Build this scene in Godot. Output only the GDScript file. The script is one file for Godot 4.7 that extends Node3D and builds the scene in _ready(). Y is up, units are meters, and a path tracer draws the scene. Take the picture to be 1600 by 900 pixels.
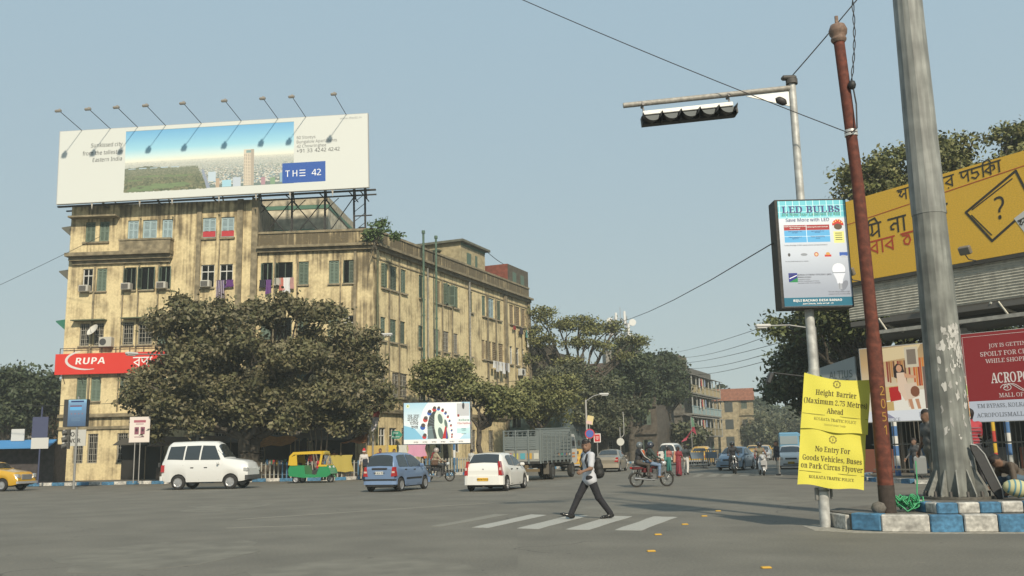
extends Node3D
# A street crossing under a hazy winter sky: helpers first, then _ready() builds camera and light, setting, buildings, things.

const UP := Vector3.UP
var used := {}
var mats := {}
var texs := {}
var rng := RandomNumberGenerator.new()

# ---------------------------------------------------------------- mesh building
class MB:
	var st := SurfaceTool.new()
	var xf := Transform3D()
	var g := -1
	func _init(t := Transform3D()):
		xf = t
		st.begin(Mesh.PRIMITIVE_TRIANGLES)
	func flat() -> MB:
		g = -1
		return self
	func soft(n := 0) -> MB:
		g = n
		return self
	func col(c: Color) -> MB:
		st.set_color(c)
		return self
	func v(p: Vector3, uv := Vector2.ZERO):
		st.set_smooth_group(g)
		st.set_uv(uv)
		st.add_vertex(xf * p)
	func tri(a: Vector3, b: Vector3, c: Vector3):
		v(a); v(b); v(c)
	func quad(a: Vector3, b: Vector3, c: Vector3, d: Vector3):
		v(a, Vector2(0, 1)); v(c, Vector2(1, 0)); v(b, Vector2(1, 1))
		v(a, Vector2(0, 1)); v(d, Vector2(0, 0)); v(c, Vector2(1, 0))
	func quv(p: Array, t: Array):   # a quad, counter-clockwise seen from its front, with its four UVs
		for k in [0, 2, 1, 0, 3, 2]:
			v(p[k], t[k])
	func box(c: Vector3, s: Vector3, b := Basis()) -> MB:
		var h := s * 0.5
		var p := []
		for k in 8:
			p.append(c + b * Vector3(h.x if k & 1 else -h.x, h.y if k & 2 else -h.y, h.z if k & 4 else -h.z))
		for f in [[4, 5, 7, 6], [1, 0, 2, 3], [5, 1, 3, 7], [0, 4, 6, 2], [6, 7, 3, 2], [0, 1, 5, 4]]:
			quad(p[f[0]], p[f[1]], p[f[2]], p[f[3]])
		return self
	func bx(x0: float, y0: float, z0: float, x1: float, y1: float, z1: float) -> MB:
		return box(Vector3(x0 + x1, y0 + y1, z0 + z1) * 0.5, Vector3(absf(x1 - x0), absf(y1 - y0), absf(z1 - z0)))
	func bev(c: Vector3, s: Vector3, r: float, b := Basis()) -> MB:   # a box with chamfered edges all round
		var h := s * 0.5
		var i := h - Vector3(r, r, r)
		for ax in 3:
			for sg in [-1.0, 1.0]:
				var q := []
				for w in [[-1, -1], [1, -1], [1, 1], [-1, 1]]:
					var p := Vector3()
					p[ax] = h[ax] * sg
					p[(ax + 1) % 3] = i[(ax + 1) % 3] * w[0]
					p[(ax + 2) % 3] = i[(ax + 2) % 3] * w[1]
					q.append(c + b * p)
				if sg > 0: quad(q[0], q[1], q[2], q[3])
				else: quad(q[3], q[2], q[1], q[0])
		for ax in 3:
			for s1 in [-1.0, 1.0]:
				for s2 in [-1.0, 1.0]:
					var a := (ax + 1) % 3
					var d := (ax + 2) % 3
					var p := [Vector3(), Vector3(), Vector3(), Vector3()]
					for k in 4:
						p[k][ax] = i[ax] * (-1.0 if k == 0 or k == 3 else 1.0)
						p[k][a] = (h[a] if k < 2 else i[a]) * s1
						p[k][d] = (i[d] if k < 2 else h[d]) * s2
						p[k] = c + b * p[k]
					if s1 * s2 > 0: quad(p[0], p[1], p[2], p[3])
					else: quad(p[3], p[2], p[1], p[0])
		for k in 8:
			var s3 := Vector3(1.0 if k & 1 else -1.0, 1.0 if k & 2 else -1.0, 1.0 if k & 4 else -1.0)
			var e := [Vector3(h.x, i.y, i.z), Vector3(i.x, h.y, i.z), Vector3(i.x, i.y, h.z)]
			tri(c + b * (e[0] * s3), c + b * (e[1] * s3), c + b * (e[2] * s3))
		return self
	func tube(a: Vector3, b: Vector3, r0: float, r1 := -1.0, n := 8, caps := true) -> MB:
		if r1 < 0.0: r1 = r0
		var d := (b - a).normalized()
		var s := d.cross(UP if absf(d.y) < 0.95 else Vector3.RIGHT).normalized()
		var t := s.cross(d)
		var was := g
		for k in n:
			var e0 := s * cos(TAU * k / n) + t * sin(TAU * k / n)
			var e1 := s * cos(TAU * (k + 1) / n) + t * sin(TAU * (k + 1) / n)
			g = 0
			quad(a + e0 * r0, a + e1 * r0, b + e1 * r1, b + e0 * r1)
			if caps:
				g = -1
				tri(a, a + e0 * r0, a + e1 * r0)
				tri(b, b + e1 * r1, b + e0 * r1)
		g = was
		return self
	func path(pts: Array, r: float, n := 5) -> MB:
		for k in pts.size() - 1:
			tube(pts[k], pts[k + 1], r, r, n, k == 0 or k == pts.size() - 2)
		return self
	func lathe(prof: Array, n := 16, o := Vector3.ZERO, b := Basis(), smooth := true) -> MB:   # [radius, height] pairs round y
		var was := g
		g = 0 if smooth else -1
		for k in n:
			var c0 := Vector3(cos(TAU * k / n), 0, sin(TAU * k / n))
			var c1 := Vector3(cos(TAU * (k + 1) / n), 0, sin(TAU * (k + 1) / n))
			for i in prof.size() - 1:
				var p: Array = prof[i]
				var q: Array = prof[i + 1]
				quad(o + b * (c0 * p[0] + UP * p[1]), o + b * (c0 * q[0] + UP * q[1]), o + b * (c1 * q[0] + UP * q[1]), o + b * (c1 * p[0] + UP * p[1]))
		g = was
		return self
	func ball(c: Vector3, r: Vector3, n := 10, b := Basis()) -> MB:
		var was := g
		g = 0
		for i in n / 2:
			for k in n:
				var p := []
				for w in [[i, k], [i, k + 1], [i + 1, k + 1], [i + 1, k]]:
					var la: float = PI * w[0] / (n / 2)
					var lo: float = TAU * w[1] / n
					p.append(c + b * (Vector3(sin(la) * cos(lo), cos(la), sin(la) * sin(lo)) * r))
				if i > 0: tri(p[0], p[1], p[2])
				if i < n / 2 - 1: tri(p[0], p[2], p[3])
		g = was
		return self
	func prism(poly: Array, z0: float, z1: float) -> MB:   # an outline in x, y drawn from z0 to z1
		var pp := PackedVector2Array(poly)
		var id := Geometry2D.triangulate_polygon(pp)
		for k in range(0, id.size(), 3):
			for z in [z0, z1]:
				tri(Vector3(pp[id[k]].x, pp[id[k]].y, z), Vector3(pp[id[k + 1]].x, pp[id[k + 1]].y, z), Vector3(pp[id[k + 2]].x, pp[id[k + 2]].y, z))
		for k in pp.size():
			var a := pp[k]
			var b := pp[(k + 1) % pp.size()]
			quad(Vector3(a.x, a.y, z0), Vector3(b.x, b.y, z0), Vector3(b.x, b.y, z1), Vector3(a.x, a.y, z1))
		return self
	func mesh() -> ArrayMesh:
		st.generate_normals()
		return st.commit()

func numbered(n: String) -> String:
	if not used.has(n):
		used[n] = 0
		return n
	used[n] += 1
	return "%s_%03d" % [n, used[n]]

func put(n: String, m: Mesh, mat: Material, parent: Node = self, t := Transform3D()) -> MeshInstance3D:
	var o := MeshInstance3D.new()
	o.name = numbered(n) if parent == self else n
	if parent != self and parent.has_node(NodePath(n)):
		var c := 1
		while parent.has_node(NodePath("%s_%03d" % [n, c])): c += 1
		o.name = "%s_%03d" % [n, c]
	o.mesh = m
	o.material_override = mat
	parent.add_child(o, true)
	o.transform = t
	return o

func fin(n: String, b: MB, mat: Material, parent: Node = self) -> MeshInstance3D:
	return put(n, b.mesh(), mat, parent)

func tag(o: Node, label: String, category: String, group := "", kind := "") -> Node:
	if label: o.set_meta("label", label)
	if category: o.set_meta("category", category)
	if group: o.set_meta("group", group)
	if kind: o.set_meta("kind", kind)
	return o

func thing(n: String, label: String, category: String, at := Vector3.ZERO, turn := 0.0, group := "") -> Node3D:
	var o := Node3D.new()
	o.name = numbered(n)
	add_child(o)
	o.position = at
	o.rotation_degrees.y = turn
	tag(o, label, category, group)
	return o

func struct(o: Node) -> Node:
	o.set_meta("kind", "structure")
	return o

func copy(o: Node3D, n: String, label: String, at: Vector3, turn := 0.0, group := "") -> Node3D:
	var c: Node3D = o.duplicate()
	c.name = numbered(n)
	add_child(c)
	c.position = at
	c.rotation_degrees.y = turn
	c.set_meta("label", label)
	if group: c.set_meta("group", group)
	return c

# ---------------------------------------------------------------- materials (colours are linear, real-world)
func srgb(r: float, g: float, b: float, a := 1.0) -> Color:
	var c := Color(r, g, b).linear_to_srgb()
	c.a = a
	return c

func noise_tex(id: String, freq: float, lo: float, hi: float, oct := 4, size := 256, normal := false) -> Texture2D:
	if texs.has(id): return texs[id]
	var n := FastNoiseLite.new()
	n.seed = id.hash() % 9999
	n.noise_type = FastNoiseLite.TYPE_SIMPLEX_SMOOTH
	n.frequency = freq
	n.fractal_octaves = oct
	var t := NoiseTexture2D.new()
	t.width = size
	t.height = size
	t.seamless = true
	t.noise = n
	if normal:
		t.as_normal_map = true
		t.bump_strength = hi
	else:
		var gr := Gradient.new()
		gr.set_color(0, srgb(lo, lo, lo))
		gr.set_color(1, srgb(hi, hi, hi))
		gr.set_offset(0, 0.15)
		gr.set_offset(1, 0.85)
		t.color_ramp = gr
	texs[id] = t
	return t

func mat(r: float, g: float, b: float, rough := 0.7, metal := 0.0, tex := "", scale := 1.0, opt := {}) -> StandardMaterial3D:
	var key := str([r, g, b, rough, metal, tex, scale, opt])
	if mats.has(key): return mats[key]
	var m := StandardMaterial3D.new()
	m.albedo_color = srgb(r, g, b)
	m.roughness = rough
	m.metallic = metal
	m.cull_mode = BaseMaterial3D.CULL_DISABLED
	if tex:
		m.albedo_texture = texs[tex]
		m.uv1_triplanar = true
		m.uv1_world_triplanar = true
		m.uv1_scale = opt.get("s3", Vector3.ONE * scale)
	if opt.has("detail"):
		m.detail_enabled = true
		m.detail_blend_mode = BaseMaterial3D.BLEND_MODE_MUL
		m.detail_uv_layer = BaseMaterial3D.DETAIL_UV_2
		m.detail_albedo = texs[opt.detail]
		m.uv2_triplanar = true
		m.uv2_world_triplanar = true
		m.uv2_scale = opt.get("d3", Vector3.ONE * opt.get("ds", 1.0))
	if opt.has("bump"):
		m.heightmap_enabled = true
		m.heightmap_texture = texs[opt.bump]
		m.heightmap_scale = opt.get("bs", 1.0)
	if opt.has("coat"):
		m.clearcoat_enabled = true
		m.clearcoat = opt.coat
		m.clearcoat_roughness = 0.08
	if opt.has("vc"):
		m.vertex_color_use_as_albedo = true
	if opt.has("back"):
		m.backlight_enabled = true
		m.backlight = Color(opt.back, opt.back, opt.back)
	if opt.has("rim"):
		m.rim_enabled = true
		m.rim = opt.rim
	if opt.has("alpha"):
		m.transparency = BaseMaterial3D.TRANSPARENCY_ALPHA
		m.albedo_color.a = opt.alpha
	if opt.has("spec"):
		m.metallic_specular = opt.spec
	mats[key] = m
	return m

func vcmat(rough := 0.75, opt := {}) -> StandardMaterial3D:
	var o := {"vc": 1}
	o.merge(opt)
	return mat(1, 1, 1, rough, 0.0, "", 1.0, o)

func picmat(im: Image, rough := 0.55) -> StandardMaterial3D:
	var m := StandardMaterial3D.new()
	m.albedo_texture = ImageTexture.create_from_image(im)
	m.roughness = rough
	m.cull_mode = BaseMaterial3D.CULL_DISABLED
	m.texture_repeat = false
	return m

# ---------------------------------------------------------------- flat print: a small canvas for posters
class Cv:
	var im: Image
	var w: float
	var h: float
	func _init(pw: int, ph: int, c: Color):
		im = Image.create(pw, ph, false, Image.FORMAT_RGB8)
		w = pw
		h = ph
		im.fill(c)
	func rect(x: float, y: float, x1: float, y1: float, c: Color):
		im.fill_rect(Rect2i(int(x * w), int(y * h), maxi(1, int((x1 - x) * w)), maxi(1, int((y1 - y) * h))), c)
	func poly(p: Array, c: Color):
		var lo := 1e9
		var hi := -1e9
		for q in p:
			lo = minf(lo, q.y * h)
			hi = maxf(hi, q.y * h)
		for y in range(int(maxf(lo, 0)), int(minf(hi + 1, h))):
			var xs := []
			for k in p.size():
				var a: Vector2 = p[k] * Vector2(w, h)
				var b: Vector2 = p[(k + 1) % p.size()] * Vector2(w, h)
				if (a.y <= y + 0.5) != (b.y <= y + 0.5):
					xs.append(a.x + (y + 0.5 - a.y) * (b.x - a.x) / (b.y - a.y))
			xs.sort()
			for k in range(0, xs.size() - 1, 2):
				im.fill_rect(Rect2i(int(xs[k]), y, maxi(1, int(xs[k + 1]) - int(xs[k])), 1), c)
	func disc(x: float, y: float, rx: float, ry: float, c: Color, rot := 0.0):
		var p := []
		for k in 28:
			p.append(Vector2(x, y) + Vector2(cos(TAU * k / 28) * rx, sin(TAU * k / 28) * ry * w / h).rotated(rot))
		poly(p, c)
	func line(x: float, y: float, x1: float, y1: float, t: float, c: Color):
		var a := Vector2(x, y)
		var b := Vector2(x1, y1)
		var n := ((b - a) * Vector2(w, h)).normalized().orthogonal() * t * w * 0.5 / Vector2(w, h)
		poly([a + n, b + n, b - n, a - n], c)
	func grad(x: float, y: float, x1: float, y1: float, stops: Array):   # [share, colour] down the rectangle
		for r in range(int(y * h), int(y1 * h)):
			var t := (r / h - y) / (y1 - y)
			var c: Color = stops[stops.size() - 1][1]
			for k in stops.size() - 1:
				if t >= stops[k][0] and t <= stops[k + 1][0]:
					c = stops[k][1].lerp(stops[k + 1][1], (t - stops[k][0]) / maxf(0.001, stops[k + 1][0] - stops[k][0]))
					break
			im.fill_rect(Rect2i(int(x * w), r, int((x1 - x) * w), 1), c)

func print_sheet(n: String, im: Image, w: float, h: float, parent: Node, at: Vector3, rough := 0.5) -> MeshInstance3D:
	var b := MB.new()
	b.quv([Vector3(-w / 2, -h / 2, 0), Vector3(w / 2, -h / 2, 0), Vector3(w / 2, h / 2, 0), Vector3(-w / 2, h / 2, 0)], [Vector2(0, 1), Vector2(1, 1), Vector2(1, 0), Vector2(0, 0)])
	return put(n, b.mesh(), picmat(im, rough), parent, Transform3D(Basis(), at))

var fonts := {}
func font(which: String) -> SystemFont:
	if not fonts.has(which):
		var f := SystemFont.new()
		f.font_names = PackedStringArray(["Droid Serif" if which.begins_with("serif") else "Droid Sans"])
		f.font_weight = 700 if which.ends_with("bold") else 400
		fonts[which] = f
	return fonts[which]

# lettering: height of a capital in metres, at the anchor (0 left, 0.5 middle, 1 right) on the sheet's own axes
func text(s: String, cap: float, parent: Node, at: Vector3, m: Material, which := "sans", anchor := 0.5, squeeze := 1.0, n := "lettering", slant := 0.0) -> MeshInstance3D:
	var t := TextMesh.new()
	t.text = s
	t.font = font(which)
	t.font_size = 24
	t.pixel_size = cap / (24.0 * 0.714)
	t.depth = 0.0
	t.curve_step = 2.0
	t.horizontal_alignment = HORIZONTAL_ALIGNMENT_LEFT
	var bb := t.get_aabb()
	var b := Basis(Vector3(squeeze, 0, 0), Vector3(slant, 1, 0), Vector3(0, 0, 1))
	var o := put(n, t, m, parent, Transform3D(b, at + Vector3(-(bb.position.x + bb.size.x * anchor) * squeeze, -(bb.position.y + bb.size.y / 2), 0)))
	return o

# strokes of hand-drawn letters: polylines in x, y become flat ribbons of the given width
func strokes(n: String, lines: Array, width: float, sc: Vector2, parent: Node, at: Vector3, m: Material) -> MeshInstance3D:
	var b := MB.new()
	var z := 0.0
	for l in lines:
		for k in l.size() - 1:
			var a := Vector2(l[k][0], l[k][1]) * sc
			var c := Vector2(l[k + 1][0], l[k + 1][1]) * sc
			var d := (c - a).normalized()
			var e := d.orthogonal() * width / 2
			a -= d * width * 0.3
			c += d * width * 0.3
			z += 0.0002
			b.quad(Vector3(a.x - e.x, a.y - e.y, z), Vector3(c.x - e.x, c.y - e.y, z), Vector3(c.x + e.x, c.y + e.y, z), Vector3(a.x + e.x, a.y + e.y, z))
	return put(n, b.mesh(), m, parent, Transform3D(Basis(), at))

func arc(cx: float, cy: float, rx: float, ry: float, a0: float, a1: float, n := 10) -> Array:
	var p := []
	for k in n + 1:
		var a := deg_to_rad(lerpf(a0, a1, float(k) / n))
		p.append([cx + cos(a) * rx, cy + sin(a) * ry])
	return p

# ---------------------------------------------------------------- trees: trunk and limbs, and a crown of single leaves in clumps
func crown_mesh(blobs: Array, leaves: int, size: float, cols: Array, clump := 7, spread := 0.5, up := 0.5) -> ArrayMesh:
	# blobs: [centre, radii]; leaves gather on twigs that sit mostly near each blob's surface
	var P := PackedVector3Array()
	var C := PackedColorArray()
	var I := PackedInt32Array()
	var vol := []
	var tones := []
	for b in blobs: tones.append(rng.randf_range(0.72, 1.3))
	var total := 0.0
	for b in blobs:
		total += pow(b[1].x * b[1].y * b[1].z, 0.667)
		vol.append(total)
	var twigs := leaves / clump
	for t in twigs:
		var pick := rng.randf() * total
		var bi := 0
		while vol[bi] < pick: bi += 1
		var d := Vector3(rng.randfn(), rng.randfn(), rng.randfn()).normalized()
		var rr := pow(rng.randf(), 0.28)
		var c: Vector3 = blobs[bi][0] + d * blobs[bi][1] * rr * (0.8 + 0.42 * rng.randf() * rng.randf())
		var tone := rng.randf()
		var base: Color = cols[rng.randi() % cols.size()]
		for k in clump:
			var p := c + Vector3(rng.randfn(), rng.randfn() * 0.6, rng.randfn()) * spread
			var nrm := (Vector3(rng.randfn(), rng.randfn(), rng.randfn()).normalized() + d * 0.6 + UP * up).normalized()
			var s := nrm.cross(Vector3(rng.randfn(), rng.randfn() - 0.6, rng.randfn())).normalized()
			var q := nrm.cross(s)
			var L := size * (0.65 + 0.7 * rng.randf())
			var W := L * 0.27
			var col: Color = base * tones[bi] * (0.7 + 0.6 * (0.6 * tone + 0.4 * rng.randf()))
			var i0 := P.size()
			P.append(p - s * L * 0.5)
			P.append(p + q * W - nrm * L * 0.06)
			P.append(p + s * L * 0.5 - nrm * L * 0.1)
			P.append(p - q * W - nrm * L * 0.06)
			for z in 4: C.append(col)
			I.append_array([i0, i0 + 1, i0 + 2, i0, i0 + 2, i0 + 3])
	var arr := []
	arr.resize(Mesh.ARRAY_MAX)
	arr[Mesh.ARRAY_VERTEX] = P
	arr[Mesh.ARRAY_COLOR] = C
	arr[Mesh.ARRAY_INDEX] = I
	var m := ArrayMesh.new()
	m.add_surface_from_arrays(Mesh.PRIMITIVE_TRIANGLES, arr)
	return m

func limb(b: MB, p0: Vector3, p1: Vector3, r0: float, r1: float, wob: float, n := 5):
	var a := p0
	for k in n:
		var t := float(k + 1) / n
		var q := p0.lerp(p1, t) + Vector3(rng.randfn(), rng.randfn() * 0.5, rng.randfn()) * wob * (1.0 - t) * (0.0 if k == n - 1 else 1.0) + UP * sin(t * PI) * wob * 0.4
		b.tube(a, q, lerpf(r0, r1, float(k) / n), lerpf(r0, r1, t), 7, false)
		a = q

# blobs are relative to the tree's foot; fork is the height where the limbs part
func tree(n: String, label: String, at: Vector3, fork: float, r: float, blobs: Array, leaves: int, size: float, cols: Array, group := "", clump := 7, spread := 0.5, stems := 1) -> Node3D:
	var o := thing(n, label, "tree", at, 0, group)
	var b := MB.new()
	for s in stems:
		var off := Vector3(rng.randf_range(-1, 1), 0, rng.randf_range(-1, 1)) * r * (1.2 if stems > 1 else 0.0)
		var top := Vector3(off.x * 2.0, fork, off.z * 2.0)
		limb(b, off - UP * 0.1, top, r * 1.15, r * 0.8, r * 0.4)
		var k := 0
		for bl in blobs:
			if k % stems == s:
				var c: Vector3 = bl[0]
				limb(b, top - UP * 0.1, c, r * 0.55, 0.03, 0.35, 6)
				for j in 3:
					var e: Vector3 = c + Vector3(rng.randfn(), rng.randfn() * 0.6, rng.randfn()) * bl[1] * 0.5
					limb(b, top.lerp(c, 0.55 + 0.12 * j), e, r * 0.25, 0.02, 0.2, 3)
			k += 1
	fin("trunk", b, mat(0.10, 0.085, 0.065, 0.9, 0, "blotch", 0.8), o)
	var sub := []
	for bl in blobs:   # each lobe breaks up into clumps with air between them
		var c: Vector3 = bl[0]
		var rr: Vector3 = bl[1]
		for k in 7:
			var d := Vector3(rng.randfn(), rng.randfn() * 0.8 + 0.15, rng.randfn()).normalized()
			sub.append([c + d * rr * rng.randf_range(0.5, 0.95), rr * rng.randf_range(0.32, 0.58)])
	put("crown", crown_mesh(sub, leaves, size, cols, clump, spread), vcmat(0.55, {"back": 0.35, "spec": 0.35}), o)
	return o

# scattered blobs inside an ellipsoid: the lobes of a crown
func lobes(c: Vector3, r: Vector3, n: int, sz: float, flat := 0.7) -> Array:
	var out := []
	for k in n:
		var d := Vector3(rng.randfn(), rng.randfn(), rng.randfn()).normalized() * pow(rng.randf(), 0.4)
		var s := sz * rng.randf_range(0.75, 1.25)
		out.append([c + d * r, Vector3(s, s * flat, s)])
	return out

# ---------------------------------------------------------------- facades
# cells of a wall between u0..u1, v0..v1 with rectangular openings left out and their reveals drawn inwards
func wall_cells(b: MB, u0: float, u1: float, v0: float, v1: float, holes: Array, deep: float, sz: Vector2):
	var us := [u0, u1]
	var vs := [v0, v1]
	for h in holes:
		for x in [h[0], h[1]]:
			if x > u0 and x < u1 and not us.has(x): us.append(x)
		for y in [h[2], h[3]]:
			if y > v0 and y < v1 and not vs.has(y): vs.append(y)
	us.sort()
	vs.sort()
	for j in vs.size() - 1:
		for i in us.size() - 1:
			var cu: float = (us[i] + us[i + 1]) / 2
			var cv: float = (vs[j] + vs[j + 1]) / 2
			var open := false
			for h in holes:
				if cu > h[0] and cu < h[1] and cv > h[2] and cv < h[3]:
					open = true
					break
			if not open:
				uvq(b, us[i], us[i + 1], vs[j], vs[j + 1], 0.0, sz)
	for h in holes:
		var a := Vector3(h[0], h[2], 0)
		var c := Vector3(h[1], h[2], 0)
		var d := Vector3(h[1], h[3], 0)
		var e := Vector3(h[0], h[3], 0)
		var z := Vector3(0, 0, -deep)
		for s in [[a, c], [c, d], [d, e], [e, a]]:
			b.quv([s[0] + z, s[1] + z, s[1], s[0]], [tuv(s[0], sz), tuv(s[1], sz), tuv(s[1], sz), tuv(s[0], sz)])

func tuv(p: Vector3, sz: Vector2) -> Vector2:
	return Vector2(p.x / sz.x, 1.0 - p.y / sz.y)

func uvq(b: MB, u0: float, u1: float, v0: float, v1: float, z: float, sz: Vector2):
	var p := [Vector3(u0, v0, z), Vector3(u1, v0, z), Vector3(u1, v1, z), Vector3(u0, v1, z)]
	b.quv(p, [tuv(p[0], sz), tuv(p[1], sz), tuv(p[2], sz), tuv(p[3], sz)])

func bytes_of(freq: float, seed: int, w: int, h: int, squash := 1) -> PackedByteArray:
	var n := FastNoiseLite.new()
	n.seed = seed
	n.noise_type = FastNoiseLite.TYPE_SIMPLEX_SMOOTH
	n.frequency = freq
	n.fractal_octaves = 4
	var im := n.get_image(w, maxi(2, h / squash), false, false, true)
	if squash > 1: im.resize(w, h, Image.INTERPOLATE_CUBIC)
	im.convert(Image.FORMAT_L8)
	return im.get_data()

# weathered plaster: limewash, grey soot in patches and runs, rain marks from the ledges given as [v, length, strength, u0, u1]
func plaster(wm: float, hm: float, ppm: int, clean: Color, old: Color, soot: Color, ledges: Array, seed: int, amount := 0.0) -> Image:
	var w := int(wm * ppm)
	var h := int(hm * ppm)
	var n1 := bytes_of(0.5 / ppm, seed, w, h)
	var n2 := bytes_of(3.2 / ppm, seed + 1, w, h, 26)
	var n3 := bytes_of(3.0 / ppm, seed + 2, w, h)
	var n4 := bytes_of(0.18, seed + 3, w, h)
	var out := PackedByteArray()
	out.resize(w * h * 3)
	var i := 0
	for y in h:
		var v := hm - float(y) / ppm
		var lg := []
		for l in ledges:
			if v < l[0] and v > l[0] - l[1]: lg.append([(1.0 - (l[0] - v) / l[1]) * l[2], l[3] * ppm, l[4] * ppm])
			elif v >= l[0] and v < l[0] + 1.1 and l.size() > 5: lg.append([l[5], l[3] * ppm, l[4] * ppm])
		for x in w:
			var a := n1[i] / 255.0
			var s := n2[i] / 255.0
			var c := n3[i] / 255.0
			var f := n4[i] / 255.0
			var k := 0.0
			for l in lg:
				if x >= l[1] and x <= l[2]: k = maxf(k, l[0])
			var t := clampf((a * 0.75 + s * 0.55 + c * 0.35 - 0.86 + amount + k * 0.5) * 1.7, 0.0, 1.0)
			var u := clampf((s * 0.7 + a * 0.6 - 0.95 + amount * 0.6 + k * (0.35 + s * 0.5)) * 2.4, 0.0, 1.0)
			var q := clean.lerp(old, t).lerp(soot, u * 0.68)
			var m := 0.94 + 0.12 * f
			if c > 0.74 and a > 0.45: q = q.lerp(Color(0.62, 0.55, 0.4), 0.35)
			out[i * 3] = int(clampf(q.r * m, 0, 1) * 255)
			out[i * 3 + 1] = int(clampf(q.g * m, 0, 1) * 255)
			out[i * 3 + 2] = int(clampf(q.b * m, 0, 1) * 255)
			i += 1
	var im := Image.create_from_data(w, h, false, Image.FORMAT_RGB8, out)
	return im

var unit := {}
# a window set in an opening: kind shut, blue, open, half, bars, white, screen, dark
func window(parent: Node, r: Array, deep: float, kind: String, tone := 0):
	var w: float = r[1] - r[0]
	var h: float = r[3] - r[2]
	var key := "%s %.1f %.1f %d" % [kind, w, h, tone]
	if not unit.has(key):
		var ms := {}
		var fr := MB.new()
		var t := 0.06
		fr.bx(-w / 2, 0, -0.05, -w / 2 + t, h, 0.03).bx(w / 2 - t, 0, -0.05, w / 2, h, 0.03).bx(-w / 2 + t, h - t, -0.05, w / 2 - t, h, 0.03).bx(-w / 2 + t, 0, -0.05, w / 2 - t, t, 0.03)
		ms.frame = fr
		var sw := w / 2 - t
		if kind in ["shut", "blue", "open", "half"]:
			var sh := MB.new()
			sh.bx(0, t, 0, 0.05, h - t, 0.035).bx(sw - 0.06, t, 0, sw - 0.01, h - t, 0.035).bx(0.05, h / 2 - 0.04, 0, sw - 0.06, h / 2 + 0.04, 0.034).bx(0.05, t, 0, sw - 0.06, t + 0.07, 0.034).bx(0.05, h - t - 0.07, 0, sw - 0.06, h - t, 0.034)
			var nl := 13
			for k in nl:
				var y := lerpf(t + 0.1, h - t - 0.1, (k + 0.5) / nl)
				sh.box(Vector3(sw / 2, y, 0.014), Vector3(sw - 0.11, (h - 0.3) / nl * 1.25, 0.012), Basis(Vector3.RIGHT, -0.6))
			ms.shutter = sh.mesh()
		if kind == "bars":
			var ba := MB.new()
			for k in 5: ba.tube(Vector3(lerpf(-w / 2 + 0.1, w / 2 - 0.1, k / 4.0), 0, 0.05), Vector3(lerpf(-w / 2 + 0.1, w / 2 - 0.1, k / 4.0), h, 0.05), 0.016, 0.016, 5)
			for k in 5: ba.bx(-w / 2, h * (k + 0.5) / 5 - 0.014, 0.04, w / 2, h * (k + 0.5) / 5 + 0.014, 0.06)
			ms.bars = ba.mesh()
		if kind == "screen":
			var sc := MB.new()
			var rows := int(h / 0.16)
			for k in rows:
				sc.bx(-w / 2 + t, h * k / rows, -0.03, w / 2 - t, h * k / rows + 0.055, 0.05)
			for k in 3: sc.bx(lerpf(-w / 2, w / 2, (k + 1) / 4.0) - 0.025, 0, -0.028, lerpf(-w / 2, w / 2, (k + 1) / 4.0) + 0.025, h, 0.045)
			ms.screen = sc.mesh()
		var gl := MB.new()
		gl.bx(-w / 2 + t, t, -0.045, -0.025, h - t, -0.035).bx(0.025, t, -0.045, w / 2 - t, h - t, -0.035)
		ms.pane = gl.mesh()
		fr.bx(-0.025, t, -0.045, 0.025, h - t, 0.02)
		if kind == "white": fr.bx(-w / 2 + t, h * 0.68, -0.044, w / 2 - t, h * 0.72, 0.018)
		ms.frame = fr.mesh()
		unit[key] = ms
	var m = unit[key]
	var green := [mat(0.12, 0.165, 0.125, 0.7, 0, "grain", 2.0), mat(0.15, 0.205, 0.16, 0.7, 0, "grain", 2.0), mat(0.10, 0.13, 0.10, 0.75, 0, "grain", 2.0)]
	var pm: Material = green[tone % 3]
	if kind == "blue": pm = mat(0.36, 0.47, 0.50, 0.7, 0, "grain", 2.0)
	var fm := pm
	if kind == "white": fm = mat(0.62, 0.62, 0.58, 0.6, 0, "grain", 2.0)
	if kind == "bars": fm = mat(0.30, 0.28, 0.23, 0.7, 0, "grain", 2.0)
	if kind == "screen": fm = mat(0.33, 0.26, 0.17, 0.8, 0, "grain", 2.0)
	var o := put("window", m.frame, fm, parent, Transform3D(Basis(), Vector3((r[0] + r[1]) / 2, r[2], -deep + 0.05)))
	put("pane", m.pane, mat(0.007, 0.008, 0.008, 0.25, 0.0, "", 1, {"spec": 0.25}), o)
	if m.has("bars"): put("bars", m.bars, mat(0.36, 0.34, 0.29, 0.6, 0, "grain", 2.0), o)
	if m.has("screen"): put("brick_screen", m.screen, fm, o)
	if m.has("shutter"):
		var a := 0.0
		var c := 0.0
		if kind == "open":
			a = -1.75
			c = 1.9
		if kind == "half": a = -1.5
		put("shutter", m.shutter, pm, o, Transform3D(Basis(UP, a), Vector3(-w / 2 + 0.06, 0, 0.0)))
		put("shutter", m.shutter, pm, o, Transform3D(Basis(UP, c) * Basis.from_scale(Vector3(-1, 1, 1)), Vector3(w / 2 - 0.06, 0, 0.0)))

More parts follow.
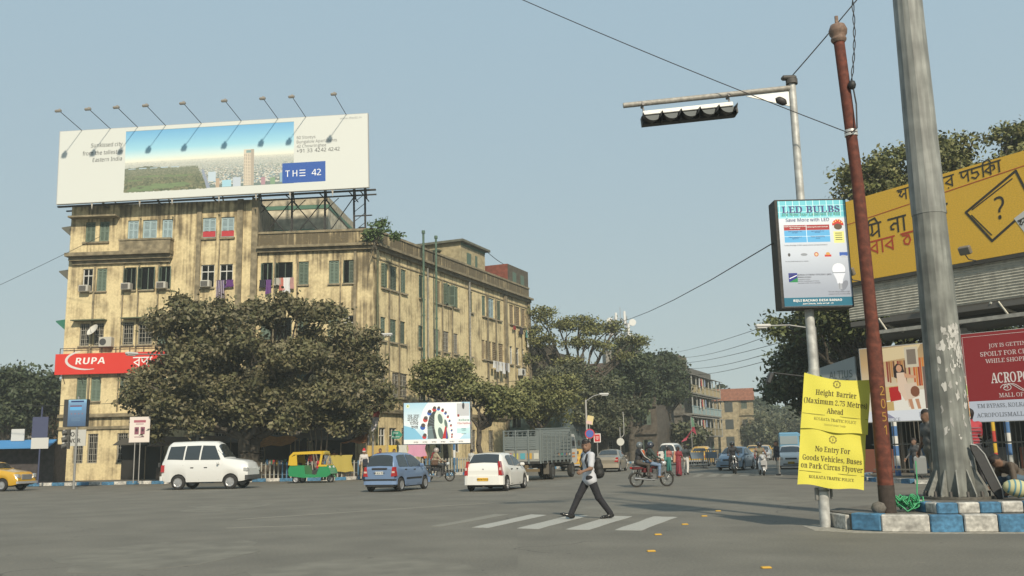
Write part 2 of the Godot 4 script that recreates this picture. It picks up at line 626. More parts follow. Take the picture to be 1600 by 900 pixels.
# ---------------------------------------------------------------- people: a field of tapered bones joined smoothly, meshed as one skin
class Field:
	var lo: Vector3
	var nx: int
	var ny: int
	var nz: int
	var c: float
	var val := PackedFloat32Array()
	var raw := PackedFloat32Array()
	var who := PackedByteArray()
	func _init(bones: Array, cell: float, k: float):
		c = cell
		var a := Vector3(1e9, 1e9, 1e9)
		var b := -a
		for o in bones:
			var r: float = maxf(o[2], o[3]) + k + cell * 2
			a = a.min(o[0] - Vector3(r, r, r)).min(o[1] - Vector3(r, r, r))
			b = b.max(o[0] + Vector3(r, r, r)).max(o[1] + Vector3(r, r, r))
		lo = a
		nx = int((b.x - a.x) / c) + 2
		ny = int((b.y - a.y) / c) + 2
		nz = int((b.z - a.z) / c) + 2
		val.resize(nx * ny * nz)
		val.fill(1.0)
		raw.resize(nx * ny * nz)
		raw.fill(1.0)
		who.resize(nx * ny * nz)
		for bi in bones.size():
			var o = bones[bi]
			var pa: Vector3 = o[0]
			var pb: Vector3 = o[1]
			var ra: float = o[2]
			var rb: float = o[3]
			var ab := pb - pa
			var l2 := maxf(ab.length_squared(), 1e-9)
			var rr := maxf(ra, rb) + k + c * 1.5
			var q0 := (pa.min(pb) - Vector3(rr, rr, rr) - lo) / c
			var q1 := (pa.max(pb) + Vector3(rr, rr, rr) - lo) / c
			for z in range(maxi(0, int(q0.z)), mini(nz, int(q1.z) + 1)):
				for y in range(maxi(0, int(q0.y)), mini(ny, int(q1.y) + 1)):
					var row := (z * ny + y) * nx
					for x in range(maxi(0, int(q0.x)), mini(nx, int(q1.x) + 1)):
						var p := lo + Vector3(x, y, z) * c - pa
						var t := clampf(p.dot(ab) / l2, 0.0, 1.0)
						var d := (p - ab * t).length() - (ra + (rb - ra) * t)
						var i := row + x
						if d < raw[i]:
							raw[i] = d
							who[i] = bi
						var v := val[i]
						var h := maxf(k - absf(d - v), 0.0) / k
						val[i] = minf(d, v) - h * h * k * 0.25
	func into(st: SurfaceTool, colors: Array, xf := Transform3D()):
		var at := {}
		var pts := PackedVector3Array()
		var cs := PackedInt32Array()
		var off := [0, 1, nx, nx + 1, nx * ny, nx * ny + 1, nx * ny + nx, nx * ny + nx + 1]
		var pos := [Vector3(0, 0, 0), Vector3(1, 0, 0), Vector3(0, 1, 0), Vector3(1, 1, 0), Vector3(0, 0, 1), Vector3(1, 0, 1), Vector3(0, 1, 1), Vector3(1, 1, 1)]
		var edges := [[0, 1], [2, 3], [4, 5], [6, 7], [0, 2], [1, 3], [4, 6], [5, 7], [0, 4], [1, 5], [2, 6], [3, 7]]
		for z in nz - 1:
			for y in ny - 1:
				var row := (z * ny + y) * nx
				for x in nx - 1:
					var i := row + x
					var v0 := val[i]
					if v0 > c * 2.5 or v0 < -c * 2.5: continue
					var m := 0
					for k in 8:
						if val[i + off[k]] < 0.0: m += 1
					if m == 0 or m == 8: continue
					var s := Vector3()
					var cnt := 0
					for e in edges:
						var va := val[i + off[e[0]]]
						var vb := val[i + off[e[1]]]
						if (va < 0.0) != (vb < 0.0):
							s += pos[e[0]].lerp(pos[e[1]], va / (va - vb))
							cnt += 1
					at[i] = pts.size()
					pts.append(xf * (lo + (Vector3(x, y, z) + s / cnt) * c))
					cs.append(who[i])
		var sides := [[1, nx, nx * ny], [nx, nx * ny, 1], [nx * ny, 1, nx]]
		st.set_smooth_group(0)
		for i in at:
			for d in sides:
				var j: int = i + d[0]
				if j >= val.size() or (val[i] < 0.0) == (val[j] < 0.0): continue
				var q := [i, i - d[1], i - d[1] - d[2], i - d[2]]
				if not (at.has(q[1]) and at.has(q[2]) and at.has(q[3])): continue
				var order := [0, 1, 2, 0, 2, 3] if val[i] < 0.0 else [0, 2, 1, 0, 3, 2]
				for k in order:
					var n: int = at[q[k]]
					st.set_color(colors[cs[n]])
					st.add_vertex(pts[n])

const SKIN := Color(0.20, 0.115, 0.075)

func dirv(fwd: float, out: float) -> Vector3:   # straight down, swung forward and outward (degrees)
	return Vector3(sin(deg_to_rad(out)), -cos(deg_to_rad(fwd)) * cos(deg_to_rad(out)), sin(deg_to_rad(fwd)) * cos(deg_to_rad(out)))

# joints of a figure that faces +z; its left is +x. angles in degrees: hip, knee, foot, shoulder, elbow as [left, right]
func joints(p: Dictionary) -> Dictionary:
	var j := {}
	var lean: float = p.get("lean", 2.0)
	var side: float = p.get("tilt", 0.0)
	var hip: Array = p.get("hip", [4, -4])
	var knee: Array = p.get("knee", [3, 6])
	var foot: Array = p.get("foot", [0, 0])
	var spread: Array = p.get("spread", [4, 4])
	var sh: Array = p.get("sh", [6, -6])
	var el: Array = p.get("el", [18, 18])
	var ao: Array = p.get("out", [9, 9])
	var ai: Array = p.get("in", [0, 0])
	var up := Basis(Vector3.RIGHT, deg_to_rad(lean)) * Basis(Vector3.BACK, deg_to_rad(side)) * Basis(UP, deg_to_rad(p.get("twist", 0.0)))
	var low := 0.0
	for s in 2:
		var sg := 1.0 if s == 0 else -1.0
		var h := Vector3(0.09 * sg, -0.02, 0)
		var d1 := dirv(hip[s], spread[s] * sg)
		var k := h + d1 * 0.43
		var d2 := dirv(hip[s] - knee[s], spread[s] * 0.4 * sg)
		var a := k + d2 * 0.42
		var fa: float = deg_to_rad(foot[s])
		var f := a + Vector3(0.03 * sg, -0.055 * cos(fa) + sin(fa) * 0.17, 0.17 * cos(fa))
		j["hip%d" % s] = h
		j["knee%d" % s] = k
		j["ank%d" % s] = a
		j["heel%d" % s] = a + Vector3(0, -0.05, -0.045)
		j["toe%d" % s] = f
		low = minf(low, minf(f.y - 0.035, a.y - 0.085))
		var so := up * Vector3(0.185 * sg, 0.48, 0)
		var e := so + up * dirv(sh[s], ao[s] * sg) * 0.29
		var w := e + up * dirv(sh[s] + el[s], (ao[s] - ai[s]) * sg) * 0.25
		j["sho%d" % s] = so
		j["elb%d" % s] = e
		j["wri%d" % s] = w
		j["hand%d" % s] = w + (w - e).normalized() * 0.085
		j["low"] = low
	j.belly = up * Vector3(0, 0.16, 0.01)
	j.chest = up * Vector3(0, 0.37, 0)
	j.neck = up * Vector3(0, 0.52, 0.0)
	var hd := up * Basis(UP, deg_to_rad(p.get("look", 0.0))) * Basis(Vector3.RIGHT, deg_to_rad(p.get("nod", 0.0) - lean * 0.6))
	j.hb = hd
	j.head = up * Vector3(0, 0.535, 0.01) + hd * Vector3(0, 0.135, 0.02)
	j.up = up
	return j

func hand_bones(hb: Basis, w: Vector3, sg: float, curl: float, ci: int, f := 1.0) -> Array:
	# hb: x across the palm towards the thumb, -y along the fingers, z out of the palm
	var out := []
	out.append([w, w + hb * Vector3(0.022 * sg, -0.085, 0), 0.022 * f, 0.017 * f, ci])
	out.append([w + hb * Vector3(-0.012 * sg, -0.01, 0), w + hb * Vector3(-0.024 * sg, -0.078, 0), 0.02 * f, 0.015 * f, ci])
	out.append([w, w + hb * Vector3(0, -0.085, 0), 0.021 * f, 0.017 * f, ci])
	var len := [0.07, 0.082, 0.077, 0.06]
	for k in 4:
		var b := w + hb * Vector3((0.029 - 0.0195 * k) * sg, -0.086 + absf(k - 1.2) * 0.004, 0)
		for s in 3:
			var a := deg_to_rad(curl * (s + 0.6) + k * 4.0)
			var e = b + hb * Vector3(0, -cos(a), sin(a)) * (len[k] * [0.44, 0.31, 0.25][s])
			out.append([b, e, (0.0092 - 0.0009 * s) * f, (0.0084 - 0.0009 * s) * f, ci])
			b = e
	var t0 := w + hb * Vector3(0.026 * sg, -0.022, 0.006)
	var t1 := t0 + hb * Vector3(0.026 * sg, -0.03, 0.014)
	var t2 := t1 + hb * Vector3(0.007 * sg, -0.03, 0.012)
	out.append([t0, t1, 0.0145 * f, 0.0115 * f, ci])
	out.append([t1, t2, 0.0108 * f, 0.009 * f, ci])
	return out

# look: skin, shirt, trousers, hair, shoe colours; sleeve 0 bare, 1 short, 2 long; skirt for a long one; at is the feet's spot
func person(label: String, at: Vector3, turn: float, h: float, pose: Dictionary, look: Dictionary, group := "", cell := 0.03) -> Node3D:
	var o := thing("person", label, "person", at, turn, group)
	var j := joints(pose)
	var base: float = pose.get("seat", -j.low)
	var s := h / 1.74
	var sk: Color = look.get("skin", SKIN)
	var colors := [sk, look.get("shirt", Color(0.4, 0.4, 0.4)), look.get("pants", Color(0.05, 0.05, 0.06)), look.get("hair", Color(0.012, 0.01, 0.009)), look.get("shoe", Color(0.02, 0.018, 0.016)), look.get("accent", Color(0.5, 0.5, 0.5))]
	var fat: float = look.get("fat", 1.0)
	var B := []
	var up: Basis = j.up
	var X := up * Vector3.RIGHT
	var hem: float = look.get("hem", 0.0)   # how far the shirt hangs over the hips
	B.append([X * -0.075 + up * Vector3(0, 0.0, 0), X * 0.075 + up * Vector3(0, 0.0, 0), 0.108 * fat, 0.108 * fat, 1 if hem > 0 else 2])
	B.append([j.belly - X * 0.065, j.belly + X * 0.065, 0.1 * fat, 0.1 * fat, 1])
	B.append([j.chest - X * 0.095, j.chest + X * 0.095, 0.108 * fat, 0.108 * fat, 1])
	B.append([up * Vector3(0, 0.05, 0), j.chest, 0.1 * fat, 0.11 * fat, 1])
	B.append([j.sho0 - X * 0.03, j.sho1 + X * 0.03, 0.06, 0.06, 1])
	B.append([up * Vector3(0, 0.44, -0.01), j.neck + up * Vector3(0, 0.02, 0), 0.075, 0.055, 1])
	if hem > 0: B.append([up * Vector3(0, 0.05, 0), up * Vector3(0, -hem, 0), 0.12 * fat, 0.14 * fat, 1])
	B.append([j.neck - up * Vector3(0, 0.03, 0), j.head - j.hb * Vector3(0, 0.06, 0.02), 0.05, 0.05, 0])
	B.append([j.head + j.hb * Vector3(0, 0.035, -0.015), j.head + j.hb * Vector3(0, -0.03, 0.005), 0.093, 0.08, 0])
	B.append([j.head + j.hb * Vector3(0, -0.07, 0.035), j.head + j.hb * Vector3(0, -0.03, 0.03), 0.05, 0.062, 0])
	B.append([j.head + j.hb * Vector3(0, 0.012, 0.088), j.head + j.hb * Vector3(0, -0.016, 0.102), 0.012, 0.016, 0])
	for e in [-1.0, 1.0]: B.append([j.head + j.hb * Vector3(0.086 * e, 0.01, -0.01), j.head + j.hb * Vector3(0.09 * e, -0.025, -0.006), 0.016, 0.012, 0])
	if not look.has("nohair"):
		B.append([j.head + j.hb * Vector3(0, 0.055, -0.03), j.head + j.hb * Vector3(0, 0.088, 0.005), 0.094, 0.08, 3])
		B.append([j.head + j.hb * Vector3(0, 0.04, -0.035), j.head + j.hb * Vector3(0, -0.03, -0.045), 0.092, 0.065, 3])
		if look.has("bun"): B.append([j.head + j.hb * Vector3(0, -0.01, -0.11), j.head + j.hb * Vector3(0, -0.03, -0.12), 0.045, 0.05, 3])
	var sl: int = look.get("sleeve", 1)
	for k in 2:
		var S: Vector3 = j["sho%d" % k]
		var E: Vector3 = j["elb%d" % k]
		var W: Vector3 = j["wri%d" % k]
		B.append([S, S.lerp(E, 0.72), 0.06, 0.052 if sl > 0 else 0.044, 1 if sl > 0 else 0])
		B.append([S.lerp(E, 0.5), E, 0.046, 0.04, 1 if sl == 2 else 0])
		B.append([E, W, 0.045 if sl == 2 else 0.04, 0.036 if sl == 2 else 0.026, 1 if sl == 2 else 0])
		var H: Vector3 = j["hip%d" % k]
		var K: Vector3 = j["knee%d" % k]
		var A: Vector3 = j["ank%d" % k]
		B.append([H, K, 0.093 * fat, 0.062, 2])
		B.append([K, K.lerp(A, 0.35), 0.061, 0.059, 2])
		B.append([K.lerp(A, 0.35), A, 0.059, 0.05, 2])
		B.append([j["heel%d" % k], j["toe%d" % k], 0.038, 0.03, 4])
		B.append([A, j["heel%d" % k] + Vector3(0, 0, 0.05), 0.042, 0.04, 4])
	if look.has("skirt"):
		B.append([Vector3(0, 0.02, 0), Vector3(0, -base + 0.16, 0.02), 0.135, look.skirt, 2])
		B.append([Vector3(0, -0.3, 0.02), Vector3(0.03, -base + 0.14, 0.1), 0.12, look.skirt * 0.8, 2])
	if look.has("drape"):
		B.append([j.sho0 + Vector3(0, 0.03, 0), j.hip1 + Vector3(-0.03, 0.1, 0.07), 0.055, 0.06, 5])
		B.append([j.sho0 + Vector3(0, 0.02, -0.05), j.sho0 + Vector3(0.03, -0.55, -0.13), 0.055, 0.075, 5])
	for x in look.get("extra", []): B.append(x)
	var st := SurfaceTool.new()
	st.begin(Mesh.PRIMITIVE_TRIANGLES)
	var bc := []
	for b in B: bc.append(colors[b[4]])
	var lift := Transform3D(Basis.from_scale(Vector3.ONE * s), Vector3(0, base * s, 0))
	Field.new(B, cell / s, 0.045).into(st, bc, lift)
	var curl: Array = pose.get("curl", [24.0, 24.0])
	for k in 2:
		var W: Vector3 = j["wri%d" % k]
		var dn: Vector3 = (W - j["elb%d" % k]).normalized()
		var sg := 1.0 if k == 0 else -1.0
		# the palm faces the thigh, the thumb goes forward
		var px: Vector3 = (up * Vector3(-sg, 0, 0))
		var th := (-dn).cross(px).normalized()
		if th.dot(up * Vector3(0, 0.2, 1)) < 0: th = -th
		var hb := Basis(th, -dn, th.cross(-dn))
		if hb.z.dot(px) < 0: hb.z = -hb.z
		var hbones := hand_bones(hb, W, 1.0, curl[k], 0, 1.0 if cell < 0.02 else 1.25)
		var hc := []
		for b in hbones: hc.append(sk)
		Field.new(hbones, 0.005 if cell < 0.02 else 0.011, 0.012).into(st, hc, lift)
	st.generate_normals()
	put("body", st.commit(), vcmat(0.72), o)
	for e in [-1.0, 1.0]:
		var eb := MB.new(lift)
		eb.ball(j.head + j.hb * Vector3(0.032 * e, 0.012, 0.083), Vector3(0.013, 0.009, 0.009), 8)
		put("eye", eb.mesh(), mat(0.04, 0.03, 0.025, 0.2), o)
	o.set_meta("j", j)
	o.set_meta("lift", lift)
	return o

func helmet(p: Node3D, c: Color, visor := true):
	var j: Dictionary = p.get_meta("j")
	var lift: Transform3D = p.get_meta("lift")
	var b := MB.new(lift)
	var hb: Basis = j.hb
	b.g = 0
	var R := Vector3(0.135, 0.145, 0.15)
	var c0: Vector3 = j.head + hb * Vector3(0, 0.025, -0.005)
	for i in 7:
		for k in 16:
			var q := []
			for w in [[i, k], [i, k + 1], [i + 1, k + 1], [i + 1, k]]:
				var lo: float = TAU * w[1] / 16
				var front := maxf(0.0, sin(lo))
				var la: float = PI * (0.78 - 0.24 * pow(front, 2.0)) * w[0] / 7.0
				q.append(c0 + hb * (Vector3(sin(la) * cos(lo), cos(la), sin(la) * sin(lo)) * R))
			b.quad(q[0], q[1], q[2], q[3])
	put("helmet", b.mesh(), mat(c.r, c.g, c.b, 0.25, 0, "", 1, {"coat": 0.6}), p)
	if visor:
		var v := MB.new(lift)
		v.g = 0
		for i in 3:
			for k in 8:
				var q := []
				for w in [[i, k], [i, k + 1], [i + 1, k + 1], [i + 1, k]]:
					var lo: float = PI * (0.12 + 0.76 * w[1] / 8.0)
					var la: float = PI * (0.44 + 0.2 * w[0] / 3.0)
					q.append(c0 + hb * (Vector3(sin(la) * cos(lo), cos(la), sin(la) * sin(lo)) * R * 1.02))
				v.quad(q[0], q[1], q[2], q[3])
		put("visor", v.mesh(), mat(0.02, 0.022, 0.025, 0.08), p)

# ---------------------------------------------------------------- vehicles; each faces +z with its wheels on y = 0
func at_profile(pr: Array, z: float) -> float:
	for k in pr.size() - 1:
		if z <= pr[k + 1][0]:
			return lerpf(pr[k][1], pr[k + 1][1], clampf((z - pr[k][0]) / maxf(1e-6, pr[k + 1][0] - pr[k][0]), 0, 1))
	return pr[pr.size() - 1][1]

func section(s: Dictionary, z: float) -> Array:
	var L: float = s.L
	var t := absf(2.0 * z / L)
	var w: float = s.W / 2 * (1.0 - 0.13 * pow(t, 6.0) - 0.02 * t)
	var h := at_profile(s.top, z)
	var belt := minf(at_profile(s.belt, z), h - 0.02)
	var yb: float = s.sill + 0.09 * pow(t, 10.0)
	for wz in [s.wf, s.wr]:
		var R: float = s.R + 0.055
		if absf(z - wz) < R: yb = maxf(yb, s.R + sqrt(R * R - (z - wz) * (z - wz)))
	yb = minf(yb, belt - 0.12)
	var e := h - belt
	var m := lerpf(yb, belt, 0.55)
	return [Vector2(w * 0.955, yb), Vector2(w * 0.99, lerpf(yb, belt, 0.22)), Vector2(w, m), Vector2(w * 0.992, lerpf(m, belt, 0.7)), Vector2(w * 0.965, belt), Vector2(w * 0.965 - 0.17 * e, belt + e * 0.5), Vector2(w * 0.965 - 0.33 * e - 0.012, belt + e * 0.86), Vector2(w * 0.93 - 0.42 * e - 0.035, belt + e * 0.965), Vector2((w * 0.9 - 0.45 * e) * 0.6, h), Vector2(0, h + 0.012)]

func side_x(s: Dictionary, z: float, y: float) -> float:
	var q := section(s, z)
	for k in q.size() - 1:
		if y <= q[k + 1].y: return lerpf(q[k].x, q[k + 1].x, clampf((y - q[k].y) / maxf(1e-5, q[k + 1].y - q[k].y), 0, 1))
	return q[8].x

func top_y(s: Dictionary, z: float, x: float) -> float:   # height of the skin above the belt at x
	var q := section(s, z)
	for k in range(8, 3, -1):
		if absf(x) <= q[k].x: return lerpf(q[k + 1].y, q[k].y, clampf((absf(x) - q[k + 1].x) / maxf(1e-5, q[k].x - q[k + 1].x), 0, 1))
	return q[4].y

func side_poly(s: Dictionary, poly: Array, off: float, n: String, m: Material, o: Node3D):   # a patch on the flank, given in z, y
	var lo := 9.0
	var hi := 0.0
	for p in poly:
		lo = minf(lo, p.y)
		hi = maxf(hi, p.y)
	for sg in [1.0, -1.0]:
		var b := MB.new()
		for r in 6:
			var y0 := lerpf(lo, hi, r / 6.0)
			var y1 := lerpf(lo, hi, (r + 1) / 6.0)
			for piece in Geometry2D.intersect_polygons(PackedVector2Array(poly), PackedVector2Array([Vector2(-3, y0), Vector2(3, y0), Vector2(3, y1), Vector2(-3, y1)])):
				var id := Geometry2D.triangulate_polygon(piece)
				for k in id.size():
					var p: Vector2 = piece[id[k]]
					b.v(Vector3(sg * (side_x(s, p.x, p.y) + off), p.y, p.x))
		put(n, b.mesh(), m, o)

func strip(s: Dictionary, pts: Array, wd: float, off: float, n: String, m: Material, o: Node3D):   # a thin band along the flank
	for sg in [1.0, -1.0]:
		var b := MB.new()
		for k in pts.size() - 1:
			var a: Vector2 = pts[k]
			var c: Vector2 = pts[k + 1]
			var e := (c - a).normalized().orthogonal() * wd / 2
			var q := []
			for p in [a - e, c - e, c + e, a + e]: q.append(Vector3(sg * (side_x(s, p.x, p.y) + off), p.y, p.x))
			b.quad(q[0], q[1], q[2], q[3])
		put(n, b.mesh(), m, o)

func wheel(o: Node3D, at: Vector3, r: float, wd: float, hub := "disc", n := "wheel", hubc := Color(0.42, 0.42, 0.42)):
	var tm := "tyre %s %.2f %.2f" % [hub, r, wd]
	var hk := "hub %s %.2f %.2f" % [hub, r, wd]
	if not unit.has(tm):
		var b := MB.new(Transform3D(Basis(Vector3.BACK, PI / 2), Vector3.ZERO))
		b.lathe([[r * 0.6, -wd / 2 + 0.012], [r * 0.9, -wd / 2], [r * 0.985, -wd * 0.36], [r, -wd * 0.2], [r, wd * 0.2], [r * 0.985, wd * 0.36], [r * 0.9, wd / 2], [r * 0.6, wd / 2 - 0.012]], 24)
		unit[tm] = b.mesh()
		var hb := MB.new(Transform3D(Basis(Vector3.BACK, PI / 2), Vector3.ZERO))
		for s in [-1.0, 1.0]:
			hb.lathe([[r * 0.64, s * (wd / 2 - 0.005)], [r * 0.58, s * (wd / 2 - 0.02)], [r * 0.5, s * (wd / 2 - 0.03)], [r * 0.22, s * (wd / 2 - 0.012)], [0.0, s * (wd / 2 - 0.005)]], 20)
			if hub == "spoke":
				for k in 7:
					var a := TAU * k / 7
					hb.box(Vector3(cos(a) * r * 0.36, s * (wd / 2 - 0.013), sin(a) * r * 0.36), Vector3(r * 0.5, 0.02, r * 0.1), Basis(UP, -a))
		unit[hk] = hb.mesh()
	var w := put(n, unit[tm], mat(0.022, 0.021, 0.02, 0.9, 0, "grain", 4), o, Transform3D(Basis(), at))
	put("rim", unit[hk], mat(hubc.r, hubc.g, hubc.b, 0.4, 0.6), w)

func car(label: String, cat: String, s: Dictionary, at: Vector3, turn: float, group := "") -> Node3D:
	var o := thing(s.get("name", "car"), label, cat, at, turn, group)
	var c: Color = s.color
	var paint := mat(c.r, c.g, c.b, 0.32, s.get("metal", 0.0), "", 1, {"coat": 0.7})
	var dark := mat(0.018, 0.019, 0.02, 0.5)
	var glass := mat(0.025, 0.03, 0.032, 0.06, 0.0, "", 1, {"spec": 0.7})
	var zs := []
	for k in 41: zs.append(lerpf(-s.L / 2, s.L / 2, k / 40.0))
	for p in s.top:
		zs.append(clampf(p[0], -s.L / 2, s.L / 2))
	for wz in [s.wf, s.wr]:
		for k in 9: zs.append(wz + (s.R + 0.055) * cos(PI * k / 8.0))
	zs.sort()
	var b := MB.new()
	b.soft()
	var prev := []
	for z in zs:
		var q := section(s, z)
		if prev.size() and absf(prev[0] - z) > 0.004:
			for sg in [1.0, -1.0]:
				for k in q.size() - 1:
					var p: Array = prev[1]
					var w := [Vector3(p[k].x * sg, p[k].y, prev[0]), Vector3(q[k].x * sg, q[k].y, z), Vector3(q[k + 1].x * sg, q[k + 1].y, z), Vector3(p[k + 1].x * sg, p[k + 1].y, prev[0])]
					if sg < 0: w.reverse()
					b.quad(w[0], w[1], w[2], w[3])
			prev = [z, q]
		elif not prev.size(): prev = [z, q]
	b.flat()
	for e in [-s.L / 2, s.L / 2]:
		var q := section(s, e)
		for k in q.size() - 1:
			for sg in [1.0, -1.0]:
				b.quad(Vector3(0, q[k].y, e), Vector3(q[k].x * sg, q[k].y, e), Vector3(q[k + 1].x * sg, q[k + 1].y, e), Vector3(0, q[k + 1].y, e))
	fin("body", b, paint, o)
	var ub := MB.new()
	ub.bx(-s.W * 0.40, s.sill + 0.03, -s.L * 0.45, s.W * 0.40, s.R * 2 + 0.1, s.L * 0.45).bx(-s.W * 0.38, s.sill - 0.05, -s.L * 0.42, s.W * 0.38, s.sill + 0.04, s.L * 0.42)
	fin("underbody", ub, mat(0.012, 0.012, 0.012, 0.9), o)
	for w in [s.wf, s.wr]:
		for sg in [1.0, -1.0]:
			wheel(o, Vector3(sg * (s.W / 2 - 0.105), s.R, w), s.R, 0.17, s.get("hub", "disc"))
	for w in s.windows: side_poly(s, w, 0.02, "side_window", glass, o)
	for g in s.glass:   # windscreens across the body between two points of the top line, with half-widths
		var gb := MB.new()
		var z0: float = g[0]
		var z1: float = g[1]
		var h0 := at_profile(s.top, z0)
		var h1 := at_profile(s.top, z1)
		var n := Vector2(-(h1 - h0), z1 - z0).normalized()
		if n.y < 0: n = -n
		for r in 7:
			for cc in 8:
				var q := []
				for k in [[r, cc], [r, cc + 1], [r + 1, cc + 1], [r + 1, cc]]:
					var z := lerpf(z0, z1, k[0] / 7.0)
					var x = lerpf(g[2], g[3], k[0] / 7.0) * (k[1] / 4.0 - 1.0)
					q.append(Vector3(x, top_y(s, z, x) + n.y * 0.014, z + n.x * 0.014))
				gb.quad(q[0], q[1], q[2], q[3])
		fin(g[4], gb, glass, o)
	for l in s.get("seams", []): strip(s, l, 0.014, 0.003, "door_seam", dark, o)
	for l in s.get("mould", []): strip(s, l, 0.075, 0.012, "side_moulding", dark, o)
	for h in s.get("handles", []):
		for sg in [1.0, -1.0]:
			var hb := MB.new()
			hb.bev(Vector3(sg * (side_x(s, h[0], h[1]) + 0.012), h[1], h[0]), Vector3(0.03, 0.045, 0.17), 0.012)
			fin("door_handle", hb, s.get("handle_mat", dark), o)
	for sg in [1.0, -1.0]:
		var mz: float = s.mirror[0]
		var my: float = s.mirror[1]
		var mb := MB.new()
		mb.bev(Vector3(sg * (side_x(s, mz, my) + 0.09), my + 0.05, mz), Vector3(0.2, 0.13, 0.09), 0.035)
		fin("wing_mirror", mb, s.get("mirror_mat", paint), o)
	var e0: float = -s.L / 2
	var e1: float = s.L / 2
	for l in s.get("tail", []):   # tail lamps as flank-wrapping blocks [half-width out, y0, y1, width, depth]
		for sg in [1.0, -1.0]:
			var lb := MB.new()
			lb.prism([Vector2(l[0] - l[3], l[1]), Vector2(l[0], l[1] + 0.01), Vector2(l[0] - 0.02 + l[5], l[2]), Vector2(l[0] - l[3] * 0.55 + l[5], l[2])], e0 - 0.014, e0 + l[4])
			var lo := put("tail_lamp", lb.mesh(), mat(0.36, 0.012, 0.012, 0.15, 0, "", 1, {"coat": 0.8}), o, Transform3D(Basis.from_scale(Vector3(sg, 1, 1)), Vector3.ZERO))
			var cb := MB.new()
			cb.bx(l[0] - l[3] * 0.8, lerpf(l[1], l[2], 0.36), e0 - 0.02, l[0] - 0.03, lerpf(l[1], l[2], 0.55), e0 - 0.012)
			fin("reflector", cb, mat(0.55, 0.42, 0.36, 0.2), lo)
	for l in s.get("head", []):
		for sg in [1.0, -1.0]:
			var lb := MB.new()
			lb.prism([Vector2(l[0] - l[3], l[1]), Vector2(l[0] - 0.02, l[1] + 0.02), Vector2(l[0], l[2]), Vector2(l[0] - l[3] * 0.9, l[2] - 0.04)], e1 - l[4], e1 + 0.012)
			put("headlamp", lb.mesh(), mat(0.55, 0.56, 0.56, 0.08, 0.3, "", 1, {"coat": 0.9}), o, Transform3D(Basis.from_scale(Vector3(sg, 1, 1)), Vector3.ZERO))
	for q in s.get("blocks", []):   # [name, x half-width, y0, y1, z0, z1, colour, roughness]
		var qb := MB.new()
		if "bumper" in q[0]:   # rounded in plan
			var zi: float = q[5] if q[4] < 0 else q[4]
			var zo: float = q[4] if q[4] < 0 else q[5]
			var w: float = q[1]
			var pl := [Vector2(-w, zi)]
			for t in [[1.0, 0.35], [0.985, 0.62], [0.93, 0.82], [0.8, 0.93], [0.5, 0.985], [0.0, 1.0]]: pl.append(Vector2(-w * t[0], lerpf(zi, zo, t[1])))
			for t in [[0.5, 0.985], [0.8, 0.93], [0.93, 0.82], [0.985, 0.62], [1.0, 0.35], [1.0, 0.0]]: pl.append(Vector2(w * t[0], lerpf(zi, zo, t[1])))
			for i in pl.size(): pl[i].y = -pl[i].y
			qb.xf = Transform3D(Basis(Vector3(1, 0, 0), Vector3(0, 0, -1), Vector3(0, 1, 0)), Vector3.ZERO)
			qb.prism(pl, q[2], q[3])
		else: qb.bev(Vector3(0, (q[2] + q[3]) / 2, (q[4] + q[5]) / 2), Vector3(q[1] * 2, q[3] - q[2], absf(q[5] - q[4])), minf(0.02, absf(q[5] - q[4]) * 0.3))
		fin(q[0], qb, mat(q[6].r, q[6].g, q[6].b, q[7]), o)
	if s.has("plate"):   # [y, z, width, colour, text, facing]
		var p: Array = s.plate
		var pb := MB.new()
		pb.bx(-p[2] / 2, p[0] - 0.06, p[1] - 0.008, p[2] / 2, p[0] + 0.06, p[1] + 0.008)
		var po := fin("number_plate", pb, mat(p[3].r, p[3].g, p[3].b, 0.5), o)
		var tx := text(p[4], 0.065, po, Vector3.ZERO, mat(0.015, 0.015, 0.015, 0.6), "sansbold", 0.5, 0.85)
		var bt := Transform3D(Basis(UP, PI) if p[5] < 0 else Basis(), Vector3(0, p[0], p[1] + 0.012 * p[5]))
		tx.transform = bt * tx.transform
	return o

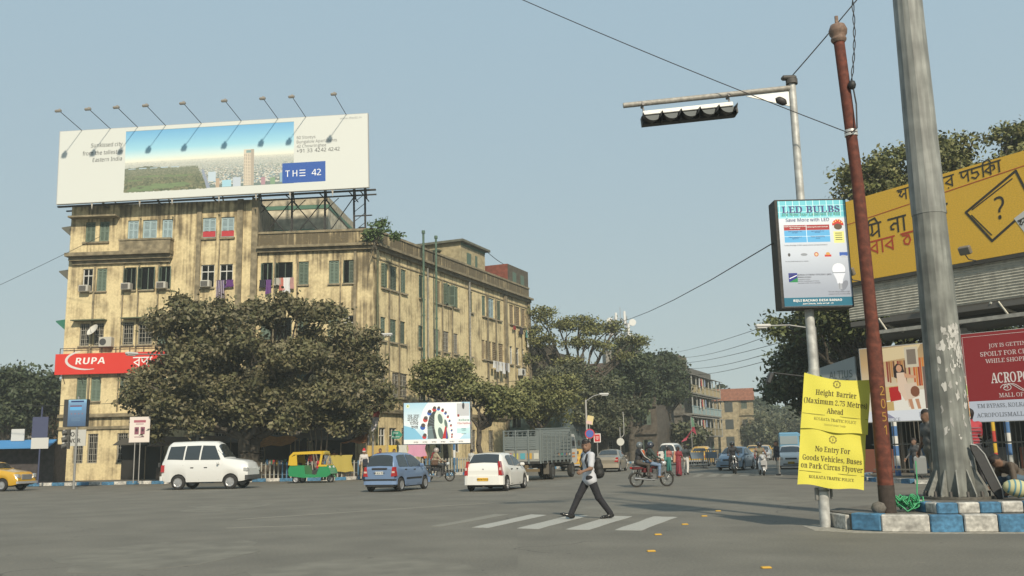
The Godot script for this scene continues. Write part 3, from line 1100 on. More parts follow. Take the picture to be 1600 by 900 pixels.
# shapes of the cars: z runs from the tail (negative) to the nose
func tall_hatch(c: Color) -> Dictionary:
	return {"name": "hatchback", "L": 3.56, "W": 1.53, "R": 0.28, "sill": 0.22, "wf": 1.17, "wr": -1.21, "color": c, "metal": 0.25,
		"top": [[-1.78, 0.92], [-1.73, 1.02], [-1.6, 1.40], [-1.48, 1.53], [-1.2, 1.575], [-0.6, 1.59], [0.0, 1.57], [0.33, 1.50], [1.02, 1.08], [1.45, 0.98], [1.68, 0.86], [1.78, 0.62]],
		"belt": [[-1.78, 0.9], [-1.5, 0.98], [0.9, 0.93], [1.78, 0.6]],
		"windows": [[Vector2(-1.42, 1.03), Vector2(-1.36, 1.44), Vector2(-1.12, 1.48), Vector2(-0.62, 1.49), Vector2(-0.6, 0.99), Vector2(-1.3, 1.0)], [Vector2(-0.52, 0.99), Vector2(-0.52, 1.49), Vector2(0.05, 1.46), Vector2(0.34, 1.37), Vector2(0.83, 1.06), Vector2(0.83, 0.98)]],
		"glass": [[-1.725, -1.53, 0.58, 0.50, "rear_window"], [0.98, 0.38, 0.62, 0.50, "windscreen"]],
		"seams": [[Vector2(-0.56, 0.3), Vector2(-0.56, 0.98)], [Vector2(0.62, 0.3), Vector2(0.78, 0.98)], [Vector2(-1.05, 0.62), Vector2(-1.2, 0.98)], [Vector2(-0.8, 0.27), Vector2(0.6, 0.27)]],
		"mould": [[Vector2(-0.78, 0.52), Vector2(0.72, 0.52)]], "handles": [[-0.85, 0.88], [0.0, 0.87]], "mirror": [0.62, 0.98],
		"tail": [[0.72, 0.62, 1.0, 0.2, 0.2, -0.03]],
		"blocks": [["bumper", 0.735, 0.3, 0.52, -1.84, -1.6, c, 0.4], ["bumper_strip", 0.738, 0.46, 0.52, -1.852, -1.7, Color(0.02, 0.02, 0.02), 0.6], ["bumper_valance", 0.66, 0.22, 0.3, -1.82, -1.6, Color(0.02, 0.02, 0.02), 0.7], ["tailgate_handle", 0.35, 0.88, 0.97, -1.80, -1.7, Color(0.03, 0.03, 0.035), 0.5], ["front_bumper", 0.72, 0.28, 0.5, 1.6, 1.83, c, 0.4]],
		"plate": [0.76, -1.795, 0.36, Color(0.6, 0.6, 0.56), "WB 02 X 7514", -1]}

func low_hatch(c: Color) -> Dictionary:
	return {"name": "hatchback", "L": 3.68, "W": 1.66, "R": 0.285, "sill": 0.21, "wf": 1.2, "wr": -1.2, "color": c, "hub": "spoke",
		"top": [[-1.84, 0.80], [-1.80, 0.98], [-1.66, 1.16], [-1.42, 1.40], [-1.3, 1.45], [-0.9, 1.485], [-0.2, 1.485], [0.18, 1.42], [0.95, 1.0], [1.5, 0.86], [1.74, 0.74], [1.84, 0.56]],
		"belt": [[-1.84, 0.78], [-1.5, 0.98], [-0.5, 0.93], [0.8, 0.88], [1.84, 0.54]],
		"windows": [[Vector2(-1.02, 1.02), Vector2(-1.12, 1.3), Vector2(-0.98, 1.37), Vector2(-0.5, 1.39), Vector2(-0.42, 0.97)], [Vector2(-0.34, 0.97), Vector2(-0.42, 1.39), Vector2(-0.1, 1.37), Vector2(0.24, 1.28), Vector2(0.74, 1.0), Vector2(0.74, 0.93)]],
		"glass": [[-1.71, -1.37, 0.62, 0.52, "rear_window"], [0.92, 0.22, 0.66, 0.52, "windscreen"]],
		"seams": [[Vector2(-0.38, 0.3), Vector2(-0.38, 0.96)], [Vector2(0.66, 0.3), Vector2(0.72, 0.92)], [Vector2(-0.95, 0.6), Vector2(-1.02, 1.0)], [Vector2(-0.8, 0.27), Vector2(0.62, 0.27)]],
		"handles": [[-0.72, 0.84], [0.02, 0.83]], "mirror": [0.6, 0.95],
		"tail": [[0.78, 0.62, 1.16, 0.15, 0.22, -0.08]],
		"blocks": [["bumper", 0.81, 0.26, 0.6, -1.9, -1.62, c, 0.4], ["front_bumper", 0.79, 0.26, 0.5, 1.66, 1.9, c, 0.4], ["badge", 0.03, 0.84, 0.88, -1.85, -1.82, Color(0.25, 0.25, 0.25), 0.3], ["exhaust_pipe", 0.03, 0.17, 0.22, -1.88, -1.6, Color(0.1, 0.09, 0.08), 0.6]],
		"plate": [0.47, -1.906, 0.44, Color(0.72, 0.42, 0.03), "WB 04 F 8132", -1]}

func saloon(c: Color, metal := 0.2) -> Dictionary:
	return {"name": "saloon_car", "L": 4.3, "W": 1.69, "R": 0.3, "sill": 0.22, "wf": 1.33, "wr": -1.27, "color": c, "metal": metal, "hub": "spoke",
		"top": [[-2.15, 0.78], [-2.1, 0.98], [-1.72, 1.04], [-1.45, 1.10], [-0.85, 1.43], [-0.5, 1.49], [0.05, 1.5], [0.4, 1.44], [1.1, 1.05], [1.7, 0.93], [2.02, 0.78], [2.15, 0.58]],
		"belt": [[-2.15, 0.76], [-1.6, 0.95], [0.95, 0.9], [2.15, 0.56]],
		"windows": [[Vector2(-1.12, 1.0), Vector2(-1.0, 1.22), Vector2(-0.72, 1.37), Vector2(-0.2, 1.41), Vector2(-0.18, 0.96)], [Vector2(-0.1, 0.96), Vector2(-0.1, 1.41), Vector2(0.2, 1.39), Vector2(0.45, 1.31), Vector2(0.9, 1.02), Vector2(0.9, 0.95)]],
		"glass": [[-1.4, -0.88, 0.64, 0.52, "rear_window"], [1.06, 0.44, 0.68, 0.54, "windscreen"]],
		"seams": [[Vector2(-0.14, 0.3), Vector2(-0.14, 0.95)], [Vector2(0.82, 0.3), Vector2(0.9, 0.94)], [Vector2(-0.95, 0.62), Vector2(-1.1, 0.98)]],
		"handles": [[-0.5, 0.85], [0.25, 0.84]], "mirror": [0.75, 0.96],
		"tail": [[0.8, 0.66, 0.96, 0.26, 0.18, 0.0]], "head": [[0.82, 0.6, 0.8, 0.34, 0.3]],
		"blocks": [["rear_bumper", 0.82, 0.28, 0.56, -2.2, -1.9, c, 0.4], ["front_bumper", 0.82, 0.24, 0.5, 1.92, 2.21, c, 0.4], ["grille", 0.36, 0.62, 0.72, 2.1, 2.165, Color(0.03, 0.03, 0.03), 0.4], ["air_intake", 0.5, 0.28, 0.37, 2.15, 2.22, Color(0.015, 0.015, 0.015), 0.7]]}

func taxi(c: Color) -> Dictionary:   # an old rounded saloon
	return {"name": "taxi", "L": 4.3, "W": 1.66, "R": 0.32, "sill": 0.28, "wf": 1.28, "wr": -1.2, "color": c,
		"top": [[-2.15, 0.62], [-2.08, 0.88], [-1.7, 1.04], [-1.3, 1.14], [-0.98, 1.42], [-0.6, 1.56], [0.0, 1.58], [0.42, 1.5], [0.78, 1.16], [1.3, 1.08], [1.85, 0.98], [2.1, 0.82], [2.15, 0.6]],
		"belt": [[-2.15, 0.6], [-1.6, 0.96], [0.9, 1.0], [1.9, 0.86], [2.15, 0.58]],
		"windows": [[Vector2(-0.98, 1.08), Vector2(-0.82, 1.36), Vector2(-0.2, 1.47), Vector2(-0.18, 1.06)], [Vector2(-0.1, 1.06), Vector2(-0.1, 1.47), Vector2(0.36, 1.42), Vector2(0.6, 1.1), Vector2(0.6, 1.06)]],
		"glass": [[-1.26, -1.0, 0.5, 0.45, "rear_window"], [0.76, 0.46, 0.6, 0.54, "windscreen"]],
		"seams": [[Vector2(-0.14, 0.4), Vector2(-0.14, 1.04)], [Vector2(0.6, 0.4), Vector2(0.62, 1.04)]],
		"handles": [[-0.5, 0.95], [0.2, 0.95]], "mirror": [0.6, 1.08], "tail": [[0.66, 0.7, 0.86, 0.12, 0.1, 0.0]], "head": [[0.72, 0.68, 0.88, 0.22, 0.2]],
		"blocks": [["rear_bumper", 0.8, 0.38, 0.5, -2.26, -2.14, Color(0.35, 0.35, 0.35), 0.3], ["front_bumper", 0.8, 0.38, 0.5, 2.14, 2.26, Color(0.35, 0.35, 0.35), 0.3], ["grille", 0.4, 0.58, 0.86, 2.1, 2.17, Color(0.2, 0.2, 0.2), 0.3]]}

func boxy(c: Color) -> Dictionary:   # a tall square estate
	return {"name": "estate_car", "L": 4.4, "W": 1.78, "R": 0.35, "sill": 0.36, "wf": 1.35, "wr": -1.3, "color": c, "hub": "spoke",
		"top": [[-2.2, 1.12], [-2.17, 1.2], [-2.04, 1.82], [-1.9, 1.9], [-0.5, 1.92], [0.35, 1.9], [0.55, 1.82], [1.0, 1.22], [1.9, 1.12], [2.12, 1.02], [2.2, 0.8]],
		"belt": [[-2.2, 1.1], [-1.9, 1.16], [0.9, 1.12], [2.2, 0.78]],
		"windows": [[Vector2(-1.95, 1.22), Vector2(-1.88, 1.74), Vector2(-1.1, 1.76), Vector2(-1.1, 1.2)], [Vector2(-1.02, 1.2), Vector2(-1.02, 1.76), Vector2(-0.28, 1.77), Vector2(-0.28, 1.19)], [Vector2(-0.2, 1.19), Vector2(-0.2, 1.77), Vector2(0.42, 1.75), Vector2(0.8, 1.22), Vector2(0.8, 1.18)]],
		"glass": [[-2.165, -2.055, 0.7, 0.6, "rear_window"], [0.97, 0.58, 0.72, 0.62, "windscreen"]],
		"seams": [[Vector2(-0.24, 0.45), Vector2(-0.24, 1.18)], [Vector2(0.75, 0.45), Vector2(0.8, 1.16)], [Vector2(-1.06, 0.7), Vector2(-1.06, 1.18)]],
		"handles": [[-0.6, 1.05], [0.1, 1.05]], "mirror": [0.75, 1.2], "tail": [[0.84, 0.85, 1.2, 0.14, 0.15, 0.0]], "head": [[0.84, 0.84, 1.02, 0.26, 0.2]],
		"blocks": [["rear_bumper", 0.86, 0.45, 0.66, -2.32, -2.1, c, 0.5], ["front_bumper", 0.86, 0.45, 0.66, 2.1, 2.3, Color(0.05, 0.05, 0.05), 0.5]],
		"plate": [0.9, -2.215, 0.44, Color(0.6, 0.6, 0.56), "WB 06 A 2210", -1]}

# a motorcycle; steer turns the front wheel
func motorcycle(label: String, at: Vector3, turn: float, c: Color, group := "", scooter := false) -> Node3D:
	var o := thing("scooter" if scooter else "motorcycle", label, "scooter" if scooter else "motorcycle", at, turn, group)
	var r := 0.22 if scooter else 0.3
	var wb := 0.62 if scooter else 0.64
	var paint := mat(c.r, c.g, c.b, 0.3, 0.1, "", 1, {"coat": 0.7})
	var dark := mat(0.02, 0.02, 0.021, 0.55)
	var steel := mat(0.4, 0.4, 0.4, 0.3, 0.8)
	for s in [-1.0, 1.0]:
		var t := MB.new(Transform3D(Basis(Vector3.BACK, PI / 2), Vector3.ZERO))
		var tw := 0.045
		t.lathe([[r - 0.07, -tw * 0.6], [r - 0.03, -tw], [r, -tw * 0.35], [r, tw * 0.35], [r - 0.03, tw], [r - 0.07, tw * 0.6], [r - 0.07, -tw * 0.6]], 24)
		var w := put("wheel", t.mesh(), mat(0.03, 0.027, 0.023, 0.9), o, Transform3D(Basis(), Vector3(0, r, wb * s)))
		var sp := MB.new(Transform3D(Basis(Vector3.BACK, PI / 2), Vector3.ZERO))
		sp.lathe([[r - 0.065, -0.022], [r - 0.075, 0.0], [r - 0.065, 0.022]], 24)
		sp.lathe([[0.0, -0.06], [0.05, -0.06], [0.045, 0.0], [0.05, 0.06], [0.0, 0.06]], 12)
		for k in (5 if scooter else 14):
			var a := TAU * k / (5 if scooter else 14)
			sp.tube(Vector3(cos(a) * 0.04, 0.03 * (1 if k % 2 else -1), sin(a) * 0.04), Vector3(cos(a + 0.2) * (r - 0.07), 0, sin(a + 0.2) * (r - 0.07)), 0.02 if scooter else 0.005, -1, 4, false)
		put("spokes", sp.mesh(), steel, w)
		var mg := MB.new()
		var a0 := 20.0 if s > 0 else 5.0
		for k in 8:
			var q := []
			for w2 in [[k, -1.0], [k, 1.0], [k + 1, 1.0], [k + 1, -1.0]]:
				var an := deg_to_rad(lerpf(a0, 165.0 if s > 0 else 130.0, w2[0] / 8.0))
				q.append(Vector3(0.06 * w2[1], r + sin(an) * (r + 0.035), wb * s + cos(an) * (r + 0.035) * (-1.0 if s < 0 else -1.0)))
			mg.soft().quad(q[0], q[1], q[2], q[3])
		fin("mudguard", mg, paint if scooter or s > 0 else dark, o)
	var fk := MB.new()
	for s in [-1.0, 1.0]:
		fk.tube(Vector3(0.075 * s, r, wb), Vector3(0.075 * s, r + 0.36, wb - 0.12), 0.024, 0.024, 7).tube(Vector3(0.075 * s, r + 0.36, wb - 0.12), Vector3(0.075 * s, 1.0, wb - 0.24), 0.017, 0.017, 7)
	fk.bx(-0.1, 0.86, wb - 0.24, 0.1, 0.9, wb - 0.16).tube(Vector3(-0.06, r, wb), Vector3(0.06, r, wb), 0.02)
	fin("fork", fk, steel, o)
	var hb := MB.new()
	hb.path([Vector3(-0.36, 1.03, wb - 0.42), Vector3(-0.2, 1.06, wb - 0.3), Vector3(0, 1.0, wb - 0.25), Vector3(0.2, 1.06, wb - 0.3), Vector3(0.36, 1.03, wb - 0.42)], 0.013, 7)
	for s in [-1.0, 1.0]: hb.tube(Vector3(0.25 * s, 1.045, wb - 0.34), Vector3(0.37 * s, 1.03, wb - 0.43), 0.019, 0.019, 7)
	fin("handlebar", hb, dark, o)
	for s in [-1.0, 1.0]:
		var mi := MB.new()
		mi.tube(Vector3(0.22 * s, 1.05, wb - 0.32), Vector3(0.27 * s, 1.22, wb - 0.36), 0.007, 0.007, 5).bev(Vector3(0.29 * s, 1.25, wb - 0.36), Vector3(0.12, 0.08, 0.03), 0.012)
		fin("mirror", mi, dark, o)
	var hl := MB.new()
	hl.lathe([[0.0, 0.12], [0.09, 0.1], [0.1, 0.03], [0.06, -0.06], [0.0, -0.08]], 16, Vector3(0, 0.93, wb - 0.14), Basis(Vector3.RIGHT, PI / 2 + 0.1))
	fin("headlamp", hl, mat(0.55, 0.56, 0.56, 0.08, 0.3), o)
	if scooter:
		var bd := MB.new()
		bd.prism([Vector2(-0.82, 0.55), Vector2(-0.86, 0.78), Vector2(-0.5, 0.76), Vector2(0.02, 0.72), Vector2(0.06, 0.4), Vector2(-0.2, 0.3), Vector2(-0.45, 0.45)], -0.14, 0.14)
		put("body", bd.mesh(), paint, o, Transform3D(Basis(Vector3(0, 0, -1), Vector3(0, 1, 0), Vector3(1, 0, 0)), Vector3.ZERO))
		var ap := MB.new()
		ap.soft()
		for k in 6:
			for i in 5:
				var q := []
				for w3 in [[k, i], [k + 1, i], [k + 1, i + 1], [k, i + 1]]:
					var x := lerpf(-1, 1, w3[0] / 6.0)
					var y := lerpf(0.32, 0.98, w3[1] / 5.0)
					var hw := lerpf(0.2, 0.23, sin(PI * w3[1] / 5.0)) * (1.0 - 0.35 * maxf(0, w3[1] - 3.0) / 2.0)
					q.append(Vector3(x * hw, y, wb - 0.1 - y * 0.2 + 0.08 * (1 - x * x) * (1.2 - w3[1] / 6.0)))
				ap.quad(q[0], q[1], q[2], q[3])
		fin("front_apron", ap, paint, o)
		var fb := MB.new()
		fb.bev(Vector3(0, 0.33, 0.2), Vector3(0.34, 0.07, 0.46), 0.02).bev(Vector3(0, 1.0, wb - 0.24), Vector3(0.3, 0.16, 0.18), 0.05)
		fin("footboard", fb, paint, o)
	else:
		var tk := MB.new()
		tk.ball(Vector3(0, 0.84, 0.12), Vector3(0.14, 0.13, 0.29), 14, Basis(Vector3.RIGHT, -0.12))
		fin("fuel_tank", tk, paint, o)
		var en := MB.new()
		en.bev(Vector3(0, 0.42, 0.05), Vector3(0.24, 0.26, 0.34), 0.05).bev(Vector3(0, 0.6, 0.12), Vector3(0.18, 0.2, 0.16), 0.02).tube(Vector3(-0.13, 0.38, 0.0), Vector3(0.13, 0.38, 0.0), 0.11, 0.11, 14)
		for k in 5: en.bx(-0.11, 0.53 + k * 0.035, 0.02, 0.11, 0.54 + k * 0.035, 0.22)
		fin("engine", en, mat(0.16, 0.16, 0.16, 0.45, 0.6), o)
		var fr := MB.new()
		fr.path([Vector3(0, 0.9, wb - 0.24), Vector3(0, 0.42, 0.28), Vector3(0, 0.26, 0.1), Vector3(0, 0.3, -0.2)], 0.025, 6)
		for s in [-1.0, 1.0]: fr.path([Vector3(0.1 * s, r, -wb), Vector3(0.1 * s, 0.34, -0.18)], 0.022, 6).path([Vector3(0.12 * s, r + 0.02, -wb), Vector3(0.12 * s, 0.72, -wb + 0.12)], 0.03, 7).path([Vector3(0.08 * s, 0.78, 0.1), Vector3(0.08 * s, 0.7, -0.3), Vector3(0.08 * s, 0.76, -0.8)], 0.016, 6)
		fin("frame", fr, dark, o)
		for s in [-1.0, 1.0]:
			var pn := MB.new()
			pn.bev(Vector3(0.12 * s, 0.66, -0.2), Vector3(0.03, 0.18, 0.36), 0.012).bev(Vector3(0.11 * s, 0.74, -0.6), Vector3(0.04, 0.1, 0.4), 0.015)
			fin("side_panel", pn, paint, o)
		var tl := MB.new()
		tl.bev(Vector3(0, 0.76, -0.86), Vector3(0.14, 0.08, 0.08), 0.02)
		fin("tail_lamp", tl, mat(0.4, 0.015, 0.012, 0.2), o)
		var gr := MB.new()
		gr.path([Vector3(-0.1, 0.8, -0.5), Vector3(-0.1, 0.84, -0.86), Vector3(0.1, 0.84, -0.86), Vector3(0.1, 0.8, -0.5)], 0.012, 6).path([Vector3(0.17, 0.3, 0.35), Vector3(0.2, 0.62, 0.34), Vector3(-0.2, 0.62, 0.34), Vector3(-0.17, 0.3, 0.35)], 0.014, 6)
		fin("grab_rail", gr, steel, o)
	var se := MB.new()
	se.bev(Vector3(0, 0.815, -0.2), Vector3(0.25, 0.09, 0.42), 0.035).bev(Vector3(0, 0.85, -0.58), Vector3(0.22, 0.1, 0.4), 0.035)
	fin("seat", se, mat(0.02, 0.02, 0.02, 0.6), o)
	var ex := MB.new()
	ex.path([Vector3(-0.1, 0.5, 0.22), Vector3(-0.15, 0.3, 0.2), Vector3(-0.17, 0.28, -0.1)], 0.02, 7).tube(Vector3(-0.17, 0.28, -0.1), Vector3(-0.18, 0.36, -0.8), 0.035, 0.05, 10)
	fin("exhaust_pipe", ex, steel, o)
	var pl := MB.new()
	pl.bx(-0.1, 0.56, -wb - r * 0.55, 0.1, 0.66, -wb - r * 0.55 + 0.01)
	fin("number_plate", pl, mat(0.5, 0.5, 0.48, 0.5), o)
	return o

# ---------------------------------------------------------------- the scene
func _ready():
	rng.seed = 42
	var cam := Camera3D.new()
	cam.name = "camera"
	cam.position = Vector3(0, 1.55, 0)
	cam.basis = Basis(Vector3.RIGHT, deg_to_rad(9.85)) * Basis(Vector3.BACK, deg_to_rad(-1.23))
	cam.fov = 34.2
	cam.near = 0.1
	cam.far = 3000
	add_child(cam)
	var sky := ProceduralSkyMaterial.new()
	sky.sky_top_color = Color(0.525, 0.61, 0.665)
	sky.sky_horizon_color = Color(0.625, 0.665, 0.65)
	sky.sky_curve = 0.16
	sky.ground_bottom_color = Color(0.42, 0.41, 0.39)
	sky.ground_horizon_color = Color(0.66, 0.70, 0.69)
	sky.sky_energy_multiplier = 1.0
	sky.sun_angle_max = 20.0
	sky.sun_curve = 0.1
	var env := Environment.new()
	env.background_mode = Environment.BG_SKY
	env.sky = Sky.new()
	env.sky.sky_material = sky
	env.tonemap_mode = Environment.TONE_MAPPER_LINEAR
	env.tonemap_exposure = 1.52
	env.ambient_light_source = Environment.AMBIENT_SOURCE_SKY
	env.sdfgi_enabled = true
	env.ssao_enabled = true
	env.ssil_enabled = true
	env.fog_enabled = true
	env.fog_density = 0.0008
	env.fog_light_color = Color(0.76, 0.79, 0.78)
	var we := WorldEnvironment.new()
	we.name = "world_environment"
	we.environment = env
	add_child(we)
	var sun := DirectionalLight3D.new()
	sun.name = "sun"
	sun.light_energy = 1.0
	sun.light_color = Color(1.0, 0.95, 0.86)
	sun.light_angular_distance = 2.0
	sun.shadow_enabled = true
	sun.basis = Basis.looking_at(Vector3(-0.24, -0.62, -0.83))
	add_child(sun)
	noise_tex("grain", 0.09, 0.72, 1.0)
	noise_tex("blotch", 0.02, 0.55, 1.0)
	noise_tex("speck", 0.28, 0.55, 1.0, 3)
	noise_tex("road_patch", 0.012, 0.70, 1.0, 5, 512)
	noise_tex("grime", 0.02, 0.5, 1.0, 5)
	road_tex()
	noise_tex("runs", 0.03, 0.55, 1.0, 4)
	build_ground()
	build_corner_block()
	build_more()

func build_more():
	build_far()
	build_trees()
	build_extras()
	build_street()
	build_right()
	build_wires()

func road_tex():   # asphalt: blotches, grit, a few cracks, tar seams and oil drips
	var w := 1024
	var a := bytes_of(0.008, 91, w, w)
	var f := bytes_of(0.35, 92, w, w)
	var im := Image.create(w, w, false, Image.FORMAT_RGB8)
	var out := PackedByteArray()
	out.resize(w * w * 3)
	for i in w * w:
		var v := int(clampf(0.84 + 0.07 * (a[i] / 255.0 - 0.5) * 2.0 + 0.10 * (f[i] / 255.0 - 0.5) * 2.0, 0, 1) * 255)
		out[i * 3] = v
		out[i * 3 + 1] = v
		out[i * 3 + 2] = v
	im = Image.create_from_data(w, w, false, Image.FORMAT_RGB8, out)
	var r := RandomNumberGenerator.new()
	r.seed = 8
	for k in 130:   # drips
		var c := Vector2(r.randf(), r.randf()) * w
		var s := r.randi_range(1, 4)
		im.fill_rect(Rect2i(int(c.x), int(c.y), s, s), Color(0.6, 0.6, 0.6) if k % 3 else Color(0.93, 0.92, 0.9))
	for k in 14:   # cracks
		var p := Vector2(r.randf(), r.randf()) * w
		var d := Vector2.from_angle(r.randf() * TAU)
		for j in r.randi_range(40, 160):
			d = d.rotated(r.randf_range(-0.35, 0.35))
			p += d * 1.5
			im.fill_rect(Rect2i(int(fposmod(p.x, w - 2)), int(fposmod(p.y, w - 2)), 1 + k % 2, 1), Color(0.58, 0.58, 0.58))
	texs["road"] = ImageTexture.create_from_image(im)

func build_ground():
	var road := MB.new()
	road.quad(Vector3(-700, 0, 60), Vector3(700, 0, 60), Vector3(700, 0, -900), Vector3(-700, 0, -900))
	var o := fin("road", road, mat(0.275, 0.256, 0.208, 0.85, 0, "road", 0.05, {"detail": "speck", "ds": 1.1}))
	struct(o)

func kerb_line(parent: Node, pts: Array, wide: float, h: float, step: float, y0 := 0.0, start := 0):
	# painted kerb stones, blue and white in turn, laid along a polyline of [x, z]; the stones stand outside (left of the way)
	var blue := mat(0.10, 0.29, 0.49, 0.8, 0, "grime", 0.5, {"detail": "grime", "ds": 1.7})
	var white := mat(0.78, 0.75, 0.68, 0.8, 0, "grime", 0.5, {"detail": "grime", "ds": 1.7})
	var k := start
	for i in pts.size() - 1:
		var a := Vector3(pts[i][0], y0, pts[i][1])
		var b := Vector3(pts[i + 1][0], y0, pts[i + 1][1])
		var n := maxi(1, int(round(a.distance_to(b) / step)))
		var d := (b - a) / n
		var f := d.normalized()
		var side := f.cross(UP)
		for j in n:
			var m := MB.new()
			var c := a + d * (j + 0.5) - side * wide / 2 + UP * (h / 2 + rng.randf_range(-0.012, 0.006))
			m.bev(c, Vector3(d.length() - rng.randf_range(0.008, 0.022), h, wide), 0.02, Basis(f, UP, f.cross(UP)).rotated(UP, rng.randf_range(-0.012, 0.012)))
			put("kerb_stone", m.mesh(), blue if k % 2 == 0 else white, parent)
			k += 1

func build_corner_block():
	var cream := Color(0.81, 0.745, 0.58)
	var old := Color(0.60, 0.54, 0.42)
	var soot := Color(0.26, 0.235, 0.18)
	var o := thing("apartment_block", "weathered cream four and five storey corner block with green shutters under the rooftop billboard", "building", Vector3(-9.65, 0, -64))
	var W := 21.95
	# the front, seen from the crossing: u runs from its left end (0) to the corner (21.95)
	var F := Node3D.new()
	F.name = "front_wall_group"
	var fb := Basis(UP, deg_to_rad(-3.5))
	var front_t := Transform3D(fb, fb * Vector3(-W, 0, 0))
	var cols := [[20.12, 20.85], [19.1, 19.82], [16.95, 17.75], [15.6, 16.65], [14.45, 15.22], [11.3, 12.27], [9.98, 10.93], [7.14, 7.88], [5.72, 6.78], [4.56, 5.28], [2.39, 3.12], [1.31, 2.09]]
	var rows := [[1.3, 3.3], [5.55, 7.2], [9.4, 11.0], [13.27, 14.92], [16.88, 18.34]]
	var holes := []
	var kinds := []
	for r in rows.size():
		for c in cols.size():
			if r == 4 and c > 6: continue
			holes.append([W - cols[c][1], W - cols[c][0], rows[r][0], rows[r][1]])
			var kd := "shut"
			if r == 4: kd = "blue" if c in [2, 3, 4, 5, 6] else "shut"
			if r == 3: kd = ["white", "shut", "open", "open", "open", "white", "white", "open", "open", "shut", "shut", "half"][c]
			if r == 2: kd = ["bars", "bars", "bars", "bars", "shut", "shut", "half", "shut", "open", "shut", "shut", "white"][c]
			if r == 1: kd = ["shut", "shut", "shut", "half", "shut", "shut", "shut", "bars", "shut", "shut", "half", "shut"][c]
			if r == 0: kd = "bars"
			kinds.append(kd)
	var fs := Vector2(W, 20.2)
	var ledges := [[15.75, 1.0, 0.15, 0, 7.7], [16.0, 1.6, 0.95, 13.4, W, 1.25], [19.55, 1.1, 0.8, 0, 13.7], [19.5, 5.0, 0.55, 0, 13.7], [16.0, 0.8, 0.6, 4, 7.7], [19.5, 20, 0.5, 8.6, 9.3], [16, 16, 0.62, 20.4, W], [19.5, 7, 0.45, 12.8, 13.7], [15.9, 3.5, 0.5, 6.6, 8.4], [4.4, 2.0, 0.35, 0, W]]
	var fim := plaster(fs.x, fs.y, 30, cream, old, soot, ledges, 11, 0.16)
	var wm := picmat(fim, 0.9)
	wm.texture_repeat = true
	wm.heightmap_enabled = false
	var wb := MB.new()
	wall_cells(wb, 0, 13.75, 0, 19.55, holes, 0.22, fs)
	var lo := []
	for h in holes:
		if h[0] > 13.7: lo.append(h)
	wall_cells(wb, 13.75, W, 0, 17.1, lo, 0.22, fs)
	# the hole lists overlap only in their reveals; the left block's list draws the reveals of both
	var front := put("front_wall", wb.mesh(), wm, o, front_t)
	for k in holes.size(): window(front, holes[k], 0.16, kinds[k], k * 7 % 3)
	# piers, sills and slabs in relief
	var trim := MB.new()
	var T := func(u0, u1, v0, v1, z1): trim.bx(u0, v0, 0.0, u1, v1, z1)
	for g in [[0.95, 1.1, 1.83], [1.83, 1.83, 1.83]]: pass
	for p in [[1.92, 2.05], [4.06, 4.14], [5.17, 5.27], [6.6, 6.7], [10.9, 10.99], [14.93, 15.05], [16.56, 16.66], [19.62, 19.72]]:
		T.call(p[0], p[1], 4.8, 15.3, 0.07)
	T.call(9.3, 9.62, 4.8, 19.5, 0.12)
	T.call(13.3, 13.75, 0.0, 19.6, 0.22)
	T.call(12.2, 12.62, 4.8, 19.6, 0.10)
	T.call(20.6, 20.78, 0.0, 16.0, 0.10)
	T.call(10.93, 11.0, 15.3, 18.7, 0.07)
	T.call(0.0, W, 4.42, 4.66, 0.28)
	T.call(0.0, W, 3.6, 3.8, 0.12)
	T.call(0.05, 7.65, 15.72, 15.98, 0.75)
	T.call(0.2, 7.6, 15.45, 15.71, 0.45)
	T.call(0.35, 7.5, 15.2, 15.44, 0.2)
	T.call(3.95, 7.62, 15.99, 16.72, 0.62)
	T.call(3.9, 7.66, 16.73, 16.85, 0.68)
	T.call(0.1, 3.6, 18.56, 18.68, 0.7)
	T.call(0.95, 2.9, 16.74, 16.86, 0.14)
	T.call(9.6, 10.7, 16.72, 16.86, 0.13)
	T.call(10.98, 12.05, 16.72, 16.86, 0.13)
	T.call(13.76, W + 0.1, 15.86, 16.04, 0.5)
	T.call(13.76, W + 0.05, 15.62, 15.85, 0.26)
	T.call(13.76, W + 0.1, 16.98, 17.14, 0.08)
	put("ledges", trim.mesh(), mat(0.36, 0.30, 0.19, 0.9, 0, "runs", 0.25, {"detail": "blotch", "ds": 0.22}), front)
	for k in holes.size():
		var h = holes[k]
		if h[2] < 16 and h[2] > 5:
			var s := MB.new()
			s.bx(h[0] - 0.06, h[2] - 0.1, 0.001, h[1] + 0.06, h[2] - 0.002, 0.13)
			put("sill", s.mesh(), mat(0.33, 0.28, 0.19, 0.9, 0, "runs", 0.4), front)
	var red := MB.new()
	for u in [[9.7, 10.6], [11.05, 11.95]]: red.bx(u[0], 16.95, -0.1, u[1], 17.35, -0.06)
	put("red_panel", red.mesh(), mat(0.42, 0.03, 0.04, 0.7), front)
	# the side, running back along the street: u from the corner (0) to its far end (28.3)
	var SL := 28.3
	var sb := Basis(UP, deg_to_rad(66.5))
	var sh := []
	var sk := []
	var add := func(list, v0, v1, kds):
		for k in list.size():
			sh.append([list[k][0], list[k][1], v0, v1])
			sk.append(kds[k % kds.size()])
	add.call([[1.07, 2.0], [2.27, 3.27], [3.8, 4.58], [6.46, 7.17], [9.04, 9.99], [10.47, 11.63], [12.2, 13.1], [15.07, 15.76], [17.57, 18.35], [18.93, 20.07], [20.73, 21.57], [23.47, 24.46], [24.78, 25.97], [26.41, 27.26]], 13.1, 14.88, ["half", "shut", "shut", "shut", "screen", "open", "half", "shut", "shut", "blue", "half", "screen", "screen", "screen"])
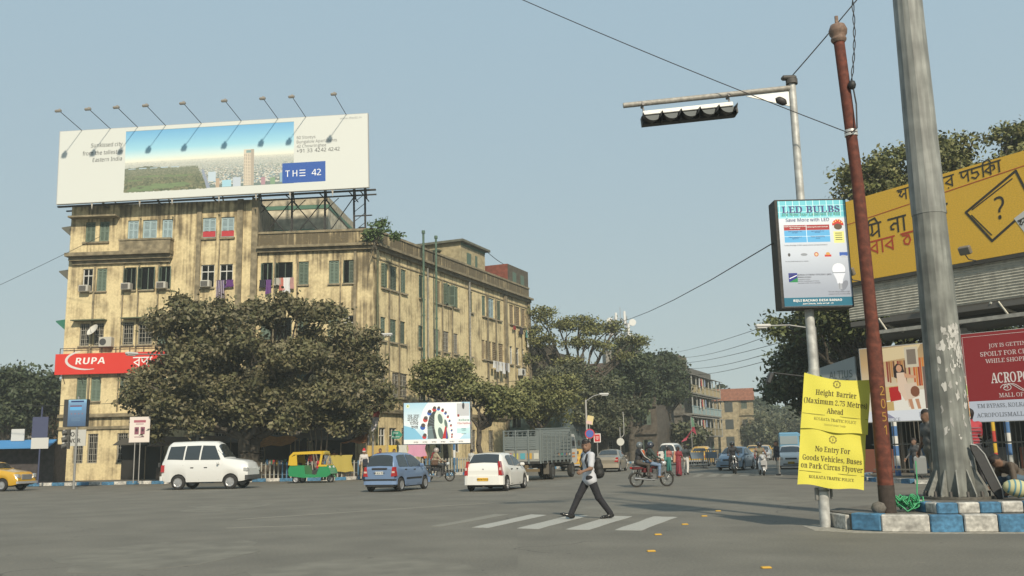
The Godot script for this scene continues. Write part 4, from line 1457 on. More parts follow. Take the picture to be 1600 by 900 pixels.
	add.call([[1.0, 1.7], [2.2, 3.18], [3.73, 4.44], [6.39, 7.05], [8.94, 9.72], [10.4, 11.35], [12.17, 12.93], [14.94, 15.5], [17.43, 18.01], [18.2, 19.4], [19.55, 20.7], [20.85, 21.96], [23.37, 24.02], [24.61, 25.52], [26.12, 26.75]], 9.35, 11.0, ["shut", "shut", "shut", "shut", "bars", "bars", "bars", "shut", "screen", "screen", "screen", "screen", "white", "white", "white"])
	add.call([[1.0, 1.7], [2.6, 3.55], [3.7, 4.74], [6.4, 7.6], [8.94, 9.72], [10.4, 11.35], [12.17, 12.93], [14.94, 15.5], [17.43, 18.4], [18.93, 20.07], [20.73, 21.57], [23.4, 24.3], [24.7, 25.6]], 5.45, 7.2, ["bars", "bars", "bars", "bars", "shut", "bars", "bars", "shut", "shut"])
	add.call([[0.86, 1.69], [2.2, 3.19], [3.9, 4.8], [6.4, 7.4], [9.0, 10.0], [12.0, 13.0], [15.0, 16.0], [18.5, 19.5]], 1.5, 3.3, ["white", "white", "bars", "bars"])
	var ss := Vector2(SL, 17.1)
	var sled := [[15.75, 0.8, 0.5, 0, SL], [17.2, 1.4, 0.85, 0, SL], [16.0, 0.8, 0.5, 0, SL, 1.25], [16, 15, 0.62, 0, 1.0], [15.8, 9, 0.28, 4.8, 6.3], [15.8, 12, 0.5, 22.1, 23.1], [15.8, 16, 0.45, 27.5, SL], [13, 3.5, 0.3, 9, 13], [13, 3.5, 0.3, 17, 21.5], [9.3, 3, 0.3, 0.5, 5], [15.8, 9, 0.3, 15.5, 17.3]]
	var sim := plaster(ss.x, ss.y, 30, cream, old, soot, sled, 37, 0.15)
	var sm := picmat(sim, 0.9)
	var swb := MB.new()
	wall_cells(swb, 0, SL, 0, 17.1, sh, 0.22, ss)
	var side := put("side_wall", swb.mesh(), sm, o, Transform3D(sb, Vector3.ZERO))
	for k in sh.size(): window(side, sh[k], 0.16, sk[k], k * 5 % 3)
	var tr2 := MB.new()
	tr2.bx(-0.1, 15.86, 0, SL, 16.04, 0.5).bx(0, 15.62, 0, SL, 15.85, 0.25).bx(0, 16.98, 0, SL, 17.14, 0.08)
	for p in [[2.05, 2.2], [3.45, 3.62], [10.1, 10.3], [11.8, 12.0], [18.45, 18.8], [20.25, 20.5], [24.52, 24.7], [26.08, 26.25]]: tr2.bx(p[0], 4.6, 0, p[1], 15.0, 0.07)
	tr2.bx(22.2, 0, 0, 22.7, 15.6, 0.16).bx(27.75, 0, 0, SL, 15.6, 0.14).bx(0, 15.02, 0, SL, 15.1, 0.06).bx(0, 4.3, 0, SL, 4.55, 0.25)
	put("ledges", tr2.mesh(), mat(0.34, 0.285, 0.185, 0.9, 0, "runs", 0.25, {"detail": "blotch", "ds": 0.22}), side)
	for h in sh:
		if h[2] > 5:
			var s := MB.new()
			s.bx(h[0] - 0.06, h[2] - 0.12, 0.001, h[1] + 0.06, h[2] - 0.002, 0.16)
			put("sill", s.mesh(), mat(0.33, 0.28, 0.19, 0.9, 0, "runs", 0.4), side)
	for p in [[0.29, 15.8, 0.07, 0], [6.11, 17.95, 0.085, 1], [8.12, 17.95, 0.085, 1], [14.81, 15.8, 0.08, 2], [7.55, 15.6, 0.05, 2]]:
		var pb := MB.new()
		var z: float = 0.62 if p[1] > 16 else 0.2
		pb.tube(Vector3(p[0], 0, z), Vector3(p[0], p[1], z), p[2], p[2], 8)
		for k in 5: pb.tube(Vector3(p[0], 2.0 + k * 3.2, z), Vector3(p[0], 2.12 + k * 3.2, z), p[2] * 1.35, p[2] * 1.35, 8)
		if p[1] > 16: pb.tube(Vector3(p[0], p[1], z), Vector3(p[0], p[1] + 0.22, z), p[2] * 1.7, p[2] * 1.5, 8)
		put("drain_pipe", pb.mesh(), [mat(0.12, 0.13, 0.07, 0.7, 0, "runs", 0.5), mat(0.10, 0.17, 0.12, 0.7, 0, "runs", 0.5), mat(0.3, 0.29, 0.26, 0.7, 0, "runs", 0.5)][p[3]], side)
	# flat roofs, dark inside, hidden walls
	var P := func(u, v): return Vector3(0, v, 0) + (fb * Vector3(-u, 0, 0))
	var S := func(u, v): return Vector3(0, v, 0) + (sb * Vector3(u, 0, 0))
	var back := MB.new()
	var fl: Vector3 = P.call(W, 0)
	var far: Vector3 = S.call(SL, 0)
	var bl := fl + Vector3(8, 0, -26)
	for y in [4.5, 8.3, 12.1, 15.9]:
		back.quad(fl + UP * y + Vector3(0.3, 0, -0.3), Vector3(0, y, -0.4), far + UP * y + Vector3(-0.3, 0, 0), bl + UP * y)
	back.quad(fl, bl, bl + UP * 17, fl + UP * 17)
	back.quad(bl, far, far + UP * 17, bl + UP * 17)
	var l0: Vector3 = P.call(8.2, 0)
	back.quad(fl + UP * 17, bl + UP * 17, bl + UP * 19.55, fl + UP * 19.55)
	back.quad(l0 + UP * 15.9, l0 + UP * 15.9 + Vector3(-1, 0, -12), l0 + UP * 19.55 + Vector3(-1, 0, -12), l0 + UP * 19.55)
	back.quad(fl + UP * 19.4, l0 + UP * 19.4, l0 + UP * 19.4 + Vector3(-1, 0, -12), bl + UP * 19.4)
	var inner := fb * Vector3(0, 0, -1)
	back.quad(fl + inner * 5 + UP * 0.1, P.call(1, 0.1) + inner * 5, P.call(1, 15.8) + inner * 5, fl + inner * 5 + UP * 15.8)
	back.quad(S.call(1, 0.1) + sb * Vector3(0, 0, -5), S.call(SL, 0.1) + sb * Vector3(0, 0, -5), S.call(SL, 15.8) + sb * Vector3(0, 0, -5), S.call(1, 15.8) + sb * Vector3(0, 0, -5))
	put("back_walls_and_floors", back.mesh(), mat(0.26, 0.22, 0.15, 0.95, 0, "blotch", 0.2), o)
	# sunshades sticking out of the hidden left end
	for y in [18.2, 15.0, 11.4]:
		var aw := MB.new()
		aw.prism([Vector2(0, 0), Vector2(-0.85, -0.1), Vector2(-0.85, -0.18), Vector2(0, -0.9)], -1.6, -0.3)
		put("sunshade", aw.mesh(), mat(0.11, 0.11, 0.09, 0.9) if y > 12 else mat(0.03, 0.15, 0.1, 0.6), o, Transform3D(fb, fl + UP * y))

# ---------------------------------------------------------------- the near right corner: island, poles, signs, footbridge, hoardings
func slab(poly: Array, y0: float, y1: float) -> MB:   # [x, z] outline
	var b := MB.new()
	var pp := []
	for p in poly: pp.append(Vector2(p[0], -p[1]))
	b.xf = Transform3D(Basis(Vector3(1, 0, 0), Vector3(0, 0, -1), Vector3(0, 1, 0)), Vector3.ZERO)
	b.prism(pp, y0, y1)
	return b

func letters(code: String) -> Array:   # one hand-drawn Bengali sign per code: [advance, polylines]
	match code:
		"o": return [1.0, [[[0.85, 1], [0.85, 0]], [[0.1, 0.85], [0.45, 0.82], [0.2, 0.5], [0.45, 0.28], [0.6, 0.55], [0.85, 0.5]]]]
		"aa": return [0.42, [[[0.25, 1], [0.25, 0]]]]
		"ra": return [0.9, [[[0.7, 1], [0.7, 0]], [[0.7, 0.75], [0.1, 0.45], [0.7, 0.08]], [[0.3, -0.08], [0.34, -0.08]]]]
		"ba": return [0.9, [[[0.7, 1], [0.7, 0]], [[0.7, 0.75], [0.1, 0.45], [0.7, 0.08]]]]
		"na": return [0.9, [[[0.7, 1], [0.7, 0]], [[0.7, 0.58], [0.42, 0.65], [0.18, 0.5], [0.2, 0.28], [0.38, 0.25]]]]
		"ma": return [0.9, [[[0.7, 1], [0.7, 0]], [[0.18, 1], [0.2, 0.42], [0.06, 0.3], [0.2, 0.2], [0.7, 0.48]]]]
		"i": return [0.4, [[[0.3, 1], [0.3, 0]], [[0.3, 1], [0.4, 1.28], [0.85, 1.38], [1.05, 1.0]]]]
		"tha": return [0.95, [[[0.78, 1], [0.78, 0]], [[0.42, 0.92], [0.3, 0.7], [0.12, 0.78], [0.16, 0.95], [0.3, 0.7], [0.15, 0.4], [0.4, 0.2], [0.78, 0.45]]]]
		"ca": return [0.85, [[[0.12, 0.85], [0.62, 0.8], [0.2, 0.5], [0.25, 0.2], [0.55, 0.1], [0.72, 0.4], [0.62, 0.8]]]]
		"ii": return [0.8, [[[0.1, 0.88], [0.66, 0.82], [0.25, 0.6], [0.62, 0.4], [0.35, 0.12], [0.1, 0.3]], [[0.35, 1], [0.55, 1.35], [0.85, 1.2]]]]
		"ta": return [0.85, [[[0.62, 0.55], [0.38, 0.66], [0.16, 0.4], [0.4, 0.1], [0.74, 0.3], [0.62, 0.78], [0.25, 0.85]]]]
		"pa": return [0.9, [[[0.74, 1], [0.74, 0]], [[0.15, 1], [0.15, 0.58], [0.35, 0.42], [0.74, 0.78]]]]
		"tra": return [0.9, [[[0.22, 1], [0.22, 0.6], [0.68, 0.62], [0.8, 0.3], [0.5, 0.05], [0.15, 0.25]]]]
		"ka": return [1.05, [[[0.55, 1], [0.55, 0]], [[0.55, 0.72], [0.06, 0.45], [0.55, 0.1]], [[0.55, 0.76], [0.88, 0.74], [0.92, 0.42], [0.76, 0.36]]]]
		"da": return [0.8, [[[0.2, 1], [0.2, 0.76], [0.55, 0.62], [0.25, 0.36], [0.7, 0.02]]]]
		"ja": return [0.9, [[[0.06, 0.72], [0.28, 0.86], [0.42, 0.5], [0.2, 0.28], [0.06, 0.48]], [[0.42, 0.5], [0.78, 0.62], [0.74, 1]]]]
	return [0.5, []]

func bengali(codes: Array, h: float, parent: Node, at: Vector3, m: Material, slope := 0.0, wd := 0.13) -> float:
	var x := 0.0
	var lines := []
	var start := 0.0
	for c in codes:
		if c == " ":
			if x > start: lines.append([[start, 1.0], [x, 1.0]])
			x += 0.55
			start = x
			continue
		var g := letters(c)
		for l in g[1]:
			var q := []
			for p in l: q.append([p[0] + x, p[1]])
			lines.append(q)
		x += g[0]
	if x > start: lines.append([[start, 1.0], [x, 1.0]])
	for l in lines:
		for p in l: p[1] += slope * p[0]
	strokes("lettering", lines, h * wd, Vector2(h, h), parent, at, m)
	return x * h

func build_right():
	var concrete := mat(0.20, 0.185, 0.155, 0.95, 0, "blotch", 0.9, {"detail": "speck", "ds": 2.2})
	var isl := slab([[5.98, -18.5], [6.08, -17.42], [6.42, -17.08], [7.16, -16.8], [13, -15.45], [14.5, -20.6], [8, -20.4], [6.4, -19.2]], 0.0, 0.285)
	var io := fin("traffic_island", isl, concrete)
	struct(io)
	kerb_line(io, [[5.93, -18.6], [5.99, -17.55]], 0.3, 0.27, 1.3, 0.0, 1)
	kerb_line(io, [[6.03, -17.42], [6.42, -17.02], [7.16, -16.72], [13.0, -15.35]], 0.28, 0.3, 0.54, 0.0, 0)
	var t2 := slab([[7.5, -18.2], [7.5, -17.05], [8.9, -16.95], [12.6, -16.2], [13.5, -20.2], [8.0, -20.1]], 0.285, 0.465)
	var to := fin("raised_plinth", t2, concrete)
	struct(to)
	kerb_line(to, [[7.36, -18.25], [7.43, -17.05]], 0.2, 0.19, 0.42, 0.285, 1)
	kerb_line(to, [[7.43, -17.0], [8.9, -16.88], [12.6, -16.13]], 0.2, 0.195, 0.4, 0.285, 0)
	# dust along the foot of the kerb
	var dust := slab([[5.5, -18.6], [5.4, -17.5], [5.9, -16.9], [7.1, -16.45], [9, -16.05], [13, -15.0], [13, -15.4], [7.1, -16.8], [6.0, -17.5], [5.95, -18.7]], 0.001, 0.005)
	struct(fin("dust_on_road", dust, mat(0.36, 0.335, 0.28, 0.95, 0, "blotch", 1.4)))
	# steel mast with its arm
	var galv := mat(0.56, 0.56, 0.53, 0.5, 0.15, "runs", 0.6)
	var mast := thing("signal_mast", "slim silver traffic signal mast carrying the yellow cloth notices, arm reaching left", "mast", Vector3(5.82, 0, -18.2))
	var mb := MB.new()
	mb.tube(Vector3.ZERO, Vector3(0, 3.0, 0), 0.1, 0.098, 18).tube(Vector3(0, 3.0, 0), Vector3(0, 8.85, 0), 0.09, 0.075, 18)
	fin("pole", mb, galv, mast)
	var cap := MB.new()
	cap.tube(Vector3(0, 8.82, 0), Vector3(0, 8.92, 0), 0.12, 0.12, 12).bev(Vector3(-0.06, 8.95, 0.02), Vector3(0.3, 0.09, 0.14), 0.03)
	fin("pole_cap", cap, mat(0.09, 0.085, 0.08, 0.7, 0.3), mast)
	var arm := MB.new()
	arm.tube(Vector3(0, 8.74, 0), Vector3(-3.47, 8.44, 0), 0.06, 0.055, 14)
	fin("arm", arm, mat(0.40, 0.38, 0.34, 0.6, 0.1, "runs", 1.2), mast)
	var br := MB.new()
	br.prism([Vector2(-0.08, 8.35), Vector2(-0.08, 8.66), Vector2(-0.95, 8.58)], -0.012, 0.012)
	fin("bracket_plate", br, mat(0.6, 0.6, 0.57, 0.5, 0.2), mast)
	var bnd := MB.new()
	bnd.tube(Vector3(0, 0.66, 0), Vector3(0, 0.7, 0), 0.115, 0.115, 16).bev(Vector3(-0.13, 0.62, 0.02), Vector3(0.06, 0.24, 0.06), 0.012).bev(Vector3(0.15, 0.62, 0.02), Vector3(0.03, 0.2, 0.1), 0.01)
	fin("clamp", bnd, mat(0.2, 0.2, 0.19, 0.6, 0.4), mast)
	var head := thing("traffic_signal_head", "long black five lamp traffic signal head slung under the mast's arm", "traffic light", Vector3(3.64, 8.17, -18.1))
	head.rotation_degrees.z = 5.0
	var hb := MB.new()
	hb.bx(-0.95, -0.12, -0.12, 0.95, 0.06, 0.06)
	fin("housing", hb, mat(0.03, 0.03, 0.032, 0.6), head)
	var rail := MB.new()
	rail.bev(Vector3(0, 0.11, 0.05), Vector3(1.84, 0.09, 0.1), 0.01)
	for k in 8: rail.bx(-0.8 + k * 0.22, 0.1, 0.1, -0.77 + k * 0.22, 0.125, 0.104)
	fin("mounting_rail", rail, mat(0.66, 0.66, 0.63, 0.5, 0.1), head)
	for k in 5:
		var x := -0.76 + k * 0.38
		var vs := MB.new()
		for i in 12:
			var a0 := PI + PI * i / 12.0
			var a1 := PI + PI * (i + 1) / 12.0
			vs.soft().quad(Vector3(x + cos(a0) * 0.18, 0.06 + sin(a0) * 0.17, 0.06), Vector3(x + cos(a1) * 0.18, 0.06 + sin(a1) * 0.17, 0.06), Vector3(x + cos(a1) * 0.185, 0.04 + sin(a1) * 0.19, 0.34), Vector3(x + cos(a0) * 0.185, 0.04 + sin(a0) * 0.19, 0.34))
		vs.flat().bx(x + 0.175, -0.12, -0.1, x + 0.205, 0.02, 0.2)
		fin("visor", vs, mat(0.022, 0.022, 0.024, 0.55), head)
		var ln := MB.new()
		ln.prism([Vector2(x - 0.17, 0.05), Vector2(x - 0.12, -0.07), Vector2(x, -0.12), Vector2(x + 0.12, -0.07), Vector2(x + 0.17, 0.05)], 0.055, 0.075)
		fin("lens", ln, mat(0.16, 0.17, 0.165, 0.15), head)
	var hg := MB.new()
	for x in [-0.88, 0.88]: hg.tube(Vector3(x, 0.1, 0.0), Vector3(x, 0.4, -0.06), 0.02).tube(Vector3(x, 0.32, -0.16), Vector3(x, 0.32, 0.06), 0.03)
	fin("hanger", hg, mat(0.2, 0.19, 0.18, 0.6, 0.4), head)
	# lamp advertisement box on the mast
	var lb := thing("advertisement_light_box", "deep light box advertising LED bulbs fixed to the silver signal mast", "advertisement", Vector3(5.91, 4.15, -18.1))
	var bx := MB.new()
	bx.bx(-0.70, 0, -0.25, 0.70, 2.16, 0.18)
	fin("case", bx, mat(0.035, 0.033, 0.03, 0.6, 0.2, "blotch", 2.0), lb)
	var cv := Cv.new(330, 510, Color(0.74, 0.77, 0.82))
	cv.grad(0, 0, 1, 1, [[0.0, Color(0.86, 0.89, 0.92)], [0.5, Color(0.76, 0.79, 0.84)], [0.85, Color(0.60, 0.63, 0.69)], [1.0, Color(0.6, 0.63, 0.68)]])
	cv.rect(0, 0, 1, 0.17, Color(0.42, 0.76, 0.82))
	for k in 11: cv.rect(k * 0.1 + 0.02, 0, k * 0.1 + 0.03, 0.2, Color(0.83, 0.93, 0.95))
	for k in 3: cv.rect(0, 0.045 + k * 0.06, 1, 0.05 + k * 0.06, Color(0.8, 0.92, 0.94))
	cv.rect(0, 0.155, 1, 0.17, Color(0.6, 0.84, 0.88))
	cv.rect(0.07, 0.235, 0.74, 0.285, Color(0.62, 0.16, 0.17))
	cv.rect(0.07, 0.285, 0.74, 0.4, Color(0.35, 0.66, 0.86))
	cv.rect(0.395, 0.235, 0.405, 0.4, Color(0.85, 0.92, 0.95))
	cv.rect(0.07, 0.34, 0.74, 0.345, Color(0.85, 0.92, 0.95))
	cv.disc(0.87, 0.24, 0.085, 0.085, Color(0.75, 0.17, 0.14))
	cv.rect(0.78, 0.245, 0.96, 0.31, Color(0.79, 0.82, 0.86))
	cv.disc(0.87, 0.255, 0.06, 0.045, Color(0.35, 0.28, 0.2))
	for k in 5: cv.disc(0.81 + k * 0.03, 0.215 - 0.012 * (2 - absf(k - 2)), 0.01, 0.01, Color(0.95, 0.8, 0.4))
	cv.rect(0.795, 0.3, 0.95, 0.41, Color(0.88, 0.87, 0.55))
	for k in 4: cv.rect(0.82, 0.315 + k * 0.02, 0.92, 0.323 + k * 0.02, Color(0.4, 0.42, 0.25))
	cv.disc(0.12, 0.515, 0.018, 0.025, Color(0.3, 0.3, 0.3))
	cv.disc(0.34, 0.515, 0.05, 0.02, Color(0.55, 0.57, 0.6))
	cv.disc(0.52, 0.515, 0.032, 0.032, Color(0.72, 0.35, 0.2))
	cv.disc(0.52, 0.515, 0.02, 0.02, Color(0.85, 0.75, 0.6))
	cv.rect(0.64, 0.52, 0.74, 0.54, Color(0.75, 0.25, 0.2))
	cv.disc(0.69, 0.51, 0.03, 0.02, Color(0.8, 0.6, 0.3))
	cv.rect(0.86, 0.5, 0.98, 0.535, Color(0.2, 0.36, 0.68))
	cv.rect(0.09, 0.69, 0.22, 0.775, Color(0.12, 0.16, 0.5))
	cv.poly([Vector2(0.09, 0.775), Vector2(0.22, 0.73), Vector2(0.22, 0.775)], Color(0.13, 0.5, 0.3))
	cv.line(0.1, 0.74, 0.21, 0.71, 0.012, Color(0.95, 0.95, 0.95))
	cv.disc(0.89, 0.815, 0.07, 0.055, Color(0.5, 0.52, 0.57), -0.6)
	cv.disc(0.83, 0.66, 0.095, 0.088, Color(0.87, 0.89, 0.93))
	cv.disc(0.81, 0.645, 0.06, 0.055, Color(0.94, 0.95, 0.97))
	cv.poly([Vector2(0.74, 0.69), Vector2(0.925, 0.69), Vector2(0.88, 0.76), Vector2(0.87, 0.795), Vector2(0.795, 0.795), Vector2(0.785, 0.76)], Color(0.84, 0.86, 0.91))
	cv.rect(0.735, 0.69, 0.925, 0.698, Color(0.5, 0.53, 0.58))
	cv.rect(0.805, 0.795, 0.86, 0.85, Color(0.62, 0.64, 0.68))
	cv.rect(0.82, 0.79, 0.828, 0.85, Color(0.4, 0.42, 0.46))
	cv.rect(0, 0.92, 1, 1, Color(0.11, 0.40, 0.50))
	print_sheet("poster", cv.im, 1.33, 2.1, lb, Vector3(0.02, 1.08, 0.186), 0.35)
	var z := 0.192
	var navy := mat(0.05, 0.06, 0.2, 0.6)
	var gry := mat(0.12, 0.12, 0.15, 0.6)
	text("LED BULBS", 0.135, lb, Vector3(0.0, 1.955, z), navy, "serifbold", 0.5, 1.08)
	text("are Now Star Labelled by BEE", 0.06, lb, Vector3(0.0, 1.85, z), mat(0.12, 0.38, 0.3, 0.6), "sansbold", 0.5, 0.98)
	text("Save More with LED", 0.066, lb, Vector3(-0.08, 1.745, z), navy, "sans", 0.5, 1.05)
	var wh := mat(0.8, 0.8, 0.8, 0.6)
	text("Replacing Incandescent bulb", 0.022, lb, Vector3(-0.34, 1.61, z), wh, "sansbold")
	text("with LED Bulb", 0.022, lb, Vector3(-0.34, 1.575, z), wh, "sansbold")
	text("Replacing CFL with LED Bulb", 0.022, lb, Vector3(0.1, 1.595, z), wh, "sansbold")
	for q in [["Saves around Rs. 500", -0.34, 1.515], ["per year", -0.34, 1.485], ["Saves around Rs. 40", 0.1, 1.515], ["per year", 0.1, 1.485], ["Reduce around 0.1 T", -0.34, 1.40], ["kg of CO2", -0.34, 1.37], ["Reduce around 8.8 kg", 0.1, 1.40], ["of CO2", 0.1, 1.37]]: text(q[0], 0.02, lb, Vector3(q[1], q[2], z), navy)
	text("To take advantage of DSM's special scheme visit www.beeindia.in", 0.023, lb, Vector3(-0.57, 1.235, z), gry, "sans", 0.0, 0.9)
	text("EESL", 0.03, lb, Vector3(0.575, 1.005, z), wh, "sansbold")
	text("For more details kindly visit our website", 0.019, lb, Vector3(-0.57, 0.915, z), gry, "sans", 0.0, 0.95)
	text("BEE 1-10", 0.02, lb, Vector3(-0.46, 0.645, z), gry, "sansbold")
	text("BUREAU OF ENERGY EFFICIENCY (BEE)", 0.029, lb, Vector3(-0.35, 0.645, z), gry, "sans", 0.0, 0.95)
	text("Ministry of Power", 0.022, lb, Vector3(-0.35, 0.60, z), gry, "sansbold", 0.0)
	for k in 3: text(["Government of India", "4th Floor, Sewa Bhawan, R.K. Puram", "New Delhi 110 066. Tel: 011 26179699"][k], 0.018, lb, Vector3(-0.35, 0.56 - k * 0.038, z), gry, "sans", 0.0)
	text("This star rating is based on light", 0.021, lb, Vector3(0.64, 0.3, z), gry, "sans", 1.0)
	text("output in terms of lumens/Watt", 0.021, lb, Vector3(0.64, 0.255, z), gry, "sans", 1.0)
	text("BIJLI BACHAO DESH BANAO", 0.045, lb, Vector3(0.0, 0.135, z), wh, "sansbold", 0.5, 1.15)
	text("Just Climate, India at CoP - 21", 0.03, lb, Vector3(0.0, 0.075, z), wh, "sansbold")
	# the two yellow cloth notices
	for k in 2:
		var w: float = [1.27, 1.24][k]
		var h: float = [1.06, 1.09][k]
		var o := thing("cloth_notice", ["upper yellow cloth notice about a height barrier, tied to the silver mast", "lower yellow cloth notice about no entry for goods vehicles, tied to the silver mast"][k], "notice", [Vector3(6.04, 1.77, -17.92), Vector3(5.90, 0.74, -17.94)][k])
		o.rotation_degrees.z = [-7.4, -6.5][k]
		var b := MB.new()
		b.soft()
		var f := func(u: float, v: float) -> Vector3:
			var sag := -0.07 * sin(PI * u) * v * v * (1.0 if k == 0 else 0.2)
			return Vector3((u - 0.5) * w + 0.02 * (v - 0.5), v * h + sag + 0.02 * sin(u * 9.0) * (1 - v) * (1 - v), 0.01 * sin(u * 14.0 + v * 5.0) + 0.016 * sin(v * 9.0 + u * 3.0) * u - 0.03 * absf(u - 0.5))
		for i in 20:
			for jj in 14:
				b.quad(f.call(i / 20.0, jj / 14.0), f.call((i + 1) / 20.0, jj / 14.0), f.call((i + 1) / 20.0, (jj + 1) / 14.0), f.call(i / 20.0, (jj + 1) / 14.0))
		fin("cloth", b, mat(0.72, 0.66, 0.085, 0.75, 0, "grain", 3.0, {"back": 0.25}), o)
		var ink := mat(0.075, 0.06, 0.02, 0.8)
		var zz := 0.045
		if k == 0:
			for q in [["Height  Barrier", 0.70], ["(Maximum 2.75 Metres)", 0.54], ["Ahead", 0.385]]: text(q[0], 0.1, o, Vector3(-0.01, q[1], zz), ink, "serifbold", 0.5, 0.72)
			text("KOLKATA TRAFFIC POLICE", 0.052, o, Vector3(0.0, 0.215, zz), ink, "serif", 0.5, 0.85)
			text("Inserted under Traffic", 0.035, o, Vector3(0.0, 0.12, zz), mat(0.3, 0.27, 0.06, 0.8), "serif", 0.5, 0.8, "lettering", 0.2)
		else:
			for q in [["No Entry For", 0.68, 0.0], ["Goods Vehicles, Buses", 0.515, 0.0], ["on Park Circus Flyover", 0.36, 0.0]]: text(q[0], 0.1, o, Vector3(q[2], q[1], zz), ink, "serifbold", 0.5, 0.72)
			text("KOLKATA TRAFFIC POLICE", 0.055, o, Vector3(0.0, 0.17, zz), ink, "serifbold", 0.5, 0.8)
		var rl := MB.new()
		var ly: float = [0.29, 0.26][k]
		rl.bx(-w / 2 + 0.01, ly, zz, w / 2 - 0.01, ly + 0.007, zz + 0.002)
		fin("printed_rule", rl, ink, o)
		var em := MB.new()
		var cy: float = [0.9, 0.89][k]
		for i in 24:
			var a0 := TAU * i / 24
			var a1 := TAU * (i + 1) / 24
			var r1 := 0.075 if i % 3 else 0.062
			em.quad(Vector3(cos(a0) * 0.05, cy + sin(a0) * 0.05, zz), Vector3(cos(a1) * 0.05, cy + sin(a1) * 0.05, zz), Vector3(cos(a1) * r1, cy + sin(a1) * r1, zz), Vector3(cos(a0) * r1, cy + sin(a0) * r1, zz))
		em.bx(-0.006, cy - 0.03, zz, 0.006, cy + 0.03, zz + 0.001).bx(-0.018, cy - 0.01, zz, 0.018, cy - 0.002, zz + 0.0015)
		fin("emblem", em, mat(0.22, 0.18, 0.04, 0.8), o)
		for c in o.get_children():   # lay the print on the cloth's folds
			if c.name.begins_with("cloth"): continue
			var ar: Array = c.mesh.get_mesh_arrays() if c.mesh is PrimitiveMesh else c.mesh.surface_get_arrays(0)
			var vs: PackedVector3Array = ar[Mesh.ARRAY_VERTEX]
			for i in vs.size():
				var q: Vector3 = c.transform * vs[i]
				q.z = f.call(clampf(q.x / w + 0.5, 0, 1), clampf(q.y / h, 0, 1)).z + 0.004
				vs[i] = q
			ar[Mesh.ARRAY_VERTEX] = vs
			ar[Mesh.ARRAY_NORMAL] = null
			ar[Mesh.ARRAY_TANGENT] = null
			var am := ArrayMesh.new()
			am.add_surface_from_arrays(Mesh.PRIMITIVE_TRIANGLES, ar)
			c.mesh = am
			c.transform = Transform3D()
	# rusty red pole
	var rust := mat(0.20, 0.055, 0.032, 0.8, 0.1, "runs", 0.8, {"detail": "blotch", "ds": 1.6})
	var rp := thing("pole", "rusty red painted steel pole with a knob on top, standing on the island", "pole", Vector3(6.79, 0.28, -17.6))
	var pb := MB.new()
	pb.tube(Vector3(0, 0.5, 0), Vector3(0.01, 3.2, 0), 0.142, 0.138, 18).tube(Vector3(0.01, 3.2, 0), Vector3(-0.03, 6.2, 0), 0.12, 0.115, 18).tube(Vector3(-0.03, 6.2, 0), Vector3(-0.16, 9.25, 0), 0.11, 0.105, 18)
	fin("shaft", pb, rust, rp)
	var pf := MB.new()
	pf.tube(Vector3(0, -0.02, 0), Vector3(0, 0.5, 0), 0.15, 0.147, 18)
	fin("foot", pf, mat(0.055, 0.04, 0.032, 0.85, 0, "blotch", 2.0), rp)
	var kb := MB.new()
	kb.lathe([[0.115, 9.15], [0.15, 9.2], [0.15, 9.24], [0.13, 9.27], [0.17, 9.33], [0.18, 9.42], [0.14, 9.52], [0.06, 9.56], [0.0, 9.57]], 16, Vector3(-0.16, 0, 0)).bx(-0.2, 9.5, -0.02, -0.14, 9.72, 0.02)
	fin("finial", kb, mat(0.22, 0.14, 0.10, 0.7, 0, "blotch", 3.0), rp)
	var bd := MB.new()
	for y in [7.2, 7.27]: bd.tube(Vector3(-0.075, y, 0), Vector3(-0.075, y + 0.05, 0), 0.125, 0.125, 16)
	fin("clamp_band", bd, mat(0.62, 0.6, 0.56, 0.4, 0.5), rp)
	for k in 4: text(["2", "0", "5", "1"][k], 0.17, rp, Vector3(0.03, 2.22 - k * 0.24, 0.146), mat(0.36, 0.2, 0.035, 0.8), "sans", 0.5, 0.75)
	# thick galvanised mast
	var gp := thing("lighting_mast", "thick grey galvanised mast on a bolted base, torn posters round its foot", "mast", Vector3(8.47, 0.465, -18.45))
	var gm := mat(0.37, 0.38, 0.35, 0.6, 0.0, "runs", 1.0, {"s3": Vector3(1.2, 0.1, 1.2), "detail": "blotch", "ds": 0.25})
	var g1 := MB.new()
	g1.lathe([[0.385, 0.0], [0.315, 5.75]], 16, Vector3.ZERO, Basis(), false)
	fin("lower_section", g1, mat(0.29, 0.30, 0.27, 0.65, 0.0, "runs", 1.0, {"s3": Vector3(1.2, 0.1, 1.2), "detail": "blotch", "ds": 0.4}), gp)
	var g2 := MB.new()
	g2.lathe([[0.305, 5.6], [0.325, 5.6], [0.33, 5.7], [0.275, 11.5]], 16, Vector3.ZERO, Basis(), false)
	fin("upper_section", g2, gm, gp)
	var bp := MB.new()
	bp.tube(Vector3(0, 0.0, 0), Vector3(0, 0.05, 0), 0.66, 0.66, 28)
	fin("base_plate", bp, mat(0.14, 0.13, 0.11, 0.7, 0.3, "blotch", 2.0), gp)
	for k in 12:
		var a := TAU * (k + 0.3) / 12
		var gs := MB.new()
		gs.prism([Vector2(0.37, 0.05), Vector2(0.6, 0.05), Vector2(0.6, 0.1), Vector2(0.375, 0.55)], -0.012, 0.012)
		put("gusset", gs.mesh(), mat(0.27, 0.275, 0.25, 0.65, 0.0, "runs", 0.8), gp, Transform3D(Basis(UP, a), Vector3.ZERO))
		var bo := MB.new()
		bo.tube(Vector3(0.55, 0.05, 0.14), Vector3(0.55, 0.15, 0.14), 0.03, 0.03, 6)
		put("bolt", bo.mesh(), mat(0.12, 0.11, 0.1, 0.6, 0.4), gp, Transform3D(Basis(UP, a), Vector3.ZERO))
	var hatch := MB.new()
